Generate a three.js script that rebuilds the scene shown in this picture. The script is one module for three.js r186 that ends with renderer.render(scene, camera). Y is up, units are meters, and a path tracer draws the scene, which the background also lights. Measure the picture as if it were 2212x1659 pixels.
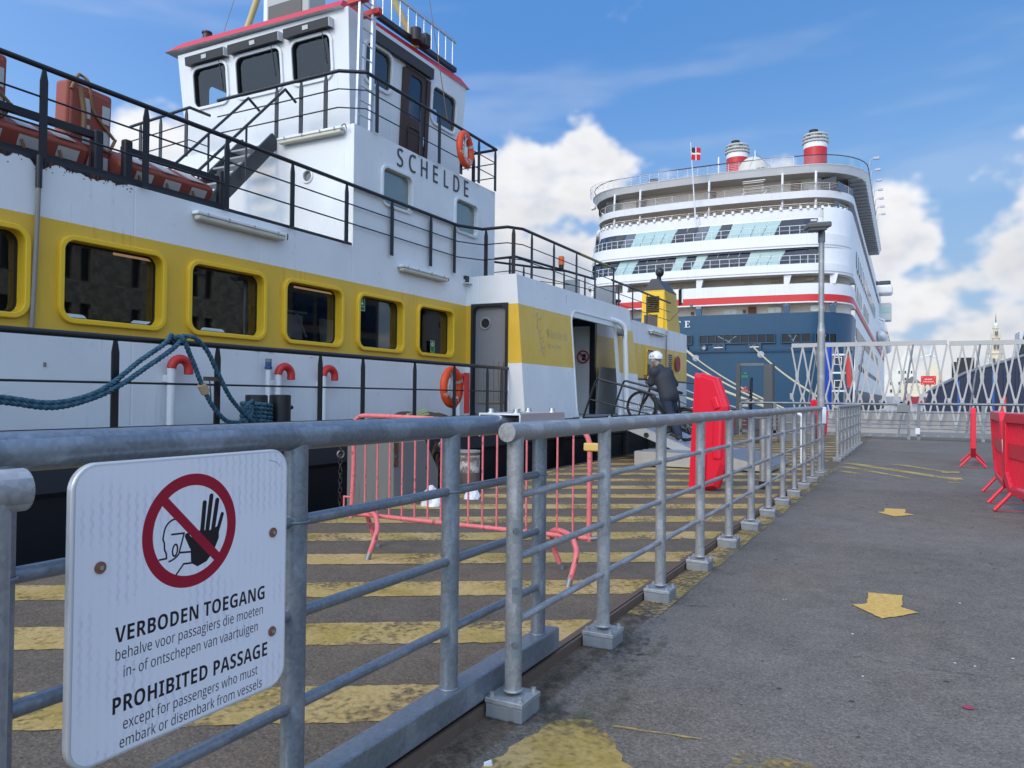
import * as THREE from 'three';
import { mergeGeometries, mergeVertices, toCreasedNormals } from 'three/addons/utils/BufferGeometryUtils.js';
import { RoundedBoxGeometry } from 'three/addons/geometries/RoundedBoxGeometry.js';
import { MarchingCubes } from 'three/addons/objects/MarchingCubes.js';
import { TextGeometry } from 'three/addons/geometries/TextGeometry.js';
import { FontLoader } from 'three/addons/loaders/FontLoader.js';

// ---------------------------------------------------------------- camera, sky, sun, exposure
// World: x to the right across the pontoon, -z along the fence (north), y up, metres; the eye stands at the origin, 1.35 m up.
const scene = new THREE.Scene();
const EYE = 1.35, YAW = 27.8 * Math.PI / 180, PITCH = 0.95 * Math.PI / 180, ROLL = 0.010;
const camera = new THREE.PerspectiveCamera(2 * Math.atan(829.5 / 1660) * 180 / Math.PI, 4 / 3, 0.1, 6000);
camera.position.set(0, EYE, 0);
camera.rotation.order = 'YXZ';
camera.rotation.set(PITCH, YAW, ROLL);
const renderer = new THREE.WebGLRenderer({ antialias: true });
renderer.toneMapping = THREE.LinearToneMapping;
renderer.toneMappingExposure = 1.0;
renderer.shadowMap.enabled = true;

// value noise
const hash = (x, y, s = 0) => { let h = Math.imul(x | 0, 374761393) ^ Math.imul(y | 0, 668265263) ^ Math.imul(s | 0, 2147483647 - 4093); h = Math.imul(h ^ (h >>> 13), 1274126177); h ^= h >>> 16; return (h >>> 0) / 4294967296; };
const wrap = (a, p) => ((a % p) + p) % p;
function vnoise(x, y, p, s) {                         // tiles with period p (whole number)
  const xi = Math.floor(x), yi = Math.floor(y), fx = x - xi, fy = y - yi, u = fx * fx * (3 - 2 * fx), v = fy * fy * (3 - 2 * fy);
  const a = hash(wrap(xi, p), wrap(yi, p), s), b = hash(wrap(xi + 1, p), wrap(yi, p), s), c = hash(wrap(xi, p), wrap(yi + 1, p), s), d = hash(wrap(xi + 1, p), wrap(yi + 1, p), s);
  return a + (b - a) * u + (c - a) * v + (a - b - c + d) * u * v;
}
function fbm(x, y, p, oct, s = 0, g = 0.5) { let t = 0, a = 1, n = 0; for (let i = 0; i < oct; i++) { t += a * vnoise(x, y, p, s + i * 17); n += a; a *= g; x *= 2; y *= 2; p *= 2; } return t / n; }
let seed = 12345; const rnd = () => { seed = (Math.imul(seed, 1664525) + 1013904223) >>> 0; return seed / 4294967296; };
const sm = (a, b, x) => { x = Math.min(1, Math.max(0, (x - a) / (b - a))); return x * x * (3 - 2 * x); };
const mix = (a, b, t) => a + (b - a) * t;

// the sun stands behind the camera and to the left, veiled by thin cloud
const SUN = new THREE.Vector3(-0.12, 0.52, 0.85).normalize();
function makeSky() {
  const W = 2048, Hh = 1024, d = new Float32Array(W * Hh * 4);
  // heaps of cumulus in view: azimuth (0 = along the fence, right positive), elevation, half width, half height, strength
  const heaps = [[-53.8, 15.5, 4.2, 5.6, 1.0], [-52.5, 10, 9, 4, .7], [-46, 9, 7, 4, .6],
    [-22.2, 15.6, 3.4, 4.4, 1.05], [-26.5, 13.8, 5.2, 4.6, 1.05], [-30, 14.5, 3.4, 4.0, .8], [-19, 11.5, 4.4, 4.0, .85], [-24, 9, 9, 4, 1], [-35, 9, 7, 4.5, .9],
    [-14.6, 14.2, 2.2, 1.6, .6], [-8.6, 15.4, 2.0, 1.5, .42], [-10.5, 14.8, 2.2, 1.6, .36],
    [-1.4, 10.4, 2.6, 3.3, 1.05], [0.3, 10.0, 1.5, 2.8, .8], [-6, 8, 5, 4, .9], [5.6, 8.6, 3.2, 3.2, 1.0], [10, 10.5, 6, 5.0, 1.0], [3, 5.5, 6, 2.6, .85], [1, 2.6, 14, 2.0, .6], [-1, 6.4, 6, 3.2, .95], [5, 4.6, 8, 2.6, .95], [-27, 12, 8, 5, .9], [-33, 12, 5, 5, .85], [9, 8, 7, 4, 1], [1.5, 7.5, 5, 2.2, .9], [-4, 3.5, 9, 2.4, .8]];
  for (let j = 0; j < Hh; j++) {
    const el = ((j + .5) / Hh - .5) * 180;
    for (let i = 0; i < W; i++) {
      let az = ((i + .5) / W - .25) * 360; if (az > 180) az -= 360;
      const o = (j * W + i) * 4, ce = Math.cos(el * Math.PI / 180);
      const dx = Math.sin(az * Math.PI / 180) * ce, dy = Math.sin(el * Math.PI / 180), dz = -Math.cos(az * Math.PI / 180) * ce;
      const e = Math.max(el, 0);
      // clear air
      const t1 = sm(0, 9, e), t2 = sm(6, 20, e), t3 = sm(13, 28, e), t4 = sm(30, 80, e);
      let r = mix(mix(mix(.44, .30, t1), mix(.165, .066, t3), t2), .05, t4), g = mix(mix(mix(.57, .49, t1), mix(.375, .245, t3), t2), .18, t4), b = mix(mix(mix(.74, .77, t1), mix(.78, .645, t3), t2), .52, t4);
      const warm = sm(-40, 8, az) * sm(60, 20, az) * .035; r += warm; g += warm * 1.2; b += warm * .5;
      // thin streaks
      const st = fbm(az * .07 + el * .05 + 40, el * .42 + 60 - az * .03, 512, 5, 3), ci = sm(.50, .78, st) * sm(8, 20, e) * .17;
      // cumulus: the heaps in view, and the same kind of cloud all round elsewhere
      let heap = 0;
      for (const [a, h, w, k, s] of heaps) { let q = az - a; const p = (el - h) / k; q /= w; const m = q * q + p * p; if (m < 6) heap = Math.max(heap, s * Math.exp(-m * .9)); }
      const away = Math.max(sm(16, 40, az), sm(-66, -86, az), sm(32, 46, el));
      const u = az * .16 + 100, v = el * .24 + 50 / 1 + 9;
      const big = fbm(u * .55, v * .75, 512, 4, 91), n = fbm(u, v, 512, 7, 7, .55);
      heap = Math.max(heap, away * (.1 + .95 * sm(.50, .70, big)) * sm(70, 25, el) * .9);
      const low = sm(7, 1.5, e) * .24;
      const fine = fbm(u * 5 + 3, v * 5.5, 1024, 4, 57);
      const c = heap * .92 + low + (n - .5) * 1.3 + (fine - .5) * .30;
      let cov = sm(.40, .66, c);
      const under = fbm(u * .9 + 7, v * 1.1 + 1.6, 512, 5, 27);
      const thick = sm(.55, 1.05, c), sh = Math.min(1, sm(.30, .66, under * .65 + fine * .35) * (.30 + .70 * thick) * 1.0 + low * .35);
      const edge = .90 + .25 * (n - .5) + .30 * (fine - .5);
      const cr = edge * (1 - sh * .46), cg = edge * (1 - sh * .40), cb = edge * (1.02 - sh * .32);
      cov = Math.max(cov * (1 - .15 * low), ci);
      r = mix(r, cr, cov); g = mix(g, cg, cov); b = mix(b, cb, cov);
      // brightness of thin cloud round the veiled sun
      const cs = dx * SUN.x + dy * SUN.y + dz * SUN.z, glow = Math.pow(Math.max(0, cs), 8) * .7 + Math.pow(Math.max(0, cs), 3) * .2, veil = Math.pow(.5 + .5 * cs, 3) * 1.55;
      r += glow + veil * .72; g += glow * .98 + veil * .86; b += glow * .93 + veil * 1.02;
      if (el < 0) { const f = sm(0, -6, el); r = mix(r, .16, f); g = mix(g, .18, f); b = mix(b, .2, f); }
      d[o] = r; d[o + 1] = g; d[o + 2] = b; d[o + 3] = 1;
    }
  }
  const t = new THREE.DataTexture(d, W, Hh, THREE.RGBAFormat, THREE.FloatType);
  t.mapping = THREE.EquirectangularReflectionMapping; t.magFilter = THREE.LinearFilter; t.minFilter = THREE.LinearFilter; t.wrapS = THREE.RepeatWrapping; t.needsUpdate = true;
  return t;
}
scene.background = makeSky(); scene.environment = scene.background;
const sun = new THREE.DirectionalLight(0xffe4c2, 1.2);
sun.position.copy(SUN).multiplyScalar(80).add(new THREE.Vector3(-4, 0, -16)); sun.target.position.set(-4, 0, -16);
sun.castShadow = true; sun.shadow.radius = 24; sun.shadow.mapSize.set(2048, 2048);
Object.assign(sun.shadow.camera, { left: -70, right: 70, top: 70, bottom: -70, near: 1, far: 260 });
scene.add(sun, sun.target);

// ---------------------------------------------------------------- helpers
const V = (x, y, z) => new THREE.Vector3(x, y, z);
const used = {};
const numbered = (n) => { const k = used[n] = (used[n] ?? -1) + 1; return k ? n + '_' + String(k).padStart(3, '0') : n; };
function thing(name, label, category, pos = [0, 0, 0], group) {
  const o = new THREE.Group(); o.name = numbered(name); o.position.set(...pos); o.userData = { label, category }; if (group) o.userData.group = group; scene.add(o); return o;
}
function dup(root, pos, turn, label) {
  const r = root.clone(); r.name = numbered(root.name.replace(/_\d{3}$/, '')); r.userData = { ...root.userData, label: label ?? root.userData.label };
  if (pos) r.position.set(...pos); if (turn !== undefined) r.rotation.y = turn; scene.add(r); return r;
}
function boxUV(g) {
  const p = g.attributes.position.array, n = p.length / 9, uv = new Float32Array(n * 6);
  for (let t = 0; t < n; t++) {
    const q = p.subarray(t * 9, t * 9 + 9), ax = q[3] - q[0], ay = q[4] - q[1], az = q[5] - q[2], bx = q[6] - q[0], by = q[7] - q[1], bz = q[8] - q[2];
    const nx = Math.abs(ay * bz - az * by), ny = Math.abs(az * bx - ax * bz), nz = Math.abs(ax * by - ay * bx);
    for (let k = 0; k < 3; k++) { const x = q[k * 3], y = q[k * 3 + 1], z = q[k * 3 + 2]; const [a, b] = ny >= nx && ny >= nz ? [x, z] : nx >= nz ? [z, y] : [x, y]; uv[t * 6 + k * 2] = a; uv[t * 6 + k * 2 + 1] = b; }
  }
  g.setAttribute('uv', new THREE.BufferAttribute(uv, 2));
}
const rootOf = (o) => { while (o.parent && o.parent !== scene) o = o.parent; return o; };
const _q = new THREE.Quaternion(), UP = V(0, 1, 0);
class B {
  constructor() { this.l = []; this.keep = false; }
  put(g, m) { if (g.index) g = g.toNonIndexed(); if (m) g.applyMatrix4(m); for (const k of Object.keys(g.attributes)) if (!['position', 'normal', 'uv'].includes(k)) g.deleteAttribute(k); this.l.push(g); return this; }
  box(x0, y0, z0, x1, y1, z1) { return this.put(new THREE.BoxGeometry(Math.abs(x1 - x0), Math.abs(y1 - y0), Math.abs(z1 - z0)), new THREE.Matrix4().makeTranslation((x0 + x1) / 2, (y0 + y1) / 2, (z0 + z1) / 2)); }
  bx(c, s, e = [0, 0, 0], r = 0) { const g = r ? new RoundedBoxGeometry(s[0], s[1], s[2], 2, r) : new THREE.BoxGeometry(...s); return this.put(g, new THREE.Matrix4().compose(V(...c), _q.setFromEuler(new THREE.Euler(...e)), V(1, 1, 1)).clone()); }
  tube(a, b, r, n = 10, r2 = r, open = false) { a = V(...a); b = V(...b); const d = b.clone().sub(a), L = d.length(); return this.put(new THREE.CylinderGeometry(r2, r, L, n, 1, open), new THREE.Matrix4().compose(a.clone().add(b).multiplyScalar(.5), new THREE.Quaternion().setFromUnitVectors(UP, d.normalize()), V(1, 1, 1))); }
  poly(pts, r, n = 8) { for (let i = 0; i + 1 < pts.length; i++) { this.tube(pts[i], pts[i + 1], r, n); if (i) this.sph(pts[i], r, n); } return this; }
  path(pts, r, n = 8, seg = pts.length * 6, closed = false, tension = .5) { return this.put(new THREE.TubeGeometry(new THREE.CatmullRomCurve3(pts.map((p) => V(...p)), closed, 'catmullrom', tension), seg, r, n, closed)); }
  sph(c, r, n = 10, s = [1, 1, 1]) { return this.put(new THREE.SphereGeometry(r, n, Math.max(5, n * .7 | 0)), new THREE.Matrix4().compose(V(...c), new THREE.Quaternion(), V(...s))); }
  tor(c, R, r, e = [0, 0, 0], arc = Math.PI * 2, n = 24, k = 8) { return this.put(new THREE.TorusGeometry(R, r, k, n, arc), new THREE.Matrix4().compose(V(...c), new THREE.Quaternion().setFromEuler(new THREE.Euler(...e)), V(1, 1, 1))); }
  lathe(c, prof, n = 20) { return this.put(new THREE.LatheGeometry(prof.map((p) => new THREE.Vector2(...p)), n), new THREE.Matrix4().makeTranslation(...c)); }
  ext(shape, depth, m, bevel = 0) { return this.put(new THREE.ExtrudeGeometry(shape, { depth, bevelEnabled: bevel > 0, bevelSize: bevel, bevelThickness: bevel, bevelSegments: 2, curveSegments: 8 }), m); }
  tri(...pts) { const p = []; for (const q of pts) p.push(...q); const g = new THREE.BufferGeometry(); g.setAttribute('position', new THREE.Float32BufferAttribute(p, 3)); g.computeVertexNormals(); g.setAttribute('uv', new THREE.Float32BufferAttribute(new Array(p.length / 3 * 2).fill(0), 2)); this.l.push(g); return this; }
  quad(a, b, c, d) { return this.tri(a, b, c, a, c, d); }
  geo(keepUV) { let g = this.l.length > 1 ? mergeGeometries(this.l) : this.l[0]; if (!keepUV) boxUV(g); return g; }
  to(name, mat, parent, keepUV = false) {
    let g = this.geo(keepUV); const root = parent ? rootOf(parent) : null;
    if (root && !root.userData.local) g.translate(-root.position.x, -root.position.y, -root.position.z);
    const m = new THREE.Mesh(g, mat); m.name = parent ? name : numbered(name); m.castShadow = m.receiveShadow = true; (parent ?? scene).add(m); return m;
  }
}
const tag = (o, label, category, group) => { o.userData = { ...o.userData, label, category }; if (group) o.userData.group = group; return o; };
const struct = (o) => { o.userData.kind = 'structure'; return o; };
// shape in (u along -z, v up) pushed out along +x, starting at x0
const SIDE = (x0) => new THREE.Matrix4().makeBasis(V(0, 0, -1), V(0, 1, 0), V(1, 0, 0)).setPosition(x0, 0, 0);
const FRONT = (z0) => new THREE.Matrix4().makeTranslation(0, 0, z0);
function rr(x0, y0, x1, y1, r, hole) { const s = hole ? new THREE.Path() : new THREE.Shape(), h = r; s.moveTo(x0 + h, y0); s.lineTo(x1 - h, y0); s.absarc(x1 - h, y0 + h, h, -Math.PI / 2, 0); s.lineTo(x1, y1 - h); s.absarc(x1 - h, y1 - h, h, 0, Math.PI / 2); s.lineTo(x0 + h, y1); s.absarc(x0 + h, y1 - h, h, Math.PI / 2, Math.PI); s.lineTo(x0, y0 + h); s.absarc(x0 + h, y0 + h, h, Math.PI, Math.PI * 1.5); return s; }
const rect = (x0, y0, x1, y1) => { const s = new THREE.Shape(); s.moveTo(x0, y0); s.lineTo(x1, y0); s.lineTo(x1, y1); s.lineTo(x0, y1); return s; };
const polyShape = (pts) => { const s = new THREE.Shape(); pts.forEach(([x, y], i) => i ? s.lineTo(x, y) : s.moveTo(x, y)); return s; };
const ring = (x0, y0, x1, y1, r, w) => { const s = rr(x0 - w, y0 - w, x1 + w, y1 + w, r + w); s.holes.push(rr(x0, y0, x1, y1, r, true)); return s; };

// ---------------------------------------------------------------- textures and materials
function tex(W, fn, size, srgb = true) {               // fn(i, j) gives 0..1 grey or [r, g, b] (linear); size in metres
  const d = new Uint8Array(W * W * 4), enc = (v) => { v = Math.min(1, Math.max(0, v)); return Math.round(255 * (srgb ? (v <= .0031308 ? 12.92 * v : 1.055 * Math.pow(v, 1 / 2.4) - .055) : v)); };
  for (let j = 0; j < W; j++) for (let i = 0; i < W; i++) { const c = fn(i, j), o = (j * W + i) * 4; if (typeof c === 'number') d[o] = d[o + 1] = d[o + 2] = enc(c); else { d[o] = enc(c[0]); d[o + 1] = enc(c[1]); d[o + 2] = enc(c[2]); } d[o + 3] = 255; }
  const t = new THREE.DataTexture(d, W, W); t.wrapS = t.wrapT = THREE.RepeatWrapping; t.magFilter = THREE.LinearFilter; t.minFilter = THREE.LinearMipmapLinearFilter; t.generateMipmaps = true; t.colorSpace = srgb ? THREE.SRGBColorSpace : THREE.NoColorSpace; t.repeat.set(1 / size, 1 / size); t.needsUpdate = true; return t;
}
const MAT = (o) => new THREE.MeshStandardMaterial({ roughness: .6, ...o, color: Array.isArray(o.color) ? new THREE.Color().setRGB(...o.color) : o.color ?? 0xffffff });
// asphalt: pale and dark grit in a dark binder, with broad patches and wheel-worn streaks
const asphaltMap = tex(2048, (i, j) => {
  const x = i / 2048, y = j / 2048, grit = hash(i >> 1, j >> 1, 5), g2 = vnoise(x * 512, y * 512, 512, 8), g3 = vnoise(x * 900, y * 900, 900, 9);
  const broad = fbm(x * 6, y * 6, 6, 5, 31), mid = fbm(x * 40, y * 40, 40, 3, 33);
  let v = .138 + (broad - .5) * .055 + (mid - .5) * .05 + (g2 - .5) * .075 + (g3 - .5) * .07;
  if (grit > .955) v += .12 * (grit - .955) / .045 + .03; if (grit < .03) v -= .045;
  const t = fbm(x * 5 + 3, y * 5, 5, 4, 77) - .5;
  return [v * (1.12 + t * .14), v * (.97 + t * .04), v * (.81 - t * .10)];
}, 5);
const gritBump = tex(1024, (i, j) => { const x = i / 1024, y = j / 1024; return .5 * vnoise(x * 256, y * 256, 256, 3) + .5 * vnoise(x * 120, y * 120, 120, 4); }, 2.5, false);
// zinc: spangle cells
const zinc = (() => {
  const n = 40, pts = []; for (let y = 0; y < n; y++) for (let x = 0; x < n; x++) pts.push([x + hash(x, y, 1), y + hash(x, y, 2), hash(x, y, 3)]);
  const cell = (X, Y) => { let best = 9, v = 0; const cx = Math.floor(X), cy = Math.floor(Y); for (let b = -1; b < 2; b++) for (let a = -1; a < 2; a++) { const p = pts[wrap(cy + b, n) * n + wrap(cx + a, n)], dx = wrap(cx + a, n) - p[0] + (X - cx - a) , dy = wrap(cy + b, n) - p[1] + (Y - cy - b), q = dx * dx + dy * dy; if (q < best) { best = q; v = p[2]; } } return v; };
  const val = (i, j) => { const x = i / 512 * n, y = j / 512 * n; return cell(x + .4 * vnoise(x * 2, y * 2, n * 2, 5), y + .4 * vnoise(x * 2, y * 2, n * 2, 6)); };
  return [tex(512, (i, j) => { const v = val(i, j), b = fbm(i / 128, j / 128, 4, 5, 12); const w = sm(.56, .74, b) * .16; const g = .34 + (v - .5) * .09 + (b - .5) * .05 + w * .55; return [g * .97, g, g * 1.02]; }, .42), tex(512, (i, j) => { const v = val(i, j), b = fbm(i / 128, j / 128, 4, 5, 12); return .46 + (v - .5) * .08 + (b - .5) * .10; }, .42, false)];
})();
const galv = MAT({ map: zinc[0], roughnessMap: zinc[1], roughness: 1, metalness: .4 });
const galvGate = MAT({ color: [.62, .70, .80], map: zinc[0], roughnessMap: zinc[1], roughness: .8, metalness: .5 });
const galvDark = MAT({ color: [.62, .64, .68], map: zinc[0], roughnessMap: zinc[1], roughness: 1, metalness: .5 });
// painted steel: faint dirt runs and touch-up patches
const grime = tex(1024, (i, j) => {
  const x = i / 1024, y = j / 1024, a = fbm(x * 5, y * 3, 3, 1, 41), p = fbm(x * 8, y * 8, 8, 5, 55), run = fbm(x * 90, y * 3, 90, 2, 61), sp = hash(i >> 1, j >> 1, 71);
  let v = .955 + (p - .5) * .12 - sm(.62, .85, run) * sm(.5, .75, p) * .16; if (sp > .9994) v -= .28; return [v, v * .995, v * .985];
}, 3.1);
const grimeR = tex(512, (i, j) => .36 + (fbm(i / 64, j / 64, 8, 5, 17) - .5) * .3, 2.2, false);
const dents = tex(512, (i, j) => fbm(i / 170, j / 170, 3, 2, 501) + ((i % 256) < 3 ? -.25 : 0) + .02 * hash(i, j, 4), 4.2, false);
const white = MAT({ color: [.79, .825, .85], bumpMap: dents, bumpScale: .012, map: grime, roughnessMap: grimeR, roughness: 1 });
const yellow = MAT({ color: [.76, .49, .055], bumpMap: dents, bumpScale: .012, map: grime, roughnessMap: grimeR, roughness: 1 });
const yellowBright = MAT({ color: [.84, .53, .025], roughness: .35 });
const black = MAT({ color: [.013, .016, .020], roughness: .38 });
const blackHull = MAT({ color: [.010, .012, .016], map: grime, roughness: .55 });
const steelGrey = MAT({ color: [.16, .18, .19], map: grime, roughness: .6 });
const midGrey = MAT({ color: [.22, .24, .26], map: grime, roughness: .55 });
const redPaint = MAT({ color: [.62, .035, .03], map: grime, roughness: .42 });
const roofRed = MAT({ color: [.62, .035, .055], map: grime, roughness: .5 });
const plasticRed = MAT({ color: [.74, .018, .045], roughness: .32 });
const pinkPaint = MAT({ color: [.72, .175, .185], map: tex(512, (i, j) => { const p = fbm(i / 32, j / 32, 16, 5, 19); return p > .70 ? [.42, .55, .6] : [.95 + (p - .5) * .3, .95 + (p - .5) * .5, .95 + (p - .5) * .5]; }, .8), roughness: .55 });
const orange = MAT({ color: [.80, .085, .018], roughness: .5 });
const floatOrange = MAT({ color: [.30, .065, .04], map: grime, roughness: .6 });
const silverTape = MAT({ color: [.52, .52, .50], roughness: .45 });
const alu = MAT({ color: [.62, .63, .64], roughness: .35, metalness: .85 });
const chrome = MAT({ color: [.7, .7, .7], roughness: .2, metalness: 1 });
const glassDark = new THREE.MeshPhysicalMaterial({ color: new THREE.Color().setRGB(.50, .53, .52), roughness: .02, transmission: 1, thickness: 0, ior: 1.85 });
const glassClear = new THREE.MeshPhysicalMaterial({ color: new THREE.Color().setRGB(.80, .88, .87), roughness: .03, transmission: 1, thickness: 0, ior: 1.5 });
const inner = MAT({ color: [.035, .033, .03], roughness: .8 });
const rubber = MAT({ color: [.012, .012, .012], roughness: .75 });
const ropeBlueMap = tex(256, (i, j) => { const s = Math.sin((i * 5 + j * 3) / 256 * Math.PI * 2 * 2) * .5 + .5, n = hash(i, j, 4); return [.015 + .025 * s + n * .01, .06 + .06 * s + n * .02, .10 + .08 * s + n * .02]; }, 1);
const ropeBlue = MAT({ map: ropeBlueMap, roughness: .9 });
const ropeTan = MAT({ color: [.26, .16, .085], roughness: .95 });
const ropeCream = MAT({ color: [.62, .54, .33], roughness: .9 });
const ropeGrey = MAT({ color: [.34, .38, .38], roughness: .9 });
const font = await new FontLoader().loadAsync('fonts/droid/droid_sans_regular.typeface.json');
const fontSerif = await new FontLoader().loadAsync('fonts/droid/droid_serif_bold.typeface.json');

// ---------------------------------------------------------------- the ground: pontoon deck, water, quay
const asphalt = MAT({ map: asphaltMap, bumpMap: gritBump, bumpScale: .004, roughness: .93 });
const asphaltQuay = MAT({ color: [.80, .72, .62], map: asphaltMap, bumpMap: gritBump, bumpScale: .004, roughness: .93 });
const deckTop = struct(new B().box(-1.45, -.9, 7, 13, 0, -33).to('walkway', asphalt));
const quaySide = struct(new B().box(-6.0, -.9, 7, -1.45, 0, -33).to('pontoon_deck', asphaltQuay));
// the pontoon's steel rim
struct(new B().box(-6.06, -.9, 7, -6.002, .012, -33).to('pontoon_edge', MAT({ color: [.05, .05, .05], map: grime, roughness: .8 })));
const waterTex = tex(512, (i, j) => fbm(i / 32, j / 64, 8, 4, 88), 6, false);
struct(new B().box(-2500, -1.6, 3000, 2500, -1.5, -3000).to('water', new THREE.MeshPhysicalMaterial({ color: new THREE.Color().setRGB(.05, .055, .045), roughness: .12, bumpMap: waterTex, bumpScale: .08 })));
const paleConcrete = MAT({ color: [.46, .46, .46], map: grime, roughness: .9 });
struct(new B().box(-3.0, -1.6, -46, 400, .55, -1500).to('quay', paleConcrete));
// worn paint: holes scraped through to the asphalt
function wornAlpha(W, size, s, cover, drag) { return tex(W, (i, j) => { const x = i / W, y = j / W, a = fbm(x * 9, y * 9 / drag, 9, 5, s), f = fbm(x * 120, y * 120, 120, 2, s + 9); return sm(cover - .20, cover + .17, a * .62 + f * .38) ; }, size, false); }
const paintCol = tex(512, (i, j) => { const a = fbm(i / 64, j / 64, 8, 5, 23), b = fbm(i / 4, j / 4, 128, 2, 29); const k = .8 + (a - .5) * .5 + (b - .5) * .3; return [.56 * k, .39 * k, .135 * k * (1 + (a - .5))]; }, 2.3);
const paintOld = MAT({ map: paintCol, alphaMap: wornAlpha(1024, 3.0, 101, .375, 1), transparent: true, roughness: .85, bumpMap: gritBump, bumpScale: .003 });
const paintFaint = MAT({ map: paintCol, alphaMap: wornAlpha(1024, 2.4, 131, .52, 1), transparent: true, roughness: .85 });
const paintNew = MAT({ map: tex(512, (i, j) => { const b = fbm(i / 8, j / 8, 64, 3, 29), k = .9 + (b - .5) * .45; return [.74 * k, .46 * k, .115 * k]; }, 1.1), roughness: .8, bumpMap: gritBump, bumpScale: .004 });
function flat(name, pts, mat, parent, y = .004, rough = 0) {
  const q = []; for (let i = 0; i < pts.length; i++) { const a = pts[i], b = pts[(i + 1) % pts.length], L = Math.hypot(b[0] - a[0], b[1] - a[1]), n = rough ? Math.max(2, Math.round(L / .035)) : 1; for (let k = 0; k < n; k++) { const t = k / n, w = k ? rough : 0; q.push([mix(a[0], b[0], t) + (rnd() - .5) * w, mix(a[1], b[1], t) + (rnd() - .5) * w]); } }
  return new B().put(new THREE.ShapeGeometry(polyShape(q.map(([x, z]) => [x, -z]))), new THREE.Matrix4().makeRotationX(-Math.PI / 2).setPosition(0, y, 0)).to(name, mat, parent);
}
{ // yellow hatching between the fence and the water, one bar a metre
  const dx = .844, dz = -.537, nx = .537, nz = .844;       // along a bar, across the bars
  for (let k = 0; k < 31; k++) {
    const off = -1.43 - k, w = .20, at = (o, X) => [X, (o - nx * X) / nz];
    if (k === 0) continue;
    const pts = [at(off + w, -5.75), at(off + w, -1.72), at(off - w, -1.72), at(off - w, -5.75)];
    if (pts.every(([, z]) => z < -32 || z > 3)) continue;
    flat('painted_bar', pts.map(([x, z]) => [x, Math.max(z, -32.6)]), paintOld, quaySide, .004, .02);
  }
  flat('painted_line', [[-1.60, -4.6], [-1.41, -4.6], [-1.38, -16], [-1.60, -16]], paintFaint, quaySide, .008);
  flat('painted_line', [[-5.95, 2], [-5.78, 2], [-5.78, -32], [-5.95, -32]], paintFaint, quaySide, .008);
}
{ // worn yellow markings on the walkway
  flat('painted_patch', [[-1.40, -2.46], [-1.33, -2.95], [-1.21, -3.02], [-1.05, -2.89], [-.90, -2.66], [-.84, -2.3], [-1.4, -2.2]], paintOld, deckTop, .004, .03);
  flat('painted_patch', [[-.60, -3.03], [-.34, -3.06], [-.30, -2.6], [-.62, -2.6]], paintFaint, deckTop, .004, .03);
  flat('painted_line', [[-1.10, -3.02], [-.75, -3.07], [-.75, -3.06], [-1.10, -3.0]], paintFaint, deckTop, .004, .01);
  for (const p of [[[-1.44, -17.9], [-1.1, -17.95], [.70, -15.35], [.58, -15.1]], [[-1.42, -16.9], [-1.2, -17.0], [-.25, -15.45], [-.05, -14.9], [.02, -14.9], [-.75, -16.2]].slice(0, 4), [[-1.44, -15.9], [-1.25, -16.0], [-.85, -15.4], [-.98, -15.35]], [[-.5, -18.2], [-.2, -18.15], [.66, -16.75], [.5, -16.7], [.1, -17.3]]])
    flat('painted_bar', p, paintOld, deckTop, .004, .05);
  flat('painted_patch', [[.40, -16.9], [.72, -17.0], [.70, -16.6], [.42, -16.5]], paintOld, deckTop, .008, .03);
  flat('painted_patch', [[.42, -15.6], [.70, -15.6], [.70, -15.25], [.45, -15.3]], paintOld, deckTop, .008, .03);
  flat('painted_patch', [[.45, -14.75], [.66, -14.75], [.66, -14.6], [.45, -14.6]], paintOld, deckTop, .004, .03);
}
const arrowAt = (x, z, s, label) => tag(flat('painted_arrow', [[-.12, -.45], [.115, -.49], [.11, -.12], [.215, -.03], [0, .25], [-.20, -.04], [-.115, -.10]].map(([a, b]) => [x + a * s, z + b * s * 1.02]), paintNew, null, .006, .014), label, 'road marking');
arrowAt(-.19, -5.52, .93, 'yellow arrow painted on the asphalt walkway, the nearer and larger of the two');
arrowAt(-.235, -10.24, .98, 'yellow arrow painted farther up the walkway, the smaller one on the asphalt');
// tar joints, scraps and dead leaves trodden into the walkway
{ const g = new B(); for (let k = 0; k < 90; k++) { const x = -1.2 + rnd() * 3.6, z = -2 - rnd() * 12, s = .004 + rnd() * .006; g.put(new THREE.IcosahedronGeometry(s, 0), new THREE.Matrix4().compose(V(x, .002, z), new THREE.Quaternion(), V(1.6, .35, 1))); }
  const m = g.to('grit', MAT({ color: [.05, .042, .036], roughness: .9 })); tag(m, 'dark grit and leaf scraps scattered over the asphalt walkway', 'grit'); m.userData.kind = 'stuff';
  const w = new B(); for (let k = 0; k < 26; k++) w.put(new THREE.IcosahedronGeometry(.003 + rnd() * .004, 0), new THREE.Matrix4().compose(V(-1.2 + rnd() * 3.4, .003, -2.2 - rnd() * 6), new THREE.Quaternion(), V(1.4, .5, 1)));
  const mw = w.to('pale_crumbs', MAT({ color: [.6, .6, .57], roughness: .9 })); tag(mw, 'tiny pale crumbs dotted over the asphalt walkway', 'crumbs'); mw.userData.kind = 'stuff';
  tag(new B().put(new THREE.CircleGeometry(.022, 14), new THREE.Matrix4().makeRotationX(-Math.PI / 2).setPosition(.20, .006, -3.95)).to('confetti_disc', MAT({ color: [.42, .05, .10], roughness: .8 })), 'small red paper disc lying on the grey asphalt', 'litter');
  tag(new B().bx([-1.385, .008, -2.47], [.03, .012, .02], [.2, .5, .3]).to('paper_scrap', MAT({ color: [.7, .72, .75], roughness: .9 })), 'white paper scrap on the worn yellow paint beside the gate track', 'litter'); }
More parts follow.
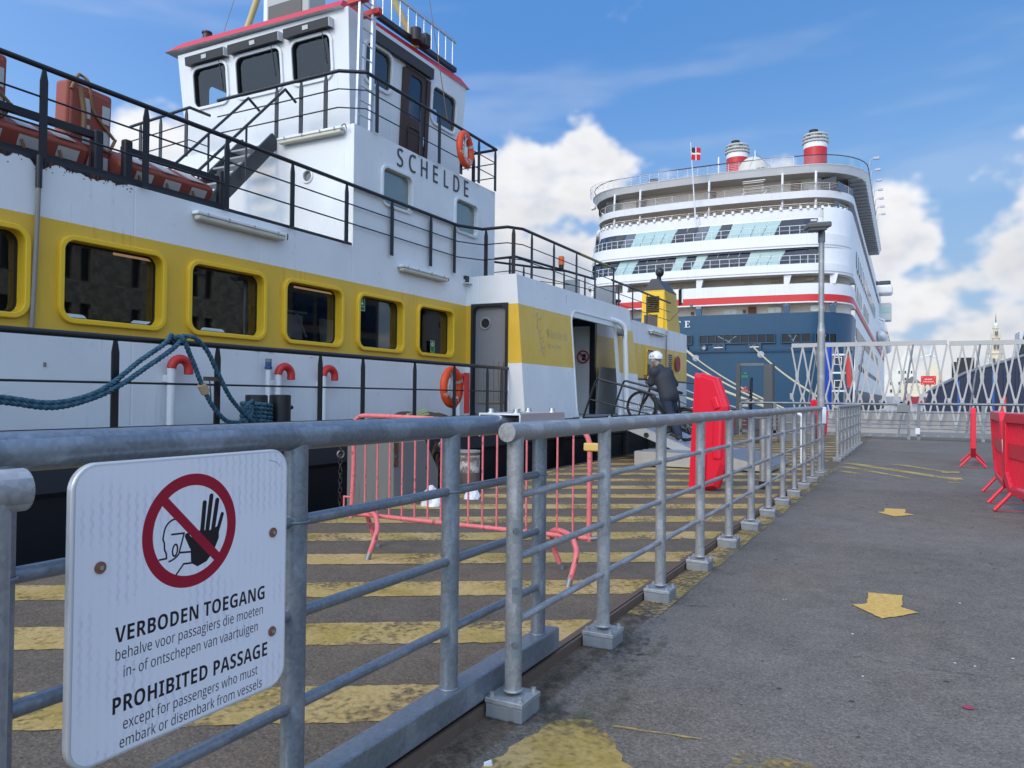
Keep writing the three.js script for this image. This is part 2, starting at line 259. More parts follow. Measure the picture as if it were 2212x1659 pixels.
// moss and dirt gathered along the gate track, cracks by the base plates
{ const alpha = tex(1024, (i, j) => { const x = i / 1024, y = j / 1024, a = fbm(x * 8, y * 8, 8, 5, 210), f = fbm(x * 110, y * 110, 110, 2, 215); return sm(.44, .74, a * .5 + f * .5) * .62; }, 2.2, false);
  const dirt = MAT({ color: [.040, .040, .028], alphaMap: alpha, transparent: true, roughness: .95 });
  flat('dirt_patch', [[-1.56, -2.1], [-1.30, -2.2], [-1.33, -3.1], [-1.30, -3.9], [-1.40, -5.0], [-1.56, -5.1]], dirt, deckTop, .0105, .08);
  flat('dirt_patch', [[-1.30, -2.9], [-1.05, -2.95], [-1.18, -3.5], [-1.24, -4.3]], MAT({ color: [.10, .10, .055], alphaMap: alpha, transparent: true, roughness: .95 }), deckTop, .0135, .08);
  const crack = MAT({ color: [.02, .02, .02], roughness: 1 });
  const crackLine = (pts) => { const g = new B(); for (let i = 0; i + 1 < pts.length; i++) { const a = pts[i], b = pts[i + 1], w = .002 + rnd() * .004; g.quad([a[0] - w, .006, a[1]], [a[0] + w, .006, a[1] + w], [b[0] + w, .006, b[1] + w], [b[0] - w, .006, b[1]]); } g.to('crack', crack, deckTop); };
  for (const z of [-3.96, -5.05, -6.1]) { const p = [[-1.42, z + .07]]; for (let k = 1; k < 8; k++) p.push([-1.42 + k * .03, z + .07 + (rnd() - .5) * .05 - (k > 4 ? (k - 4) * .012 : 0)]); crackLine(p); }
  const p = []; for (let k = 0; k < 60; k++) { p.push([-.5 + k * .05, -4.5 + .004 * k + .05 * Math.sin(k * .2) + (rnd() - .5) * .025]); if (k % 9 === 8) { crackLine(p.slice(-7)); } }
}
tag(new B().box(-1.70, 0, -1.0, -1.66, .035, -16).box(-1.63, 0, -1.0, -1.615, .05, -16).box(-1.66, 0, -1.0, -1.63, .012, -16).to('gate_track', MAT({ color: [.13, .095, .07], map: grime, roughness: .7 })), 'rusty steel guide rail let into the asphalt under the sliding gate', 'rail');

// ---------------------------------------------------------------- galvanised fences, gate and sign
function fence(label, X, z0, n, pitch, group, near) {
  const t = thing('handrail_fence', label, 'fence', [X, 0, z0], group), z1 = z0 - (n - 1) * pitch;
  new B().tube([X, 1.2, z0 + .075], [X, 1.2, z1 - .06], .041, 20).tube([X, 1.2, z0 + .0755], [X, 1.2, z0 + .079], .0405, 20).to('top_rail', galv, t);
  for (const y of [.925, .66, .39]) new B().tube([X, y, z0], [X, y, z1], .0165, 12).to('mid_rail', galv, t);
  for (let k = 0; k < n; k++) {
    const z = z0 - k * pitch, p = new B().tube([X, .1, z], [X, 1.185, z], .036, 18).tor([X, .105, z], .037, .006, [Math.PI / 2, 0, 0]).to('post', galv, t);
    new B().bx([X, .075, z], [.178, .022, .178], [0, 0, 0], .004).to('base_plate', galv, p);
    new B().bx([X, .032, z], [.172, .062, .172], [0, 0, 0], .006).to('packing_block', midGrey, p);
    if (k < 7 && near) for (const [a, b] of [[1, 1], [1, -1], [-1, 1], [-1, -1]]) new B().tube([X + a * .066, .086, z + b * .066], [X + a * .066, .104, z + b * .066], .012, 6).tube([X + a * .066, .086, z + b * .066], [X + a * .066, .09, z + b * .066], .018, 12).to('bolt', galv, p);
  }
  return t;
}
const f1 = fence('long galvanised tube fence running from the sliding gate to the lamp post', -1.52, -2.92, 12, 1.06, 'galvanised fences along the walkway', true);
{ // plugged bolt holes and grey cold-zinc patches on the first post
  for (const y of [.78, .53, .30]) { const s = new B(); s.put(new THREE.CylinderGeometry(.0365, .0365, .10, 14, 1, true, Math.PI * .08, Math.PI * .55), new THREE.Matrix4().makeTranslation(-1.52, y, -2.92)); s.to('primer_patch', MAT({ color: [.21, .24, .25], roughness: .6 }), f1);
    new B().tube([-1.50, y + .005, -2.889], [-1.4915, y + .005, -2.882], .013, 12).to('plug', galvDark, f1); }
}
fence('short galvanised tube fence beyond the lamp post, its end nearest the far barrier', -1.55, -18.3, 8, 1.06, 'galvanised fences along the walkway', false);
{ // near section: only its end post reaches the left edge of the picture
  const t = thing('handrail_fence', 'nearest galvanised fence, only its end post showing at the left edge', 'fence', [-1.50, 0, -.80], 'galvanised fences along the walkway');
  new B().tube([-1.50, 1.165, -.86], [-1.50, 1.165, 1.2], .041, 20).to('top_rail', galv, t);
  for (const y of [.925, .66, .39]) new B().tube([-1.5, y, -.8], [-1.5, y, 1.2], .0165, 12).to('mid_rail', galv, t);
  for (const z of [-.80, .26, 1.3]) { const p = new B().tube([-1.50, .09, z], [-1.50, 1.15, z], .036, 18).to('post', galv, t); new B().bx([-1.5, .07, z], [.205, .03, .205]).to('base_plate', galv, p); }
}
{ // sliding gate
  const X = -1.66, t = thing('sliding_gate', 'galvanised sliding gate with a box section foot that carries the white sign', 'gate', [X, 0, -1.7]);
  new B().tube([X, 1.225, -.4], [X, 1.225, -3.52], .043, 22).to('top_rail', galvGate, t);
  for (const y of [.968, .690, .415]) new B().tube([X, y, -.3], [X, y, -3.42], .0185, 12).to('mid_rail', galvGate, t);
  for (const z of [-.1, -.9, -1.755, -2.63, -3.45]) new B().tube([X, .17, z], [X, 1.2, z], .036, 18).tor([X, .182, z], .037, .006, [Math.PI / 2, 0, 0]).tor([X, .968, z], .040, .004, [Math.PI / 2, 0, 0]).to('post', galvGate, t);
  new B().bx([X, .125, -1.55], [.10, .11, 4.1], [0, 0, 0], .008).to('foot_beam', galvGate, t);
  const br = new B().box(X - .10, 1.268, -3.02, X + .11, 1.276, -3.50).box(X + .105, 1.17, -3.02, X + .112, 1.268, -3.50).box(X - .1, 1.17, -3.02, X - .093, 1.268, -3.50).to('latch_box', alu, t);
  for (const [a, b] of [[-.06, -3.06], [.07, -3.06], [-.06, -3.44], [.07, -3.44], [.005, -3.2]]) new B().tube([X + a, 1.276, b], [X + a, 1.295, b], .013, 6).tube([X + a, 1.276, b], [X + a, 1.28, b], .019, 12).to('bolt', chrome, br);
}
// sign
function canvasTex(w, h, draw, alpha) { const c = document.createElement('canvas'); c.width = w; c.height = h; const g = c.getContext('2d'); draw(g, w, h); const t = new THREE.CanvasTexture(c); t.colorSpace = THREE.SRGBColorSpace; t.magFilter = THREE.LinearFilter; t.generateMipmaps = true; t.minFilter = THREE.LinearMipmapLinearFilter; return t; }
{
  const W = .626, Hh = .655, zL = -1.016, y1 = 1.192, X = -1.592;
  const s = thing('prohibition_sign', 'white metal no entry sign with a crossed out hand fixed to the gate', 'sign', [X, y1 - Hh, zL]);
  new B().ext(rr(1.016, y1 - Hh, 1.016 + W, y1, .055), .012, SIDE(X - .012), .004).to('panel', MAT({ color: [.70, .72, .74], roughness: .35, metalness: .3 }), s);
  const face = canvasTex(1600, 1664, (g, w, h) => {
    const S = w / .63 / 1000, P = (x) => (x + 2) * S;        // thousandths of a metre from the panel's corner
    g.fillStyle = '#e6e8ee'; g.fillRect(0, 0, w, h);
    // prismatic film: fine wavy columns
    for (let x = 0; x < w; x += 28) for (let y = 0; y < h; y += 34) { const k = hash(x, y, 3), big = fbm(x / 300, y / 300, 8, 3, 9); const odd = ((y / 34) | 0) % 2 ? 8 : 0; if (((x / 28) | 0) % 2) { g.fillStyle = `rgba(${200 + k * 18 | 0},${202 + k * 12 | 0},${216 + k * 16 | 0},${(.05 + .5 * sm(.42, .68, big)).toFixed(3)})`; g.fillRect(x + odd, y, 20, 34); } }
    for (let k = 0; k < 130; k++) { g.fillStyle = `rgba(120,110,100,${(.1 + rnd() * .2).toFixed(2)})`; g.fillRect(rnd() * w, rnd() * h, 2 + rnd() * 4, 2 + rnd() * 5); }
    g.save(); g.scale(S, S); g.translate(2, 2);
    const cx = 303, cy = 176, R = 141, w2 = 29;
    // hand
    g.fillStyle = '#1c161f'; g.strokeStyle = '#1c161f'; g.lineCap = 'round'; g.lineJoin = 'round';
    g.beginPath(); g.moveTo(330, 176); g.lineTo(352, 186); g.lineTo(388, 176); g.lineTo(388, 208); g.lineTo(372, 240); g.lineTo(350, 262); g.lineTo(322, 270); g.lineTo(302, 258); g.lineTo(300, 222); g.lineTo(284, 190); g.lineTo(290, 184); g.lineTo(312, 200); g.closePath(); g.fill();
    g.lineWidth = 13; for (const [a, b, c, d] of [[334, 190, 341, 112], [350, 186, 362, 97], [368, 188, 381, 110]]) { g.beginPath(); g.moveTo(a, b); g.lineTo(c, d); g.stroke(); }
    g.lineWidth = 11; g.beginPath(); g.moveTo(381, 196); g.lineTo(398, 148); g.stroke();
    g.lineWidth = 14; g.beginPath(); g.moveTo(303, 216); g.lineTo(289, 188); g.stroke();
    // head in profile, ear, arm
    g.lineWidth = 4.5; g.lineCap = 'butt';
    g.beginPath(); g.moveTo(272, 144); g.bezierCurveTo(250, 136, 226, 146, 222, 170); g.lineTo(219, 186); g.lineTo(223, 196); g.lineTo(224, 212); g.lineTo(229, 222); g.lineTo(230, 234); g.lineTo(208, 234); g.stroke();
    g.beginPath(); g.moveTo(242, 178); g.lineTo(280, 180); g.lineTo(266, 226); g.lineTo(304, 230); g.stroke();
    g.beginPath(); g.ellipse(254, 218, 7, 14, .12, 0, 7); g.stroke();
    g.beginPath(); g.moveTo(266, 228); g.quadraticCurveTo(256, 240, 236, 243); g.stroke();
    g.beginPath(); g.moveTo(304, 258); g.lineTo(280, 256); g.lineTo(248, 290); g.stroke();
    // ring and bar
    g.strokeStyle = '#9c1230'; g.lineWidth = w2; g.beginPath(); g.arc(cx, cy, R - w2 / 2, 0, 7); g.stroke();
    g.lineWidth = 24; const q = (R - w2) * .7071; g.beginPath(); g.moveTo(cx - q - 3, cy - q - 3); g.lineTo(cx + q + 3, cy + q + 3); g.stroke();
    const line = (txt, x0, x1, y, size, bold, col) => { g.fillStyle = col; g.font = `${bold ? 'bold ' : ''}${size}px sans-serif`; g.textAlign = 'left'; g.textBaseline = 'alphabetic'; const k = (x1 - x0) / g.measureText(txt).width; g.save(); g.translate(x0, y); g.scale(k, 1); g.fillText(txt, 0, 0); g.restore(); };
    line('VERBODEN TOEGANG', 97, 555, 403, 50, true, '#1d1622');
    line('behalve voor passagiers die moeten', 97, 548, 442, 35, false, '#2d2633');
    line('in- of ontschepen van vaartuigen', 118, 530, 484, 35, false, '#2d2633');
    line('PROHIBITED PASSAGE', 90, 567, 563, 52, true, '#1d1622');
    line('except for passengers who must', 120, 530, 604, 35, false, '#2d2633');
    line('embark or disembark from vessels', 112, 547, 644, 35, false, '#2d2633');
    // scuffs at the edges
    g.strokeStyle = 'rgba(110,95,85,.55)'; g.lineWidth = 2; g.beginPath(); g.moveTo(560, 18); g.lineTo(590, 26); g.lineTo(604, 40); g.stroke();
    g.restore();
  });
  const g = new THREE.ShapeGeometry(rr(0, 0, W - .008, Hh - .008, .05), 10), uv = g.attributes.uv; for (let i = 0; i < uv.count; i++) uv.setXY(i, uv.getX(i) / (W - .008), uv.getY(i) / (Hh - .008));
  g.applyMatrix4(new THREE.Matrix4().makeBasis(V(0, 0, -1), V(0, 1, 0), V(1, 0, 0)).setPosition(X + .0055, y1 - Hh + .004, zL - .004));
  const b = new B(); b.put(g); b.to('printed_face', MAT({ map: face, roughness: .28 }), s, true);
  for (const [x, y] of [[62, 226], [573, 226], [575, 500]]) { const p = [X + .006, y1 - y / 1000, zL - x / 1000]; new B().tube(p, [p[0] + .003, p[1], p[2]], .0135, 16).to('washer', MAT({ color: [.28, .13, .09], roughness: .6, metalness: .4 }), s); new B().tube([p[0] + .003, p[1], p[2]], [p[0] + .007, p[1], p[2]], .0055, 8).to('screw', chrome, s); }
}
{ // fence across the far end of the pontoon
  const Z = -30, t = thing('end_fence', 'grey tube fence with two gates across the far end of the walkway', 'fence', [0, 0, Z]);
  new B().tube([-5.95, 1.22, Z], [-.32, 1.22, Z], .045, 12).tube([.02, 1.24, Z], [9, 1.26, Z], .045, 12).to('top_rail', galvDark, t);
  for (const y of [.93, .66, .52, .38]) new B().tube([-5.95, y, Z], [9, y + .02, Z], .02, 8).to('mid_rail', galvDark, t);
  new B().box(-5.95, .09, Z - .05, -.3, .2, Z + .05).box(.05, .12, Z - .06, 9, .28, Z + .06).to('foot_beam', galvDark, t);
  for (const x of [-5.95, -4.7, -3.3, -2.0, -.26, .05, 1.95, 3.7, 5.5, 7.3]) new B().box(x - .05, 0, Z - .05, x + .05, 1.2, Z + .05).to('post', galvDark, t);
  new B().box(-.62, .95, Z + .03, -.24, 1.2, Z + .10).to('lock_case', MAT({ color: [.2, .22, .22] }), t);
  new B().bx([.02, .30, Z + .12], [.15, .22, .06], [0, 0, 0], .02).to('white_plate', white, t);
}
{ // zigzag lattice panels of the access bridge, behind it
  const Z = -34, lat = MAT({ color: [.47, .47, .46], map: grime, roughness: .6 });
  const panel = (x0, x1, y0, y1, label) => {
    const t = thing('lattice_panel', label, 'lattice', [x0, 0, Z], 'pale lattice panels of the access bridge'), n = Math.round((x1 - x0) / .43), w = (x1 - x0) / n;
    let tk = 0; const bar = (a, b, name, k = .055) => { tk = (tk + 1) % 6; const d = Math.atan2(b[1] - a[1], b[0] - a[0]), L = Math.hypot(b[0] - a[0], b[1] - a[1]); new B().bx([(a[0] + b[0]) / 2, (a[1] + b[1]) / 2, Z], [L, k, .044 + tk * .0018], [0, 0, d]).to(name, lat, t); };
    new B().box(x0, y1 - .17, Z - .10, x1, y1, Z + .03).to('top_beam', lat, t);
    const ya = y1 - .15, m1 = mix(y0, y1, .56), m2 = mix(y0, y1, .30);
    for (let k = 0; k < n; k++) { const X = x0 + k * w, M = X + w / 2;
      bar([X, ya], [M, m1], 'slat', .062); bar([X + w, ya], [M, m1], 'slat', .062);
      bar([M, m1], [X + w * .93, m2], 'slat', .06); bar([M, m1], [X + w * .07, m2], 'slat', .06);
      bar([X + w * .07, m2], [M, y0], 'slat', .062); bar([X + w * .93, m2], [M, y0], 'slat', .062);
      new B().ext(polyShape([[M - .07, m1 + .14], [M + .07, m1 + .14], [M + .05, m1 - .12], [M - .05, m1 - .12]]), .058, FRONT(Z - .029)).to('gusset', lat, t); new B().ext(polyShape([[X - .07, m2 + .12], [X + .07, m2 + .12], [X + .05, m2 - .14], [X - .05, m2 - .14]]), .060, FRONT(Z - .030)).to('gusset', lat, t); }
    for (let k = 2; k < n; k += 4) new B().tube([x0 + k * w + .15, ya, Z + .07], [x0 + k * w - .35, y0 - .5, Z + .25], .035, 8).to('stay', galvDark, t);
  };
  panel(-4.66, 1.02, .55, 3.70, 'pale zigzag lattice panel on the left, the one carrying the red notice');
  panel(1.10, 7.1, .35, 3.66, 'pale zigzag lattice panel on the right, in front of the blue hull');
  struct(new B().box(-5.2, -1.4, Z - 8, 12, .02, Z + .9).box(-4.4, .02, Z - .6, 12, .95, Z - .45).to('bridge_apron', MAT({ color: [.40, .40, .40], map: grime, roughness: .85 })));
  const n = thing('red_notice', 'small red notice board hung on the pale lattice', 'sign', [-.15, 2.2, Z + .08]);
  new B().box(.13, 1.98, Z + .06, .65, 2.32, Z + .09).to('board', MAT({ color: [.62, .04, .03], roughness: .5 }), n);
  const tx = canvasTex(512, 320, (g, w, h) => { g.fillStyle = '#d8342c'; g.fillRect(0, 0, w, h); g.fillStyle = '#fbe9e4'; g.textAlign = 'center'; g.font = 'bold 70px sans-serif'; g.fillText('NO EXIT', w / 2, 148); g.font = 'bold 50px sans-serif'; g.fillText('GEEN UITGANG', w / 2, 232); for (const [x, y] of [[40, 40], [472, 40], [40, 280], [472, 280]]) { g.beginPath(); g.arc(x, y, 12, 0, 7); g.fill(); } });
  const pb = new B(); pb.put(new THREE.PlaneGeometry(.50, .325), new THREE.Matrix4().makeTranslation(.39, 2.15, Z + .093)); pb.to('lettering', MAT({ map: tx, roughness: .5 }), n, true);
}
{ // lamp post
  const x = -1.545, z = -14.98, t = thing('lamp_post', 'galvanised lamp post with a flat dark head at the end of the fence', 'lamp post', [x, 0, z]);
  new B().tube([x, .04, z], [x, 2.6, z], .068, 18).tube([x, 2.6, z], [x, 2.75, z], .068, 18, .05).tube([x, 2.75, z], [x, 4.35, z], .05, 18).tube([x, 0, z], [x, .06, z], .12, 18).to('pole', galv, t);
  new B().tube([x, 4.22, z], [x, 4.42, z], .062, 16).to('collar', galvDark, t);
  new B().bx([x - .06, 4.50, z + .12], [.40, .10, .62], [.13, .25, 0], .03).bx([x - .06, 4.43, z + .2], [.30, .08, .40], [.13, .25, 0], .02).to('lamp_head', MAT({ color: [.10, .11, .11], roughness: .5 }), t);
  new B().bx([x - .09, 4.552, z + .415], [.10, .035, .02], [.13, .25, 0]).to('lens', MAT({ color: [.72, .70, .6], roughness: .3 }), t);
  new B().bx([x + .045, 1.07, z + .06], [.10, .30, .05], [0, .3, 0], .012).to('label_box', MAT({ color: [.70, .74, .80], roughness: .4 }), t);
}

// ---------------------------------------------------------------- the ferry
const ferry = thing('ferry', 'white and yellow passenger ferry moored on the left, SCHELDE on its bridge house', 'ferry', [-11.85, 0, -14]);
// a railing: flat-bar posts with nipped tops, a tube on top, thin rods below; pts = foot of the railing, rods = heights
function railing(parent, name, pts, posts, h, rods, mat = black, r = .033, dir = [0, 0, 1], pw = .085, r2 = .0125) {
  const top = new B().poly(pts.map(([x, y, z]) => [x, y + h, z]), r, 10).to(name, mat, parent);
  for (const k of rods) new B().poly(pts.map(([x, y, z]) => [x, y + k, z]), r2, 6).to('rod', mat, top);
  for (const [x, y, z, d] of posts) {
    const turn = d ? Math.PI / 2 : 0, m = new THREE.Matrix4().makeRotationY(turn).setPosition(x, y, z), w = pw / 2;
    new B().ext(polyShape([[-w, 0], [w, 0], [w, h - .16], [w * .45, h - .03], [-w * .45, h - .03], [-w, h - .16]]), .02, m.multiply(new THREE.Matrix4().makeRotationY(Math.PI / 2))).to('post', mat, top);
  }
  return top;
}
const WX = -8.70, DECK = .86, ROOF = 3.95;
{ // hull, belting, main deck
  const plan = (s, y) => { const hw = 4.35 * s, p = []; for (const [z, k] of [[14, .55], [9, .9], [4, 1], [-31, 1], [-36, .85], [-40, .5]]) p.push([-11.85 + hw * k, y, z]); for (const [z, k] of [[-40, .5], [-36, .85], [-31, 1], [4, 1], [9, .9], [14, .55]]) p.push([-11.85 - hw * k, y, z]); return p; };
  const loft = (a, b) => { const g = new B(), n = a.length; for (let i = 0; i < n; i++) { const j = (i + 1) % n; g.quad(a[i], a[j], b[j], b[i]); } return g; };
  loft(plan(.93, -1.5), plan(.985, .3)).to('hull', blackHull, ferry);
  const bl = loft(plan(1.0, .36), plan(1.0, .66)); const a = plan(1.0, .36), b = plan(.985, .3), c = plan(1, .66), d = plan(.975, .84); for (let i = 0; i < a.length; i++) { const j = (i + 1) % a.length; bl.quad(b[i], b[j], a[j], a[i]); bl.quad(c[i], c[j], d[j], d[i]); }
  bl.to('rubbing_strake', MAT({ color: [.022, .026, .034], map: grime, roughness: .6 }), ferry);
  loft(plan(.975, .84), plan(.97, .885)).to('deck_edge', white, ferry);
  const dk = plan(.97, .86), g = new B(); for (let i = 1; i + 1 < dk.length; i++) g.tri(dk[0], dk[i], dk[i + 1]); g.to('main_deck', MAT({ color: [.08, .09, .085], roughness: .8 }), ferry);
  for (let k = 0; k < 12; k++) new B().bx([-7.52, .02, -3 - k * 2.3], [.16, .75, .18], [0, 0, 0], .05).to('fender_bar', rubber, ferry);
}
const holes = [[3.28, 4.95], [5.37, 6.69], [7.125, 8.44], [8.89, 10.20], [10.665, 11.97], [12.49, 13.75]].map(([a, b]) => [a, b, 2.20, 3.125]);
{ // saloon walls
  const z0 = 1.5, z1 = -14.40, u0 = -z0, u1 = -z1;
  new B().ext(rect(u0, 3.32, u1, ROOF), .07, SIDE(WX - .07)).to('wall_white', white, ferry);
  const band = rect(u0, 2.06, u1, 3.32); for (const [a, b, c, d] of [[-1.3, .2, 2.2, 3.125], [.9, 2.3, 2.2, 3.125], ...holes]) band.holes.push(rr(a, c, b, d, .14, true));
  new B().ext(band, .07, SIDE(WX - .07)).to('wall_yellow', yellow, ferry);
  new B().ext(rect(u0, DECK, u1, 2.06), .07, SIDE(WX - .07)).to('wall_lower', white, ferry);
  for (const [a, b, c, d] of holes) {
    const w = new B().ext(ring(a, c, b, d, .14, .04), .05, SIDE(WX - .005), .012).put(new THREE.ExtrudeGeometry(ring(a + .008, c + .008, b - .008, d - .008, .132, .01), { depth: .16, bevelEnabled: false, curveSegments: 8 }), SIDE(WX - .125)).to('window_frame', yellowBright, ferry);
    new B().ext(ring(a + .035, c + .035, b - .035, d - .035, .11, .03), .012, SIDE(WX - .118)).to('gasket', rubber, w);
    new B().put(new THREE.ShapeGeometry(rr(a, c, b, d, .14)), SIDE(WX - .112)).to('pane', glassDark, w);
  }
  // far side, ends, ceiling, floor
  const fx = -15.05, far = rect(u0, DECK, u1, ROOF); for (const [a, b, c] of holes) far.holes.push(rr(a + .1, c, b - .35, 2.93, .14, true));
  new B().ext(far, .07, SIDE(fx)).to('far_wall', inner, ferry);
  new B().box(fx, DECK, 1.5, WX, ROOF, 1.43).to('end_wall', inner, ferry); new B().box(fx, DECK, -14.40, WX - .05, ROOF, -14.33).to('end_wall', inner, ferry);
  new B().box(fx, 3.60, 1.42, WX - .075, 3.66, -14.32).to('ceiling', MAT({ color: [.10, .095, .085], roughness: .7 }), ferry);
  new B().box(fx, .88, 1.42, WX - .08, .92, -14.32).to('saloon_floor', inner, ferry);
  new B().box(-16.1, ROOF - .06, 1.6, WX - .002, ROOF - .003, -14.4).to('saloon_roof', MAT({ color: [.09, .10, .10], roughness: .8 }), ferry);
  for (const z of [-4.2, -8.4, -12.4]) new B().box(-11.3, 3.54, z - .6, -11.1, 3.60, z + .6).to('ceiling_lamp', MAT({ color: [.6, .5, .35], emissive: 0xffc890, emissiveIntensity: .55 }), ferry);
  for (let k = 0; k < 6; k++) new B().bx([-14.0, 1.9, -2.2 - k * 2.1], [.5, .9, .12], [.12, 0, 0], .04).bx([-10.0, 1.75, -2.4 - k * 2.1], [.6, .9, .12], [.12, 0, 0], .04).to('seat_back', MAT({ color: [.05, .09, .12], roughness: .8 }), ferry);
  new B().bx([-9.5, 2.35, -10.95], [.06, .75, .62], [0, 0, .12]).to('notice_board', MAT({ color: [.5, .52, .54], roughness: .4 }), ferry);
  new B().bx([-9.3, 2.55, -9.9], [.03, .5, .03], [.55, 0, 0]).bx([-9.3, 2.75, -9.75], [.03, .03, .55]).bx([-9.32, 2.5, -9.75], [.01, .4, .4]).to('leaning_board', MAT({ color: [.35, .33, .36], roughness: .5 }), ferry);
  // green stickers in two panes
  const stk = (z, y, arrow) => { const tx = canvasTex(128, 208, (g, w, h) => { g.fillStyle = '#1f6a3f'; g.fillRect(0, 0, w, h); g.strokeStyle = g.fillStyle = '#dfeee2'; g.lineWidth = 5; g.strokeRect(5, 5, w - 10, h - 10); if (arrow) { g.fillRect(57, 30, 14, 62); g.beginPath(); g.moveTo(34, 84); g.lineTo(94, 84); g.lineTo(64, 118); g.fill(); g.fillRect(8, 134, w - 16, 5); } else { g.lineWidth = 14; g.beginPath(); g.arc(64, 66, 26, 0, 7); g.stroke(); } });
    const b = new B(); b.put(new THREE.PlaneGeometry(.155, .24), new THREE.Matrix4().makeBasis(V(0, 0, -1), V(0, 1, 0), V(1, 0, 0)).setPosition(WX - .064, y, z)); b.to('sticker', MAT({ map: tx, roughness: .5 }), ferry, true); };
  stk(-10.86, 2.975, true); stk(-13.12, 2.36, false);
  // rust where the roof edge is scraped
  const ru = canvasTex(1024, 128, (g, w, h) => { g.clearRect(0, 0, w, h); for (let x = 0; x < w; x += 3) { const e = fbm(x / 60, 3, 64, 5, 5) * 120 - 34 + (hash(x, 1) > .9 ? 14 : 0); if (e > 0) { g.fillStyle = hash(x, 2) > .75 ? '#5a2c14' : '#14161c'; g.fillRect(x, 0, 3, e); } } for (let k = 0; k < 46; k++) { const x = hash(k, 5) * w; g.fillStyle = hash(k, 8) > .5 ? '#b8863e' : '#3a2a22'; g.fillRect(x, 20 + hash(k, 6) * 60, 2 + hash(k, 7) * 4, 3 + hash(k, 9) * 8); } });
  const rg = new B(); rg.put(new THREE.PlaneGeometry(3.9, .2), new THREE.Matrix4().makeBasis(V(0, 0, -1), V(0, 1, 0), V(1, 0, 0)).setPosition(WX + .003, ROOF - .10, -4.3)); rg.to('rust_strip', MAT({ map: ru, transparent: true, roughness: .7 }), ferry, true);
  new B().box(WX - .16, ROOF, 1.5, WX - .02, ROOF + .055, -14.3).to('roof_rim', MAT({ color: [.02, .024, .03], map: grime, roughness: .6 }), ferry);
  // downpipe, weld seam
  new B().path([[WX + .05, 3.95, -5.07], [WX + .06, 3.70, -5.06], [WX + .06, 3.0, -5.045], [WX + .05, 2.06, -5.02]], .026, 8).to('downpipe', MAT({ color: [.27, .25, .23], map: grime, roughness: .7 }), ferry);
  new B().tube([WX + .06, 3.62, -5.06], [WX + .06, 3.98, -5.06], .034, 10).to('pipe_sleeve', black, ferry);
  for (const z of [-4.66]) new B().box(WX - .02, .9, z - .004, WX + .003, 2.05, z + .004).to('weld_seam', white, ferry);
  for (const [y, z] of [[2.02, -6.75], [2.00, -8.36], [2.0, -8.62], [1.97, -9.5], [2.0, -13.2]]) new B().box(WX - .01, y - .012, z - .05, WX + .012, y + .012, z + .05).to('small_plate', white, ferry);
  new B().bx([WX + .004, 1.66, -5.2], [.012, .05, .03]).to('chipped_spot', MAT({ color: [.25, .22, .2], roughness: .8 }), ferry);
}
// striplights under the roof edge: a white tray and a milky cover
function striplight(p, len, alongX) {
  const [x, y, z] = p, w = alongX ? [len, .05, .13] : [.13, .05, len], c = alongX ? [len * .97, .075, .11] : [.11, .075, len * .97];
  const t = new B().bx([x, y, z], w, [0, 0, 0], .015).to('striplight', white, ferry);
  new B().bx([x, y - .06, z], c, [0, 0, 0], .03).to('cover', MAT({ color: [.55, .53, .43], roughness: .25 }), t);
  for (const k of [-.38, -.1, .18, .4]) new B().bx(alongX ? [x + k * len, y - .01, z + .068] : [x + .068, y - .01, z + k * len], [.02, .05, .02]).to('clip', MAT({ color: [.35, .35, .33] }), t);
  new B().path(alongX ? [[x + len * .46, y + .03, z], [x + len * .53, y + .05, z + .02], [x + len * .55, y - .03, z]] : [[x, y + .01, z - len * .49], [x + .02, y + .02, z - len * .53], [x, y - .06, z - len * .54]], .009, 6).to('cable', black, t);
}
striplight([WX + .075, 3.80, -7.96], 1.66, false); striplight([WX + .075, 3.80, -12.6], 1.62, false);
// upper railing along the saloon roof, swinging out over the boarding house
{ const Y = ROOF, z = (k) => -5.09 - k * 1.288;
  const posts = []; for (let k = -4; k <= 6; k++) posts.push([WX + .06, Y, z(k)]); posts.push([WX + .06, Y, -13.71]);
  for (const p of [[-8.28, Y, -14.42, 1], [-7.62, Y, -14.45, 1], [-7.56, Y, -15.2], [-7.55, Y, -16.35], [-7.55, Y, -17.7], [-7.55, Y, -18.95], [-7.55, Y, -20.35]]) posts.push(p);
  railing(ferry, 'upper_railing', [[WX + .06, Y, 1.3], [WX + .06, Y, -13.85], [-8.35, Y, -14.40], [-7.75, Y, -14.42], [-7.55, Y, -14.75], [-7.55, Y, -20.4]], posts, 1.03, [.69, .36]);
  new B().tube([-7.55, Y + 1.03, -17.9], [-7.55, Y + 1.03, -20.1], .0345, 10).to('yellow_sleeve', MAT({ color: [.30, .24, .06], roughness: .5 }), ferry);
}
// lower railing along the main deck edge
railing(ferry, 'lower_railing', [[-7.66, DECK, 2], [-7.66, DECK, -14.35]], [-2.5, -4.0, -5.33, -6.70, -8.55, -9.52, -10.92, -12.2, -13.45, -14.05].map((z) => [-7.66, DECK, z]), 1.085, [.60, .11], black, .034, [0, 0, 1], .085);
{ const ch = new B(); for (const z of [-4.02]) ch.poly([[-7.66, 1.9, z], [-7.66, 1.1, z]], .01); ch.to('rail_clip', black, ferry); }
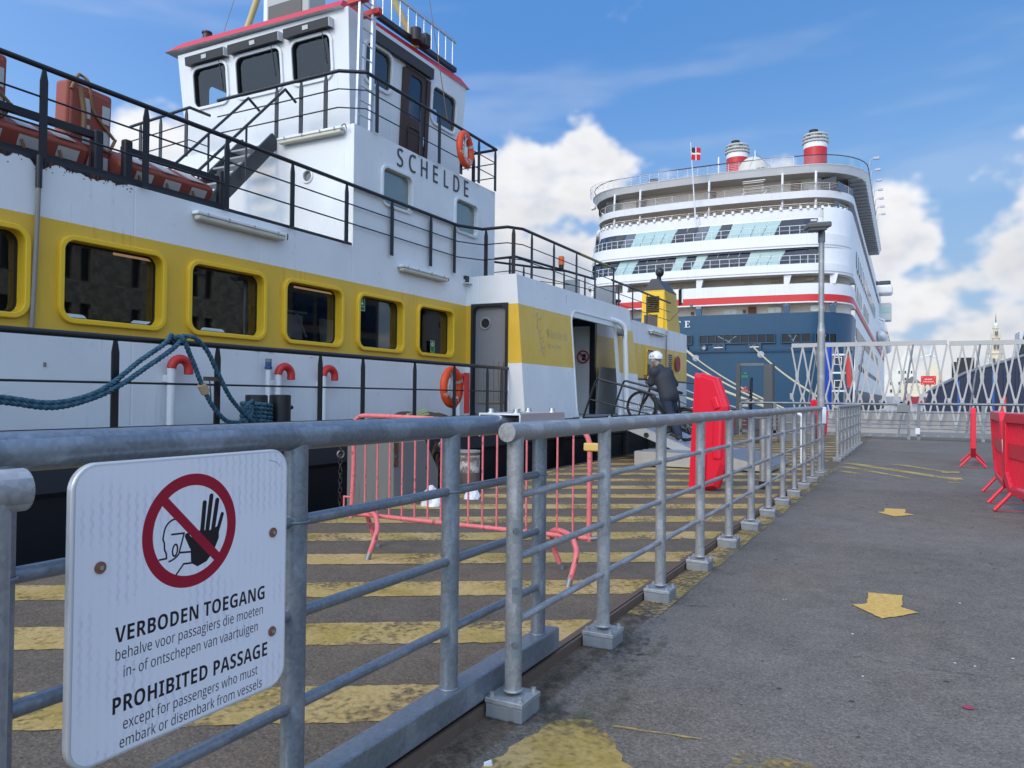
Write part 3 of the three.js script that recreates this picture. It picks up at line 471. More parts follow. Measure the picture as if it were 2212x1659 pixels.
// goosenecks and other pipes on deck
function gooseneck(z, y1, name, dir = -1, r = .052) {
  const x = WX + .16, t = new B().tube([x, DECK, z], [x, y1 - .17, z], r, 14).to(name, white, ferry);
  const p = []; for (let k = 0; k <= 10; k++) { const a = Math.PI * k / 10; p.push([x + .02 * k / 10, y1 - .17 + Math.sin(a) * .125, z + dir * (.125 - .125 * Math.cos(a))]); } p.push([p[10][0], y1 - .24, p[10][2]]);
  new B().path(p, r * 1.16, 12, 30).to('bend', redPaint, t);
  new B().tube([p[11][0], y1 - .242, p[11][2]], [p[11][0], y1 - .245, p[11][2]], r * 1.1, 12).to('mouth', black, t);
  new B().bx([x - .08, y1 - .3, z], [.14, .09, .03]).to('bracket', white, t);
}
gooseneck(-6.74, 1.845, 'air_pipe'); gooseneck(-8.62, 1.82, 'air_pipe'); gooseneck(-9.62, 1.83, 'air_pipe'); gooseneck(-13.78, 1.83, 'air_pipe', -1, .048);
{ const t = new B().tube([WX + .16, DECK, -8.42], [WX + .16, 1.72, -8.42], .04, 12).to('sounding_pipe', white, ferry); new B().tube([WX + .16, 1.72, -8.42], [WX + .16, 1.83, -8.42], .047, 12).tube([WX + .16, 1.73, -8.42], [WX + .16, 1.76, -8.42], .056, 8).to('blue_collar', MAT({ color: [.03, .09, .22] }), t); new B().tube([WX + .16, 1.83, -8.42], [WX + .16, 1.88, -8.42], .046, 8).to('cap', midGrey, t); }
for (const [z, y] of [[-7.66, 1.33], [-8.10, 1.335]]) { const b = new B().tube([-7.98, DECK, z], [-7.98, y, z], .15, 20).tube([-7.98, y, z], [-7.98, y + .012, z], .15, 20, .135).to('deck_bollard', black, ferry); new B().tube([-7.98, y - .17, z + .22], [-7.98, y - .17, z - .22], .025, 10).sph([-7.98, y - .17, z + .22], .032).sph([-7.98, y - .17, z - .22], .032).to('cross_pin', black, b); }
new B().box(-8.2, DECK, -7.35, -7.76, DECK + .03, -8.4).to('bollard_bed', black, ferry);
new B().bx([-7.62, 1.41, -12.6], [.03, .78, .16]).to('red_board', redPaint, ferry);

{ // cross wall with the open door, boarding house
  const Z = -14.40, tilt = .078;
  const cw = (y0, y1, mat, name, door) => { const g = new B(), xl = WX, xr = (y) => -7.235 - (y - DECK) * tilt; const s = polyShape([[xl, y0], [xr(y0), y0], [xr(y1), y1], [xl, y1]]); if (door) { s.holes.push(polyShape([[-8.545, y0], [-7.665, y0], [-7.665, Math.min(y1, door)], [-8.545, Math.min(y1, door)]].map(([x, y]) => [x, Math.max(y, y0 + .002)]))); } g.ext(s, .07, FRONT(Z)); g.to(name, mat, ferry); };
  const piece = (x0, x1, y0, y1, mat, name, slant) => { const xr = (y) => slant ? -7.235 - (y - DECK) * tilt : x1; new B().ext(polyShape([[x0, y0], [xr(y0), y0], [xr(y1), y1], [x0, y1]]), .07, FRONT(Z)).to(name, mat, ferry); };
  piece(WX, 0, 3.32, ROOF, white, 'cross_wall_top', true);
  piece(WX, -8.56, 2.06, 3.32, yellow, 'cross_wall_yellow'); piece(-7.66, 0, 2.06, 3.32, yellow, 'cross_wall_yellow', true);
  piece(WX, -8.56, DECK, 2.06, white, 'cross_wall_lower'); piece(-7.66, 0, DECK, 2.06, white, 'cross_wall_lower', true);
  const fr = rect(-8.56, DECK, -7.66, 3.345); fr.holes.push(rr(-8.505, DECK + .05, -7.715, 3.285, .13, true)); new B().ext(fr, .13, FRONT(Z - .02)).to('door_frame', black, ferry);
  const leaf = new B().box(-8.52, DECK, Z - .05, -7.70, 3.3, Z - .01).to('door', MAT({ color: [.20, .215, .24], map: grime, roughness: .5 }), ferry);
  new B().tor([-8.26, 2.93, Z - .005], .12, .022, [0, 0, 0]).to('porthole_ring', MAT({ color: [.25, .26, .28], roughness: .45 }), leaf);
  new B().put(new THREE.CircleGeometry(.11, 24), new THREE.Matrix4().makeTranslation(-8.26, 2.93, Z - .004)).to('porthole_glass', MAT({ color: [.02, .022, .025], roughness: .1 }), leaf);
  for (const x of [-8.42, -8.30, -8.05, -7.93, -7.81]) new B().tube([x, 1.25, Z + .01], [x, 2.1, Z + .01], .009, 6).to('bar', MAT({ color: [.30, .27, .2], roughness: .5 }), leaf);
  new B().box(-8.44, 1.21, Z - .008, -7.79, 1.25, Z + .02).to('lower_bar', MAT({ color: [.2, .19, .16] }), leaf);
  // security camera in the corner
  const c = new B().box(-8.82, 3.79, Z + .02, -8.55, 3.805, Z + .26).to('camera_shelf', white, ferry); new B().bx([-8.68, 3.89, Z + .13], [.09, .15, .14], [0, 0, 0], .01).to('camera_body', black, c); new B().tube([-8.68, 3.85, Z + .2], [-8.68, 3.85, Z + .215], .033, 14).to('camera_lens', chrome, c); new B().path([[-8.68, 3.79, Z + .05], [-8.62, 3.70, Z + .06], [-8.66, 3.62, Z + .05], [-8.72, 3.68, Z + .05]], .007, 6).to('cable', white, c);
  // boarding house side, leaning in
  const P = new THREE.Matrix4().makeTranslation(-7.235, DECK, 0).multiply(new THREE.Matrix4().makeRotationZ(Math.atan(tilt))).multiply(new THREE.Matrix4().makeBasis(V(0, 0, -1), V(0, 1, 0), V(1, 0, 0)));
  const part = (pts, mat, name, hole) => { const s = polyShape(pts); if (hole) s.holes.push(hole); new B().ext(s, .06, P.clone().multiply(new THREE.Matrix4().makeTranslation(0, 0, -.06))).to(name, mat, ferry); };
  const u0 = 14.40, a = 17.12, b = 20.25, u1 = 21.55, h = ROOF - DECK;
  part([[u0, 2.46], [u1, 2.46], [u1, h], [u0, h]], white, 'house_white', null);
  const jamb = (y) => a + (y > 2.46 ? 0 : 0);
  part([[u0, 1.20], [a, 1.20], [a - .0, 2.46], [u0, 2.46]], yellow, 'house_yellow'); part([[b, 1.20], [u1 + .3, 1.20], [u1 + .12, 2.46], [b, 2.46]], yellow, 'house_yellow');
  part([[u0, 0], [a + .04, 0], [a, 1.2], [u0, 1.2]], white, 'house_lower'); part([[b, 0], [u1 + .5, 0], [u1 + .3, 1.2], [b, 1.2]], white, 'house_lower');
  const lip = new B().ext(ring(a, -.1, b - .05, 2.60, .32, .035), .085, P.clone().multiply(new THREE.Matrix4().makeTranslation(0, 0, -.06))); lip.to('doorway_lip', white, ferry);
  const head = polyShape([[a, 2.2], [a + .05, 2.45], [a + .28, 2.6], [b - .35, 2.6], [b - .1, 2.45], [b - .05, 2.2], [b - .05, 2.35], [b, 2.47], [a, 2.47]]);
  // passage inside: walls, floor, ceiling
  const gi = MAT({ color: [.66, .67, .67], map: grime, roughness: .6 });
  new B().box(-10.4, DECK, -16.9, -7.45, 3.8, -16.84).to('passage_end', gi, ferry);
  const back = rect(16.9, DECK, 20.5, 3.75); new B().ext(back, .06, SIDE(-10.4)).to('passage_wall', gi, ferry);
  new B().bx([-8.02, 1.55, -21.2], [.05, 1.35, 1.5], [0, 0, -.08]).to('grey_hatch', MAT({ color: [.30, .31, .31], map: grime, roughness: .7 }), ferry);
  new B().box(-10.4, 3.62, -16.84, -7.52, 3.68, -21.6).to('passage_ceiling', gi, ferry); new B().box(-10.4, DECK, -16.84, -7.2, DECK + .02, -21.6).to('passage_floor', midGrey, ferry);
  new B().box(-10.4, DECK, -20.62, -8.32, 3.62, -20.56).to('passage_end', gi, ferry); new B().box(-8.32, DECK, -20.64, -8.16, 3.62, -20.54).box(-9.0, 3.4, -20.55, -8.32, 3.62, -20.53).to('black_edge', black, ferry);
  new B().box(-16, ROOF - .05, -14.4, -7.53, ROOF - .004, -21.6).to('house_roof', MAT({ color: [.09, .1, .1] }), ferry);
  const ns = new B().tor([-8.52, 2.52, -20.54], .17, .022).bx([-8.52, 2.52, -20.54], [.32, .04, .01], [0, 0, -Math.PI / 4]).to('no_entry_disc', MAT({ color: [.42, .02, .03] }), ferry); new B().bx([-8.50, 2.51, -20.55], [.11, .18, .006]).to('hand_mark', black, ns);
  new B().box(-9.2, 1.5, -20.55, -9.02, 2.35, -20.4).to('extinguisher_box', redPaint, ferry);
  // curved white stanchion with a lamp at the near side of the gangway
  new B().path([[-7.9, 3.5, -19.3], [-7.45, 3.5, -20.0], [-7.22, 3.33, -20.35], [-7.2, 2.9, -20.38], [-7.16, 1.6, -20.42], [-7.14, .95, -20.42]], .075, 12, 40).to('stanchion', white, ferry);
  new B().tube([-7.34, 3.16, -20.2], [-7.2, 3.17, -20.2], .10, 16).to('gate_lamp', MAT({ color: [.16, .18, .19] }), ferry);
  // faded lettering and rampant-beast emblem, mostly peeled away
  const em = canvasTex(1024, 640, (g, w, h) => { g.clearRect(0, 0, w, h); g.fillStyle = 'rgba(170,175,170,.45)'; g.strokeStyle = 'rgba(168,174,170,.42)'; g.lineCap = 'round';
    const body = [[60, 70], [85, 120], [70, 190], [105, 260], [120, 350], [160, 430], [190, 500], [215, 560]]; g.lineWidth = 26; g.beginPath(); body.forEach(([x, y], i) => i ? g.lineTo(x, y) : g.moveTo(x, y)); g.stroke();
    g.lineWidth = 12; for (const [a, b, c, d] of [[85, 130, 175, 120], [175, 120, 190, 90], [75, 200, 40, 250], [110, 280, 180, 250], [120, 350, 205, 345], [205, 345, 225, 400], [160, 430, 130, 520], [190, 480, 245, 450], [245, 450, 250, 520], [60, 70, 100, 50]]) { g.beginPath(); g.moveTo(a, b); g.lineTo(c, d); g.stroke(); }
    g.font = '150px sans-serif'; g.save(); g.scale(.86, 1); g.fillStyle = 'rgba(70,76,70,.7)'; g.fillText('V', 400, 330); g.fillStyle = 'rgba(165,172,168,.4)'; g.fillText('laanderen', 492, 330); g.restore(); g.font = '84px sans-serif'; g.fillStyle = 'rgba(90,92,70,.6)'; g.fillText('is', 360, 460); g.fillStyle = 'rgba(165,172,160,.35)'; g.fillText('maritiem', 440, 460);
    g.globalCompositeOperation = 'destination-out'; for (let k = 0; k < 900; k++) { g.fillStyle = `rgba(0,0,0,${(.3 + hash(k, 3) * .7).toFixed(2)})`; g.fillRect(hash(k, 1) * w, hash(k, 2) * h, 4 + hash(k, 4) * 16, 3 + hash(k, 5) * 9); } });
  const eb = new B(); eb.put(new THREE.PlaneGeometry(1.75, 1.16), P.clone().multiply(new THREE.Matrix4().makeTranslation(15.95, 1.86, .004))); const em1 = MAT({ map: em, transparent: true, roughness: .5 }); eb.to('faded_lettering', em1, ferry, true);
}
{ // after house
  const X = -8.15, z0 = -20.66, z1 = -30.4;
  const w = (y0, y1, mat, name, hole) => { const s = rect(-z0, y0, -z1, y1); if (hole) s.holes.push(hole); new B().ext(s, .07, SIDE(X - .07)).to(name, mat, ferry); };
  const whiteStreak = MAT({ color: [.78, .79, .82], roughness: .32, map: tex(512, (i, j) => { const r = fbm(i / 24, j / 256, 32, 4, 66), v = .95 - sm(.5, .75, r) * .14; return [v, v, v * 1.02]; }, 2.2) });
  w(3.15, 3.88, whiteStreak, 'after_white'); w(1.95, 3.15, yellow, 'after_yellow', rr(25.2, 2.05, 26.6, 3.0, .12, true)); w(DECK, 1.95, white, 'after_lower');
  const fr = new B().ext(ring(25.2, 2.05, 26.6, 3.0, .12, .04), .06, SIDE(X - .01)).put(new THREE.ExtrudeGeometry(ring(25.21, 2.06, 26.59, 2.99, .11, .01), { depth: .12, bevelEnabled: false }), SIDE(X - .085)).to('window_frame', yellowBright, ferry); new B().put(new THREE.ShapeGeometry(rr(25.2, 2.05, 26.6, 3.0, .12)), SIDE(X - .065)).to('pane', glassDark, fr);
  for (const [z, w] of [[-25.55, .3], [-26.2, .25]]) new B().bx([X - .2, 2.5, z], [.02, .85, w]).to('curtain', MAT({ color: [.5, .55, .6], roughness: .9 }), ferry);
  new B().box(-15.8, DECK, z0 - .05, X - .075, 3.8, z0 - .1).box(-15.8, DECK, z1, X - .01, 3.86, z1 + .07).box(-15.8, DECK, z1, -15.73, 3.86, z0).to('after_ends', white, ferry);
  new B().box(-15.8, 3.80, z0, X - .075, 3.85, z1).to('after_roof', steelGrey, ferry);
  new B().put(new THREE.CylinderGeometry(.30, .30, .03, 28), new THREE.Matrix4().makeRotationZ(Math.PI / 2).setPosition(X + .07, 2.66, -28.9)).to('red_vent_cover', MAT({ color: [.33, .05, .06], map: grime }), ferry);
  for (let k = 0; k < 9; k++) new B().bx([X + .02, 2.36 + k * .075, -28.05], [.05, .03, .42], [0, 0, .5]).to('louvre_slat', midGrey, ferry);
  new B().path([[X + .04, 3.8, -27.5], [X + .04, 3.0, -27.45], [X + .04, 2.1, -27.4]], .025, 6).to('downpipe', MAT({ color: [.25, .24, .22] }), ferry);
  striplight([X + .08, 3.66, -26.3], 1.7, false);
  // after railing and the striped guard beyond
  railing(ferry, 'after_railing', [[-8.1, 3.86, -21.7], [-8.1, 3.86, -27.9]], [-22.3, -23.6, -25.1].map((z) => [-8.1, 3.86, z]), 1.02, [.68, .36]);
  railing(ferry, 'roof_railing', [[-12.6, ROOF, -15.0], [-9.3, ROOF, -21.3]], [[-12.0, ROOF, -16.1], [-11.0, ROOF, -18], [-10.1, ROOF, -19.8], [-9.4, ROOF, -21.1]], 1.2, [.8, .4]);
  railing(ferry, 'roof_railing', [[-13.5, ROOF, -17.6], [-9.0, ROOF, -17.2], [-8.5, ROOF - .02, -21.4]], [[-12, ROOF, -17.5], [-10.6, ROOF, -17.35], [-9.2, ROOF, -17.25], [-8.85, ROOF, -19.2], [-8.6, ROOF, -20.8]], .95, [.6, .3]);
  railing(ferry, 'side_railing', [[-7.66, DECK, -22.2], [-7.66, DECK, -34]], [-30.4, -30.9, -31.4, -31.9, -32.4, -32.9, -33.4].map((z) => [-7.66, DECK, z]), 1.085, [.6, .11]);
  for (let k = 0; k < 6; k++) new B().bx([-7.9, 1.45, -31.0 - k * .5], [.04, 1.0, .24]).to('guard_board', k % 2 ? white : black, ferry);
  for (const [c, q] of [[[-9.6, 4.5, -22.2], [.5, 1.1, .05]], [[-8.9, 4.4, -23.2], [.75, 1.0, .05]]]) new B().bx(c, q).to('grey_locker', MAT({ color: [.26, .29, .32], roughness: .4 }), ferry);
  new B().tube([-9.0, 3.85, -24.3], [-9.0, 4.55, -24.3], .12, 12).tube([-9, 4.55, -24.3], [-9, 4.62, -24.3], .25, 16).to('mushroom_vent', black, ferry);
  // funnel casing
  const fz = -28.2, c0 = [-9.36, -8.28], prof = (y, ins) => [[c0[0] + ins, y, fz - ins * .1], [c0[1] - ins, y, fz - ins * .1], [c0[1] - ins, y, fz - 1.75 + ins], [c0[0] + ins, y, fz - 1.75 + ins]];
  const sides = (a, b, g) => { for (let i = 0; i < 4; i++) { const j = (i + 1) % 4; g.quad(a[i], a[j], b[j], b[i]); } return g; };
  const yl = MAT({ color: [.70, .455, .030], map: grime, roughness: .45 }); const fn = sides(prof(3.8, 0), prof(5.45, .14), new B()).to('funnel', yl, ferry);
  const top = sides(prof(5.44, .12), prof(5.88, .42), new B()); const q = prof(5.88, .42); top.quad(q[0], q[1], q[2], q[3]); top.to('funnel_cap', MAT({ color: [.035, .04, .05], roughness: .45 }), fn);
  new B().tube([-8.85, 5.86, fz - .7], [-8.85, 6.05, fz - .7], .09, 12).sph([-8.82, 6.22, fz - .7], .19, 14, [.9, 1, .8]).to('funnel_pipe', black, fn);
  new B().bx([-8.86, 4.62, fz + .01], [.86, 1.5, .05], [-.02, 0, 0], .02).to('funnel_door', yellowBright, fn);
  for (let k = 0; k < 9; k++) new B().bx([-8.86, 4.62 + k * .07, fz + .05], [.5, .035, .04], [.6, 0, 0]).to('louvre_slat', black, fn);
  new B().bx([-8.93, 4.2, fz + .05], [.52, .62, .02]).to('soot_panel', MAT({ color: [.09, .075, .06], map: grime }), fn);
  new B().bx([-8.05, 5.25, fz - .9], [.08, .62, .34], [0, .55, 0], .03).to('mirror_housing', black, fn); new B().bx([-8.01, 5.25, fz - .87], [.06, .54, .29], [0, .55, 0], .02).to('mirror', MAT({ color: [.8, .82, .85], metalness: 1, roughness: .04 }), fn);
  new B().poly([[-8.35, 4.35, fz - .6], [-8.0, 4.75, fz - .75], [-7.62, 4.82, fz - .85]], .016, 6).bx([-7.62, 4.9, fz - .85], [.09, .16, .1]).to('camera_arm', steelGrey, fn);
}
// orange beacon on a post of the roof railing
{ const b = tag(new B().tube([-8.7, 4.9, -19.35], [-8.7, 5.0, -19.35], .07, 12).to('beacon', black), 'orange flashing beacon on the rail of the boarding house roof', 'beacon'); b.name = 'beacon'; new B().tube([-8.7, 5.0, -19.35], [-8.7, 5.22, -19.35], .085, 16).sph([-8.7, 5.22, -19.35], .085, 12, [1, .4, 1]).to('lens', MAT({ color: [.9, .16, .01], roughness: .15 }), b); }
{ // bridge house (tower), wheelhouse on top
  const zf = -10.5, zb = -15.56, top = 6.10, xl = -15.0;
  const s = rect(-zf + .004, ROOF, -zb, top); s.holes.push(rr(11.31, 4.9, 12.22, 5.57, .13, true), rr(13.83, 4.9, 14.73, 5.57, .13, true));
  new B().ext(s, .07, SIDE(WX - .07)).to('tower_side', white, ferry);
  for (const [a, b] of [[11.31, 12.22], [13.83, 14.73]]) { const f = new B().ext(ring(a, 4.9, b, 5.57, .13, .045), .045, SIDE(WX - .01), .006).put(new THREE.ExtrudeGeometry(ring(a + .008, 4.908, b - .008, 5.562, .12, .01), { depth: .1, bevelEnabled: false }), SIDE(WX - .08)).to('tower_window', white, ferry); new B().put(new THREE.ShapeGeometry(rr(a, 4.9, b, 5.57, .13)), SIDE(WX - .065)).to('pane', new THREE.MeshPhysicalMaterial({ color: 0x8b948f, roughness: .02, metalness: .55 }), f); }
  const fr = polyShape([[xl, ROOF], [WX - .004, ROOF], [WX - .004, top], [xl, top]]); fr.holes.push(rr(-9.86, 5.2, -9.66, 5.4, .1, true));
  new B().ext(fr, .07, FRONT(zf - .07)).to('tower_front', white, ferry);
  const po = new B().tor([-9.76, 5.3, zf + .005], .115, .022).to('porthole', white, ferry); new B().put(new THREE.CircleGeometry(.105, 20), new THREE.Matrix4().makeTranslation(-9.76, 5.3, zf - .03)).to('porthole_glass', MAT({ color: [.16, .17, .16], roughness: .05 }), po);
  new B().box(xl, ROOF, zb, WX - .075, top, zb + .07).box(xl, ROOF, zb + .08, xl + .07, top, zf - .075).to('tower_back', white, ferry);
  new B().box(xl, top - .05, zf - .075, WX - .075, top + .002, zb + .075).to('bridge_deck', steelGrey, ferry);
  striplight([-9.62, 6.02, zf + .09], 1.5, true);
  // SCHELDE in raised letters
  const LB = 5.70, LH = .345; 'SCHELDE'.split('').forEach((ch, i) => { const g = new TextGeometry(ch, { font, size: LH, depth: .012, curveSegments: 8, bevelEnabled: false }); g.computeBoundingBox(); const c = (g.boundingBox.min.x + g.boundingBox.max.x) / 2; g.translate(-c, 0, 0); g.scale(.92, 1, 1);
    const z = -11.84 - i * .403; const b = new B(); b.put(g, SIDE(WX + .002).multiply(new THREE.Matrix4().makeTranslation(-z, LB, 0))); b.to('letter', MAT({ color: [.055, .062, .075], roughness: .5 }), ferry); });
  // wheelhouse: four walls leaning out towards the top
  const yb = top, yt = 8.62, X0 = -13.95, X1 = -9.52, Z0 = -11.38, Z1 = -15.25, lean = .10, inn = MAT({ color: [.07, .07, .065], roughness: .7 });
  const Mf = new THREE.Matrix4().makeTranslation(0, yb, Z0).multiply(new THREE.Matrix4().makeRotationX(lean));
  const front = polyShape([[X0, 0], [X1, 0], [X1 + .12, yt - yb], [X0 - .12, yt - yb]]);
  const fw = [[-13.62, -12.64], [-12.36, -11.14], [-10.84, -9.86]];
  for (const [a, b] of fw) front.holes.push(rr(a, 1.33, b, 2.13, .15, true));
  new B().ext(front, .06, Mf.clone().multiply(new THREE.Matrix4().makeTranslation(0, 0, -.06))).to('wheelhouse_front', white, ferry);
  for (const [a, b] of fw) { const f = new B().ext(ring(a, 1.33, b, 2.13, .15, .045), .035, Mf.clone().multiply(new THREE.Matrix4().makeTranslation(0, 0, -.005)), .008).to('wheelhouse_window', white, ferry); new B().ext(ring(a + .02, 1.35, b - .02, 2.11, .13, .02), .06, Mf.clone().multiply(new THREE.Matrix4().makeTranslation(0, 0, -.05))).to('gasket', rubber, f);
    new B().put(new THREE.ShapeGeometry(rr(a, 1.33, b, 2.13, .15)), Mf.clone().multiply(new THREE.Matrix4().makeTranslation(0, 0, -.04))).to('pane', glassClear, f);
    const w = new B().put(new THREE.BoxGeometry(b - a + .16, .17, .13), Mf.clone().multiply(new THREE.Matrix4().makeTranslation((a + b) / 2, 2.29, .075))).to('wiper_box', MAT({ color: [.016, .017, .018], map: tex(256, (i, j) => hash(i >> 2, j >> 2, 9) > .985 ? 6 : .9, .7), roughness: .5 }), f);
    new B().put(new THREE.BoxGeometry(.14, .08, .01), Mf.clone().multiply(new THREE.Matrix4().makeTranslation((a + b) / 2, 2.29, .146))).to('pale_plate', silverTape, w);
    new B().put(new THREE.BoxGeometry(.012, .172, .132), Mf.clone().multiply(new THREE.Matrix4().makeTranslation(b + .087, 2.29, .076))).to('end_plate', MAT({ color: [.55, .57, .6] }), w);
    new B().put(new THREE.BoxGeometry(.018, .6, .02), Mf.clone().multiply(new THREE.Matrix4().makeTranslation(mix(a, b, .86), 1.88, .03)).multiply(new THREE.Matrix4().makeRotationZ(.12))).to('wiper_arm', black, f); }
  // right side: window, timber door in its sliding frame, rear window
  const Ms = new THREE.Matrix4().makeTranslation(X1, yb, 0).multiply(new THREE.Matrix4().makeRotationZ(-.045)).multiply(new THREE.Matrix4().makeBasis(V(0, 0, -1), V(0, 1, 0), V(1, 0, 0)));
  const dz = (d) => Ms.clone().multiply(new THREE.Matrix4().makeTranslation(0, 0, d));
  const side = polyShape([[-Z0, 0], [-Z1, 0], [-Z1 + .12, yt - yb], [-Z0 - .25, yt - yb]]); const sw = [[11.66, 12.5, 1.36, 2.1], [13.98, 14.95, 1.30, 2.08]];
  for (const [a, b, c, d] of sw) side.holes.push(rr(a, c, b, d, .16, true)); side.holes.push(polyShape([[12.98, .02], [13.78, .02], [13.78, 2.14], [12.98, 2.14]]));
  new B().ext(side, .06, dz(-.06)).to('wheelhouse_side', white, ferry);
  for (const [a, b, c, d] of sw) { const f = new B().ext(ring(a, c, b, d, .16, .05), .04, dz(-.005), .008).to('wheelhouse_window', white, ferry); new B().ext(ring(a + .03, c + .03, b - .03, d - .03, .13, .03), .05, dz(-.05)).to('gasket', MAT({ color: [.12, .12, .11] }), f); new B().put(new THREE.ShapeGeometry(rr(a, c, b, d, .16)), dz(-.035)).to('pane', new THREE.MeshPhysicalMaterial({ color: new THREE.Color().setRGB(.55, .6, .66), roughness: .02, transmission: 1, thickness: 0, ior: 1.9 }), f); }
  const wood = MAT({ color: [.075, .042, .035], roughness: .6, map: tex(512, (i, j) => { const v = .75 + (fbm(i / 6, j / 128, 128, 4, 5) - .5) * .7; const w = fbm(i / 64, j / 64, 8, 4, 7) > .72 ? 1.2 : 0; return [v + w * .5, v + w * .45, v + w * .4]; }, .8) });
  const dr = new B(); const dsh = rect(13.0, .03, 13.72, 2.12); dsh.holes.push(rr(13.13, 1.12, 13.58, 2.0, .1, true)); dr.ext(dsh, .045, dz(-.02)); const door = dr.to('wheelhouse_door', wood, ferry);
  new B().put(new THREE.ShapeGeometry(rr(13.13, 1.12, 13.58, 2.0, .1)), dz(.0)).to('door_pane', new THREE.MeshPhysicalMaterial({ color: 0x3a4a5c, roughness: .03, metalness: .5 }), door);
  new B().ext(ring(13.15, .2, 13.56, .9, .02, .025), .02, dz(.028)).to('door_panel_moulding', wood, door);
  new B().put(new THREE.BoxGeometry(.03, .2, .05), dz(.05).multiply(new THREE.Matrix4().makeTranslation(13.65, .72, 0))).to('door_handle', chrome, door);
  new B().put(new THREE.BoxGeometry(2.05, .22, .10), dz(.055).multiply(new THREE.Matrix4().makeTranslation(12.86, 2.26, 0))).to('door_rail', MAT({ color: [.05, .045, .05], map: grime, roughness: .55 }), ferry);
  new B().put(new THREE.BoxGeometry(.10, 2.05, .06), dz(.02).multiply(new THREE.Matrix4().makeTranslation(12.93, 1.03, 0))).put(new THREE.BoxGeometry(.12, 2.05, .06), dz(.02).multiply(new THREE.Matrix4().makeTranslation(13.8, 1.07, 0))).to('door_post', wood, ferry);
  // left and back walls with glazing, floor, ceiling, console
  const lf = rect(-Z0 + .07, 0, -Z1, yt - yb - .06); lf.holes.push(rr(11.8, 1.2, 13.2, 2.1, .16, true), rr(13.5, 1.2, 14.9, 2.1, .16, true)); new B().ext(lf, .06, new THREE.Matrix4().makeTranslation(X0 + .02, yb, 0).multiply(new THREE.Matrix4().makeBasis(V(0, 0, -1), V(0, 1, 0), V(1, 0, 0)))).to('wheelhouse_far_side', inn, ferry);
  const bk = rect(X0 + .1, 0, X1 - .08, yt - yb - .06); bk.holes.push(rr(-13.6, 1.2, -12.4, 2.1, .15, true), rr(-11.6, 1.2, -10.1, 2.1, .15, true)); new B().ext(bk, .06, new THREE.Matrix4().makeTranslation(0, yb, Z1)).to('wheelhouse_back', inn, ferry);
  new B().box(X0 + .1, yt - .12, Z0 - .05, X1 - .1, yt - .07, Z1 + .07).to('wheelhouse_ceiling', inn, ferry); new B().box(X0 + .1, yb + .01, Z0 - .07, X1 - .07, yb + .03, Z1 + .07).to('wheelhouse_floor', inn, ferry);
  new B().bx([-11.9, yb + .75, Z0 - .75], [3.2, .5, .6], [0, 0, 0], .05).to('console', rubber, ferry); new B().bx([-12.6, yb + 1.0, -13.1], [.5, .9, .2], [.15, 0, 0], .08).to('helm_chair', rubber, ferry);
  // roof: a red fascia flaring out over white soffit
  const ov = .16, ry = yt - .02, r0 = [[X0 - .40, ry + .09, Z0 + .36], [X1 + .02, ry, Z0 + .36], [X1 + ov, ry, Z1 - .22], [X0 - .42, ry, Z1 - .22]], r1 = [[X0 - .1, ry + .31, Z0 + .16], [X1 - .08, ry + .22, Z0 + .16], [X1 + .02, ry + .22, Z1 - .02], [X0 - .1, ry + .22, Z1 - .02]];
  const rg = new B(); for (let i = 0; i < 4; i++) { const j = (i + 1) % 4; rg.quad(r0[i], r0[j], r1[j], r1[i]); } const roof = rg.to('roof_fascia', roofRed, ferry); new B().quad(r1[0], r1[1], r1[2], r1[3]).to('roof_top', steelGrey, roof); new B().quad([r0[0][0], ry + .094, r0[0][2]], [r0[3][0], ry + .004, r0[3][2]], [r0[2][0], ry + .004, r0[2][2]], [r0[1][0], ry + .004, r0[1][2]]).to('soffit', white, roof);
  // bridge-wing railing
  const Y = top;
  railing(ferry, 'bridge_railing', [[-12.1, Y, zf + .0], [-9.05, Y, zf + .02], [WX + .05, Y, zf - .25], [WX + .05, Y, zb + .05], [-9.8, Y, zb]], [[-10.55, Y, zf, 1], [-9.95, Y, zf, 1], [-9.35, Y, zf + .02, 1], [WX + .05, Y, -11.05], [WX + .05, Y, -12.45], [WX + .05, Y, -13.1], [WX + .05, Y, -13.95], [WX + .05, Y, -14.7], [WX + .05, Y, -15.45], [-9.3, Y, zb, 1]], .98, [.66, .33], black, .032);
  railing(ferry, 'bridge_railing', [[-15, Y, zf - .2], [-12.9, Y, zf], [-12.9, Y, zf - .5]], [[-14.6, Y, zf - .15, 1], [-13.9, Y, zf - .1, 1], [-13.0, Y, zf, 1]], .98, [.66, .33], black, .03);
  // stairs down to the saloon roof
  const sx = -11.15, st = new B(); st.bx([-11.32, 5.02, -9.5], [.06, .26, 2.9], [.82, 0, 0]).bx([-10.55, 5.02, -9.5], [.06, .26, 2.9], [.82, 0, 0]); const stair = st.to('stair_stringer', MAT({ color: [.03, .035, .04], roughness: .5 }), ferry);
  for (let k = 0; k < 9; k++) new B().box(-11.3, 4.12 + k * .215, -8.70 - k * .205, -10.57, 4.15 + k * .215, -8.48 - k * .205).to('tread', MAT({ color: [.30, .32, .34], roughness: .5 }), stair);
  for (const x of [-11.4, -10.45]) new B().poly([[x, 4.75, -8.45], [x, 7.05, -10.62], [x, 6.9, -10.9]], .026, 8).tube([x, 4.05, -8.7], [x, 4.95, -8.7], .02).tube([x, 5.1, -9.7], [x, 6.05, -9.7], .02).to('stair_handrail', black, stair);
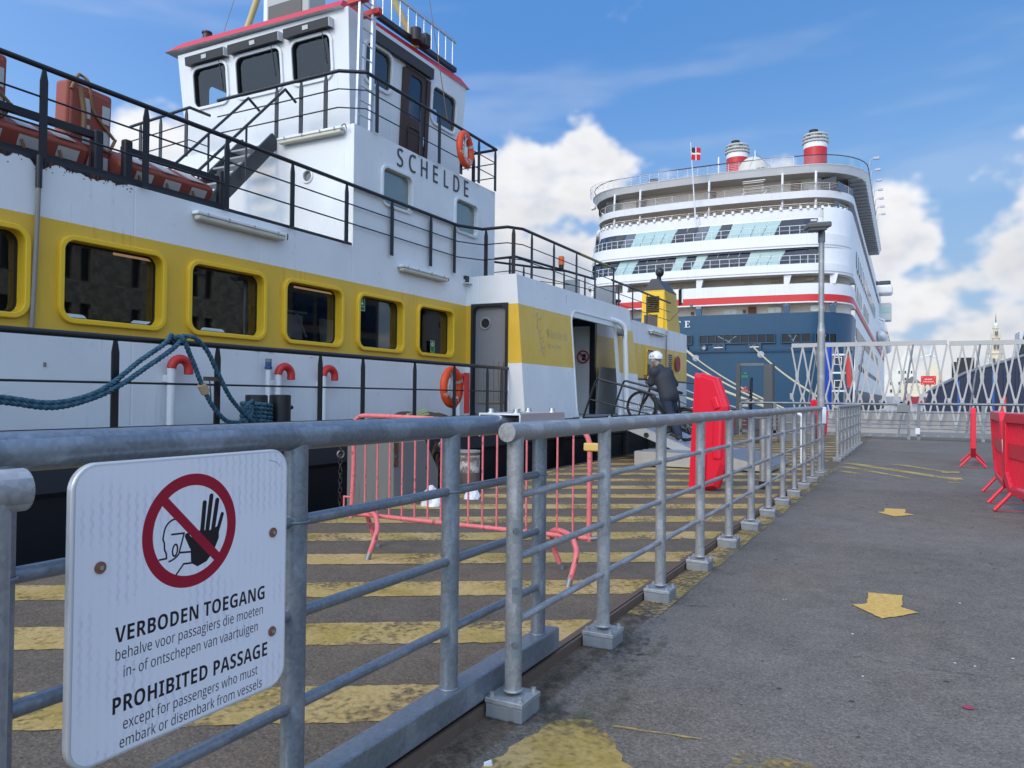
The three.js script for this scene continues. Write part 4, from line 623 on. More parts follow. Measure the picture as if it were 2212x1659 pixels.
  // aluminium ladder up the corner, with red brackets
  const lx = WX - .30; new B().bx([lx, 7.6, -10.98], [.05, 3.4, .085], [0, 0, -.02]).to('ladder_rail', alu, ferry); new B().bx([lx, 7.75, -11.36], [.05, 3.7, .085], [0, 0, -.02]).to('ladder_rail', alu, ferry); for (let k = 0; k < 12; k++) new B().tube([lx, 6.2 + k * .27, -10.98], [lx, 6.2 + k * .27, -11.36], .014, 8).to('rung', alu, ferry);
  new B().bx([X1 + .48, 8.58, -10.98], [.42, .12, .12]).to('ladder_bracket', redPaint, ferry); new B().bx([X1 + .48, 8.5, -11.36], [.42, .1, .1]).to('ladder_bracket', redPaint, ferry);
  // gear on the roof: masts, an open-work aluminium gangway laid flat, vents, lamp
  const cream = MAT({ color: [.62, .48, .22], map: grime, roughness: .5 }), R = ry + .26;
  new B().box(-12.78, R, -12.3, -12.42, R + 2.6, -12.66).to('mast_post', white, ferry); new B().poly([[-13.75, R, -12.4], [-12.6, R + 2.6, -12.5]], .07, 10).to('mast_leg', cream, ferry);
  new B().poly([[-9.95, R, -12.0], [-9.95, R + 2.6, -12.1]], .055, 10).to('mast_leg', cream, ferry); new B().poly([[-9.55, R - .02, -13.55], [-10.4, R + 2.4, -12.6]], .075, 10).to('mast_leg', cream, ferry); new B().poly([[-9.9, R + 1.3, -12.1], [-9.95, R + 1.15, -13.2]], .035, 8).to('mast_strut', cream, ferry);
  for (const y of [.1, .72]) new B().bx([-9.5, R + y, -12.9], [.04, .06, 4.3], [0, 0, 0]).to('roof_gangway_rail', alu, ferry); for (let k = 0; k < 15; k++) new B().tube([-9.5, R + .1, -10.85 - k * .29], [-9.5, R + .72, -10.85 - k * .29], .016, 6).to('roof_gangway_bar', alu, ferry);
  new B().bx([-11.3, R + .35, -11.75], [1.15, .6, .5], [0, 0, 0], .04).to('air_conditioner', MAT({ color: [.45, .47, .46], map: grime }), ferry); new B().bx([-11.35, R + .28, -11.49], [.9, .34, .02]).to('grille', MAT({ color: [.12, .11, .1] }), ferry);
  new B().bx([-9.52, R + .06, -13.6], [.10, .10, 2.9]).to('dark_rail', black, ferry); new B().tube([-9.4, R, -13.3], [-9.4, R + .26, -13.3], .12, 12).bx([-9.4, R + .14, -13.65], [.2, .3, .2], [0, 0, 0], .04).to('side_lamp', MAT({ color: [.03, .02, .02], roughness: .4 }), ferry);
  new B().sph([-9.9, R + .5, -11.9], .26, 16, [1, 1.1, 1]).to('radar_dome', white, ferry);
  const hn = new B().tube([-13.5, R, -11.4], [-13.5, R + .22, -11.4], .09, 12).tube([-13.5, R + .22, -11.4], [-13.5, R + .25, -11.4], .11, 12).to('navigation_lamp', MAT({ color: [.05, .015, .015], roughness: .4 }), ferry); new B().box(-13.62, R - .02, -11.5, -13.38, R + .02, -11.3).to('lamp_foot', cream, hn);
  for (const q of [[[-13.35, R, -11.6], [-13.1, R + 2.4, -12.2]], [[WX + .03, 7.05, -13.45], [-9.2, R + 2.8, -12.9]], [[WX + .03, 7.05, -13.47], [-9.25, R + 2.8, -12.97]]]) new B().poly(q, .007, 4).to('halyard', ropeTan, ferry);
}
// lifebuoys
function lifebuoy(c, label, txt, tilt) {
  const t = thing('lifebuoy', label, 'lifebuoy', c, 'orange lifebuoys hung on the ferry'), R = .285, r = .083;
  const L = new WeakSet(); const put = (b, name, mat, parent, keep) => { const g = b.geo(keep); const m = new THREE.Mesh(g, mat); m.name = name; m.castShadow = m.receiveShadow = true; parent.add(m); return m; };
  const ringM = put(new B().put(new THREE.TorusGeometry(R, r, 14, 40), new THREE.Matrix4().makeRotationY(Math.PI / 2).scale(V(1, 1.08, .85))), 'ring', orange, t);
  for (const a of [.35, 1.95, 3.5, 5.1]) put(new B().put(new THREE.TorusGeometry(R, r + .003, 12, 5, .24), new THREE.Matrix4().makeRotationY(Math.PI / 2).multiply(new THREE.Matrix4().makeRotationZ(a)).multiply(new THREE.Matrix4().makeScale(1, 1, .85))), 'tape', silverTape, ringM);
  [...txt].forEach((ch, i) => { if (ch === ' ') return; const g = new TextGeometry(ch, { font, size: .075, depth: .004, curveSegments: 3, bevelEnabled: false }); g.translate(-.025, 0, 0); const a = -Math.PI / 2 - .1 + (i - 3) * .24; const m = new THREE.Matrix4().makeRotationY(Math.PI / 2).multiply(new THREE.Matrix4().makeRotationZ(a + Math.PI / 2)).multiply(new THREE.Matrix4().makeTranslation(0, -R - .035, .069)); put(new B().put(g, m), 'letter', tilt ? MAT({ color: [.7, .7, .68] }) : MAT({ color: [.1, .03, .02] }), ringM); });
  put(new B().lathe([0, -.2, 0], [[0, 0], [.05, .01], [.055, .22], [.02, .27], [.022, .38], [.055, .43], [.05, .46], [0, .46]], 14), 'throw_light', MAT({ color: [.72, .75, .78], roughness: .35 }), t);
  put(new B().path([[.05, -.3, .1], [.06, -.46, .02], [.04, -.40, -.08], [.03, -.34, -.16]], .006, 5), 'cord', black, t);
  return t;
}
const lb1 = lifebuoy([WX + .16, 6.62, -13.95], 'orange lifebuoy with white lettering hung high on the bridge railing', 'SCHELDE', true); lb1.rotation.set(0, .12, .02);
const lb2 = lifebuoy([-7.80, 1.52, -12.35], 'orange lifebuoy with dark lettering on the main deck railing above the pink barrier', 'SCHELDE', false);
// orange-and-silver life floats in dark cradles on the saloon roof
function lifeFloat(w, h, d, label, pos, rot) {
  const t = thing('life_float', label, 'life float', pos, 'orange life floats on the ferry roof'); t.rotation.set(...rot);
  const put = (b, name, mat, parent) => { const m = new THREE.Mesh(b.geo(), mat); m.name = name; m.castShadow = m.receiveShadow = true; parent.add(m); return m; };
  put(new B().bx([0, h / 2, 0], [d, h, w], [0, 0, 0], Math.min(d, h, w) * .22).bx([d * .38, h / 2, 0], [d * .4, h * .92, w * .9], [0, 0, 0], .04).bx([-d * .3, h / 2, 0], [d * .5, h * .97, w * .97], [0, 0, 0], .05), 'float_body', floatOrange, t);
  const n = Math.max(2, Math.round(Math.max(w, h) / .45)); for (let k = 0; k < n; k++) { const q = (k + .5) / n - .5; for (const [c, z] of w > h ? [[[d * .592, h * .72, q * w * .86], [.008, h * .26, w / n * .5]], [[0, h + .005, q * w * .86], [d * .8, .008, w / n * .45]]] : [[[d * .592, h * (.5 + q * .8), -w * .32], [.008, h / n * .55, .11]], [[d * .592, h * (.5 + q * .8), w * .1], [.008, h / n * .6, .10]]]) put(new B().bx(c, z), 'reflective_tape', silverTape, t); }
  const rp = (pts, r = .02) => put(new B().path(pts, r, 6), 'grab_rope', ropeTan, t);
  if (h > w) { rp([[d * .62, h * .9, .3], [d * .62, h + .06, .22], [d * .3, h + .12, .12], [d * .6, h + .03, .05], [d * .62, h * .8, 0], [d * .66, h * .68, -.12], [d * .66, h * .55, -.33]]); rp([[d * .62, h * .95, .18], [d * .66, h * .7, .12], [d * .67, h * .5, .12]], .035); rp([[d * .6, h * .45, -.1], [d * .66, h * .4, -.25], [d * .66, h * .55, -.36]]); }
  else { for (let k = 0; k < 3; k++) rp([[d * .6, h * .75, (k - 1) * w * .28 + .1], [d * .68, h * .35, (k - 1) * w * .28 - .02], [d * .64, h * .15, (k - 1) * w * .28 - .14], [d * .6, h * .5, (k - 1) * w * .28 - .22]], .018); }
  return t;
}
lifeFloat(.66, 1.22, .22, 'faded orange life float standing on edge behind the upper railing', [-9.35, 3.97, -6.0], [0, .12, -.03]);
lifeFloat(.66, 1.18, .22, 'orange life float whose rounded end just shows at the left edge above the railing', [-9.2, 3.97, -4.62], [0, .12, -.03]);
lifeFloat(1.55, .50, .50, 'orange life float lying in the left dark cradle under the standing float', [-9.42, 4.03, -5.15], [0, 0, -.5]);
lifeFloat(1.5, .46, .50, 'orange life float lying in the right dark cradle beside the stairs', [-9.40, 4.03, -7.05], [0, 0, -.5]);
{ const cr = MAT({ color: [.018, .021, .028], map: grime, roughness: .6 });
  const c = new B().box(-9.12, 4.02, -4.0, -8.90, 4.10, -7.9).box(-9.02, 4.48, -4.4, -8.94, 4.56, -5.95).box(-9.02, 4.42, -6.3, -8.94, 4.50, -7.85).to('float_cradle', cr, ferry);
  for (const z of [-4.45, -5.95, -6.35, -7.86]) new B().bx([-8.96, 4.28, z], [.10, .62, .12], [0, 0, 0], .03).to('cradle_post', cr, c); }
// blue mooring rope on the ferry's lower railing and round its bollard
{ const t = thing('mooring_rope', 'thick blue rope slung over the ferry railing and wound round a deck bollard', 'rope', [-7.6, .86, -6]);
  const x = -7.58, strand = (pts, r, name) => { const c = new THREE.CatmullRomCurve3(pts.map((p) => V(...p))), n = pts.length * 26, g = new B(); for (let s = 0; s < 3; s++) { const q = []; for (let i = 0; i <= n; i++) { const u = i / n, p = c.getPointAt(u), tn = c.getTangentAt(u), a = V(0, 1, .3).cross(tn).normalize(), b = tn.clone().cross(a), an = u * c.getLength() / .16 * Math.PI * 2 + s * 2.094; p.addScaledVector(a, Math.cos(an) * r * .48).addScaledVector(b, Math.sin(an) * r * .48); q.push(p); } g.put(new THREE.TubeGeometry(new THREE.CatmullRomCurve3(q), n * 2, r * .56, 6)); } g.to(name, ropeBlue, t); };
  strand([[x + .06, 1.40, -3.4], [x + .05, 1.29, -4.15], [x + .05, 1.245, -4.6], [x + .04, 1.33, -5.0], [x + .02, 1.46, -5.25], [x + .03, 1.70, -5.55], [x + .04, 1.93, -5.88], [x - .03, 2.02, -6.0], [x - .08, 1.9, -6.08]], .029, 'rope_loop');
  strand([[x + .03, 1.34, -3.4], [x + .05, 1.25, -4.15], [x + .06, 1.20, -4.6], [x + .05, 1.29, -5.0], [x + .04, 1.41, -5.28], [x + .05, 1.62, -5.6], [x + .06, 1.90, -6.0], [x + .02, 2.015, -6.12], [x - .06, 1.95, -6.2]], .029, 'rope_loop');
  strand([[x - .03, 1.99, -6.0], [x + .06, 2.0, -6.05], [x + .05, 1.75, -6.22], [x + .04, 1.45, -6.38], [x + .03, 1.2, -6.55], [x, 1.02, -6.78], [x - .1, .98, -7.1]], .029, 'rope_end');
  strand([[x - .04, 1.98, -6.08], [x + .05, 2.02, -6.2], [x + .05, 1.88, -6.42], [x + .03, 1.6, -6.62], [x, 1.3, -6.85], [x - .08, 1.05, -7.2], [x - .2, .95, -7.45]], .029, 'rope_end');
  for (let k = 0; k < 6; k++) { const p = []; for (let i = 0; i <= 14; i++) { const a = i / 14 * Math.PI * 2; p.push([-7.98 + Math.cos(a) * .19, .93 + k * .055 + .02 * Math.sin(a), -7.66 + Math.sin(a) * .19]); } strand(p, .03, 'turn'); }
  strand([[-7.85, 1.18, -7.45], [-7.74, 1.26, -7.36], [-7.74, 1.16, -7.24], [-7.8, 1.06, -7.32], [-7.84, 1.16, -7.46]], .026, 'knot'); strand([[-7.79, 1.2, -7.4], [-7.72, 1.12, -7.33], [-7.76, .98, -7.3], [-7.78, .9, -7.28]], .026, 'knot');
  new B().tube([x + .04, 1.46, -6.37], [x + .035, 1.36, -6.44], .055, 10).to('tape_binding', MAT({ color: [.42, .33, .2], roughness: .8 }), t);
  new B().tube([x, 1.55, -6.52], [x, 1.2, -6.56], .008, 5).bx([x, 1.53, -6.55], [.05, .05, .2]).to('shackle', MAT({ color: [.12, .11, .1], metalness: .6 }), t); }
{ // tarpaulin bundle on the main deck
  const g = new THREE.SphereGeometry(1, 40, 20), p = g.attributes.position; for (let i = 0; i < p.count; i++) { const n = fbm(p.getX(i) * 2 + 8, p.getZ(i) * 2.3 + 8 + p.getY(i), 64, 4, 3); p.setXYZ(i, p.getX(i) * (.26 + n * .12), Math.max(0, p.getY(i)) * (.12 + n * .16), p.getZ(i) * (.82 + n * .15)); } g.computeVertexNormals();
  const t = thing('tarpaulin', 'crumpled brown and black tarpaulin lying on the ferry deck below the lifebuoy', 'tarpaulin', [-7.95, .86, -11.6]); const b = new B(); b.put(g, new THREE.Matrix4().makeTranslation(-7.95, .87, -11.6)); b.to('cloth', MAT({ color: [.09, .07, .045], map: grime, roughness: .85 }), t); new B().bx([-7.75, 1.05, -11.15], [.03, .06, .7], [.12, .1, 0]).bx([-7.72, 1.0, -11.2], [.03, .04, .6], [.1, .1, 0]).to('yellow_strap', MAT({ color: [.55, .62, .28] }), t); }
{ // hanging fender chains
  for (const z of [-8.63, -11.27]) { const t = thing('chain', z > -10 ? 'dark chain hanging down the ferry side left of the grey fender block' : 'dark chain hanging down the ferry side right of the grey fender block', 'chain', [-7.3, -.4, z]), g = new B(); for (let k = 0; k < 16; k++) { const m = new THREE.Matrix4().makeTranslation(-7.32, .66 - k * .068, z).multiply(new THREE.Matrix4().makeRotationY(k % 2 ? 1.9 : .4)).multiply(new THREE.Matrix4().makeScale(.62, 1, 1)); g.put(new THREE.TorusGeometry(.042, .011, 6, 12), m); } g.to('links', MAT({ color: [.09, .07, .06], roughness: .7, metalness: .4 }), t); new B().tor([-7.32, .5, z], .05, .014, [0, 1.2, 0]).to('shackle', MAT({ color: [.4, .35, .3], metalness: .7, roughness: .4 }), t); } }

// ---------------------------------------------------------------- barriers and things on the pontoon
{ // faded pink crowd barrier across the hatching
  const Z = -5.30, x0 = -4.35, x1 = -2.14, t = thing('crowd_barrier', 'faded pink steel crowd barrier standing on the yellow hatching behind the gate', 'barrier', [-3.05, 0, Z]);
  new B().path([[x0 - .02, .28, Z], [x0, .7, Z], [x0, 1.08, Z], [x0 + .03, 1.15, Z], [x0 + .12, 1.175, Z], [x0 + .5, 1.17, Z], [x1 - .5, 1.14, Z], [x1 - .14, 1.125, Z], [x1 - .04, 1.09, Z], [x1, 1.0, Z], [x1, .7, Z], [x1, .29, Z]], .0195, 10, 90, false, .3).to('frame_tube', pinkPaint, t);
  new B().tube([x0 - .02, .32, Z], [x1 + .02, .31, Z], .0185, 10).to('bottom_rail', pinkPaint, t);
  for (let k = 1; k < 17; k++) { const x = x0 + (x1 - x0) * k / 17; new B().tube([x, .315, Z], [x, 1.15 - k * .003, Z], .0085, 8).to('bar', pinkPaint, t); }
  for (const [x, s] of [[x0 + .22, 1], [x1 - .20, -1]]) { const f = new B().path([[x - .13, .02, Z - .24], [x - .17, .16, Z - .20], [x - .16, .30, Z - .12], [x - .06, .345, Z - .02], [x + .09, .33, Z + .08], [x + .17, .24, Z + .16], [x + .17, .12, Z + .22], [x + .15, .02, Z + .25]], .021, 10, 60, false, .4).to('foot', pinkPaint, t); new B().tube([x + .158, .065, Z + .237], [x + .147, .0, Z + .257], .0225, 10).to('worn_tip', galvDark, f); new B().tube([x - .14, .05, Z - .233], [x - .127, .0, Z - .243], .0225, 10).to('worn_tip', galvDark, f); }
  new B().poly([[x0 - .02, .46, Z], [x0 - .10, .46, Z], [x0 - .10, .34, Z]], .009, 6).to('hook', pinkPaint, t);
  new B().tube([x1 + .02, .31, Z], [x1 + .10, .325, Z], .017, 8).to('worn_end', galvDark, t);
  new B().bx([x1 + .03, .985, Z], [.14, .06, .06], [0, 0, 0], .012).to('yellow_clamp', MAT({ color: [.60, .42, .12] }), t);
  new B().path([[x1 + .08, 1.02, Z], [x1 + .15, .98, Z + .01], [x1 + .10, .82, Z], [x1 + .105, .55, Z]], .006, 5).to('wire_tail', MAT({ color: [.5, .5, .48] }), t);
}
{ // grey steel fender block, quay bollard, litter by its foot
  const F = thing('fender_block', 'grey steel fender block with a slanting top and rusty edges at the pontoon rim', 'fender', [-5.9, 0, -8.1]);
  const s = polyShape([[-.45, -.3], [.50, -.3], [.50, .36], [.20, .76], [-.45, .76]]);
  new B().ext(s, .72, new THREE.Matrix4().makeBasis(V(.02, 0, -1).normalize(), V(0, 1, 0), V(1, 0, .02).normalize()).setPosition(-6.42, 0, -8.18), .012).to('block', MAT({ color: [.17, .18, .18], map: grime, roughness: .6 }), F);
  const rust = MAT({ color: [.15, .07, .03], roughness: .9, alphaMap: wornAlpha(512, .5, 301, .5, 1), transparent: true });
  new B().bx([-5.688, .62, -7.74], [.006, .3, .10]).bx([-5.688, .3, -8.655], [.006, .55, .06]).bx([-5.686, .56, -8.52], [.006, .05, .42], [.92, 0, 0]).bx([-5.9, .7, -7.715], [.4, .06, .006]).to('rust_edge', rust, F);
  const b = thing('quay_bollard', 'short round mooring bollard with peeling white paint at the pontoon rim', 'bollard', [-5.62, 0, -9.35]); new B().tube([-5.62, 0, -9.35], [-5.62, .56, -9.35], .165, 24).to('drum', MAT({ color: [.12, .09, .08], map: grime, roughness: .7 }), b); new B().put(new THREE.CylinderGeometry(.167, .167, .24, 28, 1, true), new THREE.Matrix4().makeTranslation(-5.62, .40, -9.35)).to('peeling_paint', MAT({ color: [.55, .54, .5], alphaMap: wornAlpha(512, .6, 311, .5, 1), transparent: true, roughness: .7 }), b); new B().tube([-5.62, .56, -9.35], [-5.62, .585, -9.35], .172, 24).to('cap', MAT({ color: [.30, .31, .30], map: grime }), b);
  const crumple = (c, s, sd, label, col) => { const g = new THREE.IcosahedronGeometry(1, 4), p = g.attributes.position; for (let i = 0; i < p.count; i++) { const k = .55 + .75 * fbm(p.getX(i) * 1.7 + 9 + sd, p.getY(i) * 1.9 + p.getZ(i) * 1.4 + 12, 64, 4, sd); p.setXYZ(i, p.getX(i) * k * s[0], Math.max(-.02, p.getY(i) * k) * s[1], p.getZ(i) * k * s[2]); } const b2 = new B(); b2.put(g, new THREE.Matrix4().makeTranslation(...c)); const m = b2.to('plastic_bag', MAT({ color: col, roughness: .5 })); m.geometry = toCreasedNormals(m.geometry, .3); tag(m, label, 'litter', 'crumpled bags by the fender block'); };
  crumple([-5.30, .0, -7.95], [.15, .23, .15], 3, 'white crumpled plastic bag against the foot of the grey fender block', [.72, .75, .8]); crumple([-5.2, 0, -8.75], [.10, .16, .10], 9, 'smaller white crumpled bag to the right of the fender block', [.68, .72, .78]);
}
// red plastic water barrier standing on end, and a smaller one far behind
function endBarrier(label, c, h, s, turn) {
  const t = thing('plastic_barrier', label, 'barrier', c, 'red plastic barrier sections stood on end'); t.rotation.set(0, turn, -.035);
  const put = (b, name, mat, p) => { const m = new THREE.Mesh(b.geo(), mat); m.name = name; m.castShadow = m.receiveShadow = true; p.add(m); return m; };
  const sh = polyShape([[-.02, 0], [.30, .10], [.40, .42], [.40, 1.25], [.24, 1.62], [.02, 1.68]].map(([x, y]) => [x * s, y * h]));
  for (const [a, k] of [[0, 1], [-.20 * s, .86]]) { const b = put(new B().put(new THREE.ExtrudeGeometry(sh, { depth: .06 * s, bevelEnabled: true, bevelSize: .05 * s, bevelThickness: .08 * s, bevelSegments: 1, curveSegments: 4 }), new THREE.Matrix4().makeTranslation(a * .8, 0, a * .45).scale(V(k, 1, 1))), 'shell', plasticRed, t);
    put(new B().bx([.34 * s * k, .83 * h, a + .065 * s], [.16 * s, .72 * h, .20 * s], [0, 0, 0], .05 * s), 'rib', plasticRed, b);
    put(new B().bx([.30 * s * k, 1.30 * h, a + .12 * s], [.10 * s, .18 * h, .10 * s], [0, 0, .4], .02 * s).bx([.12 * s, .35 * h, a + .165 * s], [.12 * s, .4 * h, .02 * s], [0, 0, 0], .008), 'lug', plasticRed, b); }
  put(new B().ext(polyShape([[.02, 1.69], [.24, 1.63], [.40, 1.27], [.41, 1.28], [.25, 1.66], [.02, 1.72]].map(([x, y]) => [x * s, y * h])), .10 * s, new THREE.Matrix4().makeTranslation(0, 0, .015 * s)), 'sloping_face', plasticRed, t);
  return t;
}
endBarrier('tall red plastic barrier section stood on end behind the galvanised fence', [-2.86, 0, -11.5], 1.0, 1.0, -.35);
endBarrier('small red plastic barrier far behind, right of the lamp post', [-3.0, 0, -27.0], .78, .9, -.2);
// red plastic pedestrian barriers at the right edge
{ const mk = (label, pos, turn, lean) => {
    const t = thing('pedestrian_barrier', label, 'barrier', pos, 'red plastic pedestrian barriers at the right edge'); t.rotation.set(0, turn, lean, 'YXZ');
    const put = (b, name, mat, p) => { const m = new THREE.Mesh(b.geo(), mat); m.name = name; m.castShadow = m.receiveShadow = true; p.add(m); return m; };
    const L = 2.0, y0 = .27, y1 = 1.2, T = new THREE.Matrix4().makeBasis(V(0, 0, -1), V(0, 1, 0), V(1, 0, 0)).setPosition(-.035, 0, 0);
    const o = new THREE.Shape(); o.moveTo(.22, y0 - .05); o.lineTo(L - .22, y0 - .05); o.lineTo(L, y0 + .14); o.lineTo(L, y1 - .1); o.lineTo(L - .1, y1); o.lineTo(.1, y1); o.lineTo(0, y1 - .1); o.lineTo(0, y0 + .14);
    o.holes.push(polyShape([[.27, y0 + .02], [L - .27, y0 + .02], [L - .08, y0 + .2], [L - .08, y1 - .1], [.08, y1 - .1], [.08, y0 + .2]]));
    put(new B().ext(o, .07, T, .012), 'frame', plasticRed, t);
    for (let k = 1; k < 27; k++) { const z = -.08 - (L - .16) * k / 27; put(new B().box(-.012, y0 + .05, z - .009, .012, y1 - .08, z + .009), 'bar', plasticRed, t); }
    for (let k = 0; k < 5; k++) put(new B().box(.021, .66, -.14 - k * .36, .027, .83, -.28 - k * .36), 'reflector', MAT({ color: k % 2 ? [.30, .04, .05] : [.34, .36, .40], roughness: .3 }), t);
    put(new B().box(-.02, .655, -.12, .020, .835, -L + .12), 'strip_backing', plasticRed, t);
    if (lean) put(new B().bx([-.01, .78, .045], [.06, .17, .008]), 'end_label', silverTape, t);
    for (const z of [-.25, -L + .3]) put(new B().poly([[0, y0, z], [-.23, .02, z + .05]], .024, 8).poly([[0, y0, z], [.23, .02, z + .05]], .024, 8).poly([[-.23, .02, z + .05], [.23, .02, z + .05]], .004, 5), 'foot', plasticRed, t);
    return t; };
  mk('red plastic pedestrian barrier farthest away, standing alone and seen end on', [1.0, 0, -18.0], -.05, 0);
  mk('red plastic pedestrian barrier in the middle, leaning, with a pale label on its end', [1.06, 0, -11.8], -.02, .06);
  mk('red plastic pedestrian barrier nearest the right edge, its barred face and grey reflectors showing', [1.34, 0, -9.5], .17, .0);
}
// aluminium step plate and wedge ramp in front of the ferry's gangway
const plateTex = tex(256, (i, j) => { const u = i / 256 * 6, v = j / 256 * 6, a = Math.floor(u + v) % 2, x = (u % 1) - .5, y = (v % 1) - .5; const p = a ? x * .7 + y * .7 : x * .7 - y * .7, q = a ? -x * .7 + y * .7 : x * .7 + y * .7; return Math.max(0, 1 - Math.pow(p / .42, 2) - Math.pow(q / .14, 2)); }, .24, false);
const chequer = MAT({ color: [.50, .49, .46], bumpMap: plateTex, bumpScale: .006, map: grime, roughness: .45, metalness: .5 });
{ const t = thing('step_ramp', 'low aluminium step with chequered side and a ribbed wedge ramp', 'ramp', [-3.6, 0, -15]);
  new B().ext(polyShape([[-4.95, .03], [-2.35, .03], [-2.35, .09], [-3.25, .30], [-4.95, .30]]), .02, FRONT(-14.63)).to('side_plate', chequer, t);
  const rib = MAT({ color: [.30, .33, .38], metalness: .5, roughness: .5 }); new B().box(-4.95, .28, -14.65, -3.25, .30, -17.0).to('top_plate', rib, t);
  for (let k = 0; k < 26; k++) { const x = -3.28 + k * .036, y = .30 - (x + 3.25) * .233; new B().bx([x, y, -15.8], [.024, .03, 2.35], [0, 0, -.23]).to('ramp_rib', rib, t); }
  new B().box(-4.95, .03, -14.7, -4.9, .30, -17.0).box(-2.37, .03, -14.65, -2.35, .085, -17).box(-4.9, .06, -14.68, -2.4, .07, -16.98).to('frame', chequer, t);
  for (const x of [-4.7, -3.6, -2.5]) new B().box(x - .05, 0, -14.75, x + .05, .05, -14.66).to('foot', rubber, t); }
{ // gangway
  const t = thing('gangway', 'short sloping gangway with black handrails between the ferry doorway and the pontoon', 'gangway', [-5.4, .3, -16.2]), Zn = -15.55, Zf = -17.3, S = (x) => x < -5.35 ? .84 : .84 - (x + 5.35) * .40;
  new B().box(-7.3, .80, Zn + .03, -5.35, .84, Zf - .03).to('landing_plate', MAT({ color: [.17, .18, .19], bumpMap: plateTex, bumpScale: .004, roughness: .6 }), t);
  new B().bx([-4.68, .562, (Zn + Zf) / 2], [1.44, .03, 1.7], [0, 0, -.3805]).to('ramp_plate', MAT({ color: [.33, .36, .41], bumpMap: plateTex, bumpScale: .004, metalness: .4, roughness: .5 }), t);
  for (const z of [Zn, Zf]) new B().bx([-4.75, .50, z], [1.75, .16, .05], [0, 0, -.36]).bx([-6.3, .73, z], [1.9, .12, .05]).to('side_beam', MAT({ color: [.40, .42, .43], map: grime, roughness: .5, metalness: .3 }), t);
  new B().put(new THREE.CylinderGeometry(.05, .05, .03, 16), new THREE.Matrix4().makeRotationX(Math.PI / 2).setPosition(-5.0, .58, Zn + .04)).to('hinge_boss', rubber, t);
  for (const z of [Zn, Zf]) { const r = new B().path([[-6.46, .84, z], [-6.30, 1.3, z], [-6.13, 1.735, z], [-6.0, 1.73, z], [-5.4, 1.58, z], [-4.92, 1.445, z], [-4.83, 1.40, z], [-4.80, 1.2, z], [-4.78, .64, z]], .024, 8, 70, false, .25).to('handrail', black, t); new B().tube([-6.28, 1.31, z], [-4.80, .98, z], .016, 8).tube([-5.05, 1.47, z], [-5.22, .82, z], .02, 8).to('lower_rail', black, r); new B().tube([-6.5, .84, z], [-6.46, .92, z], .04, 10).to('socket', galv, r); }
}
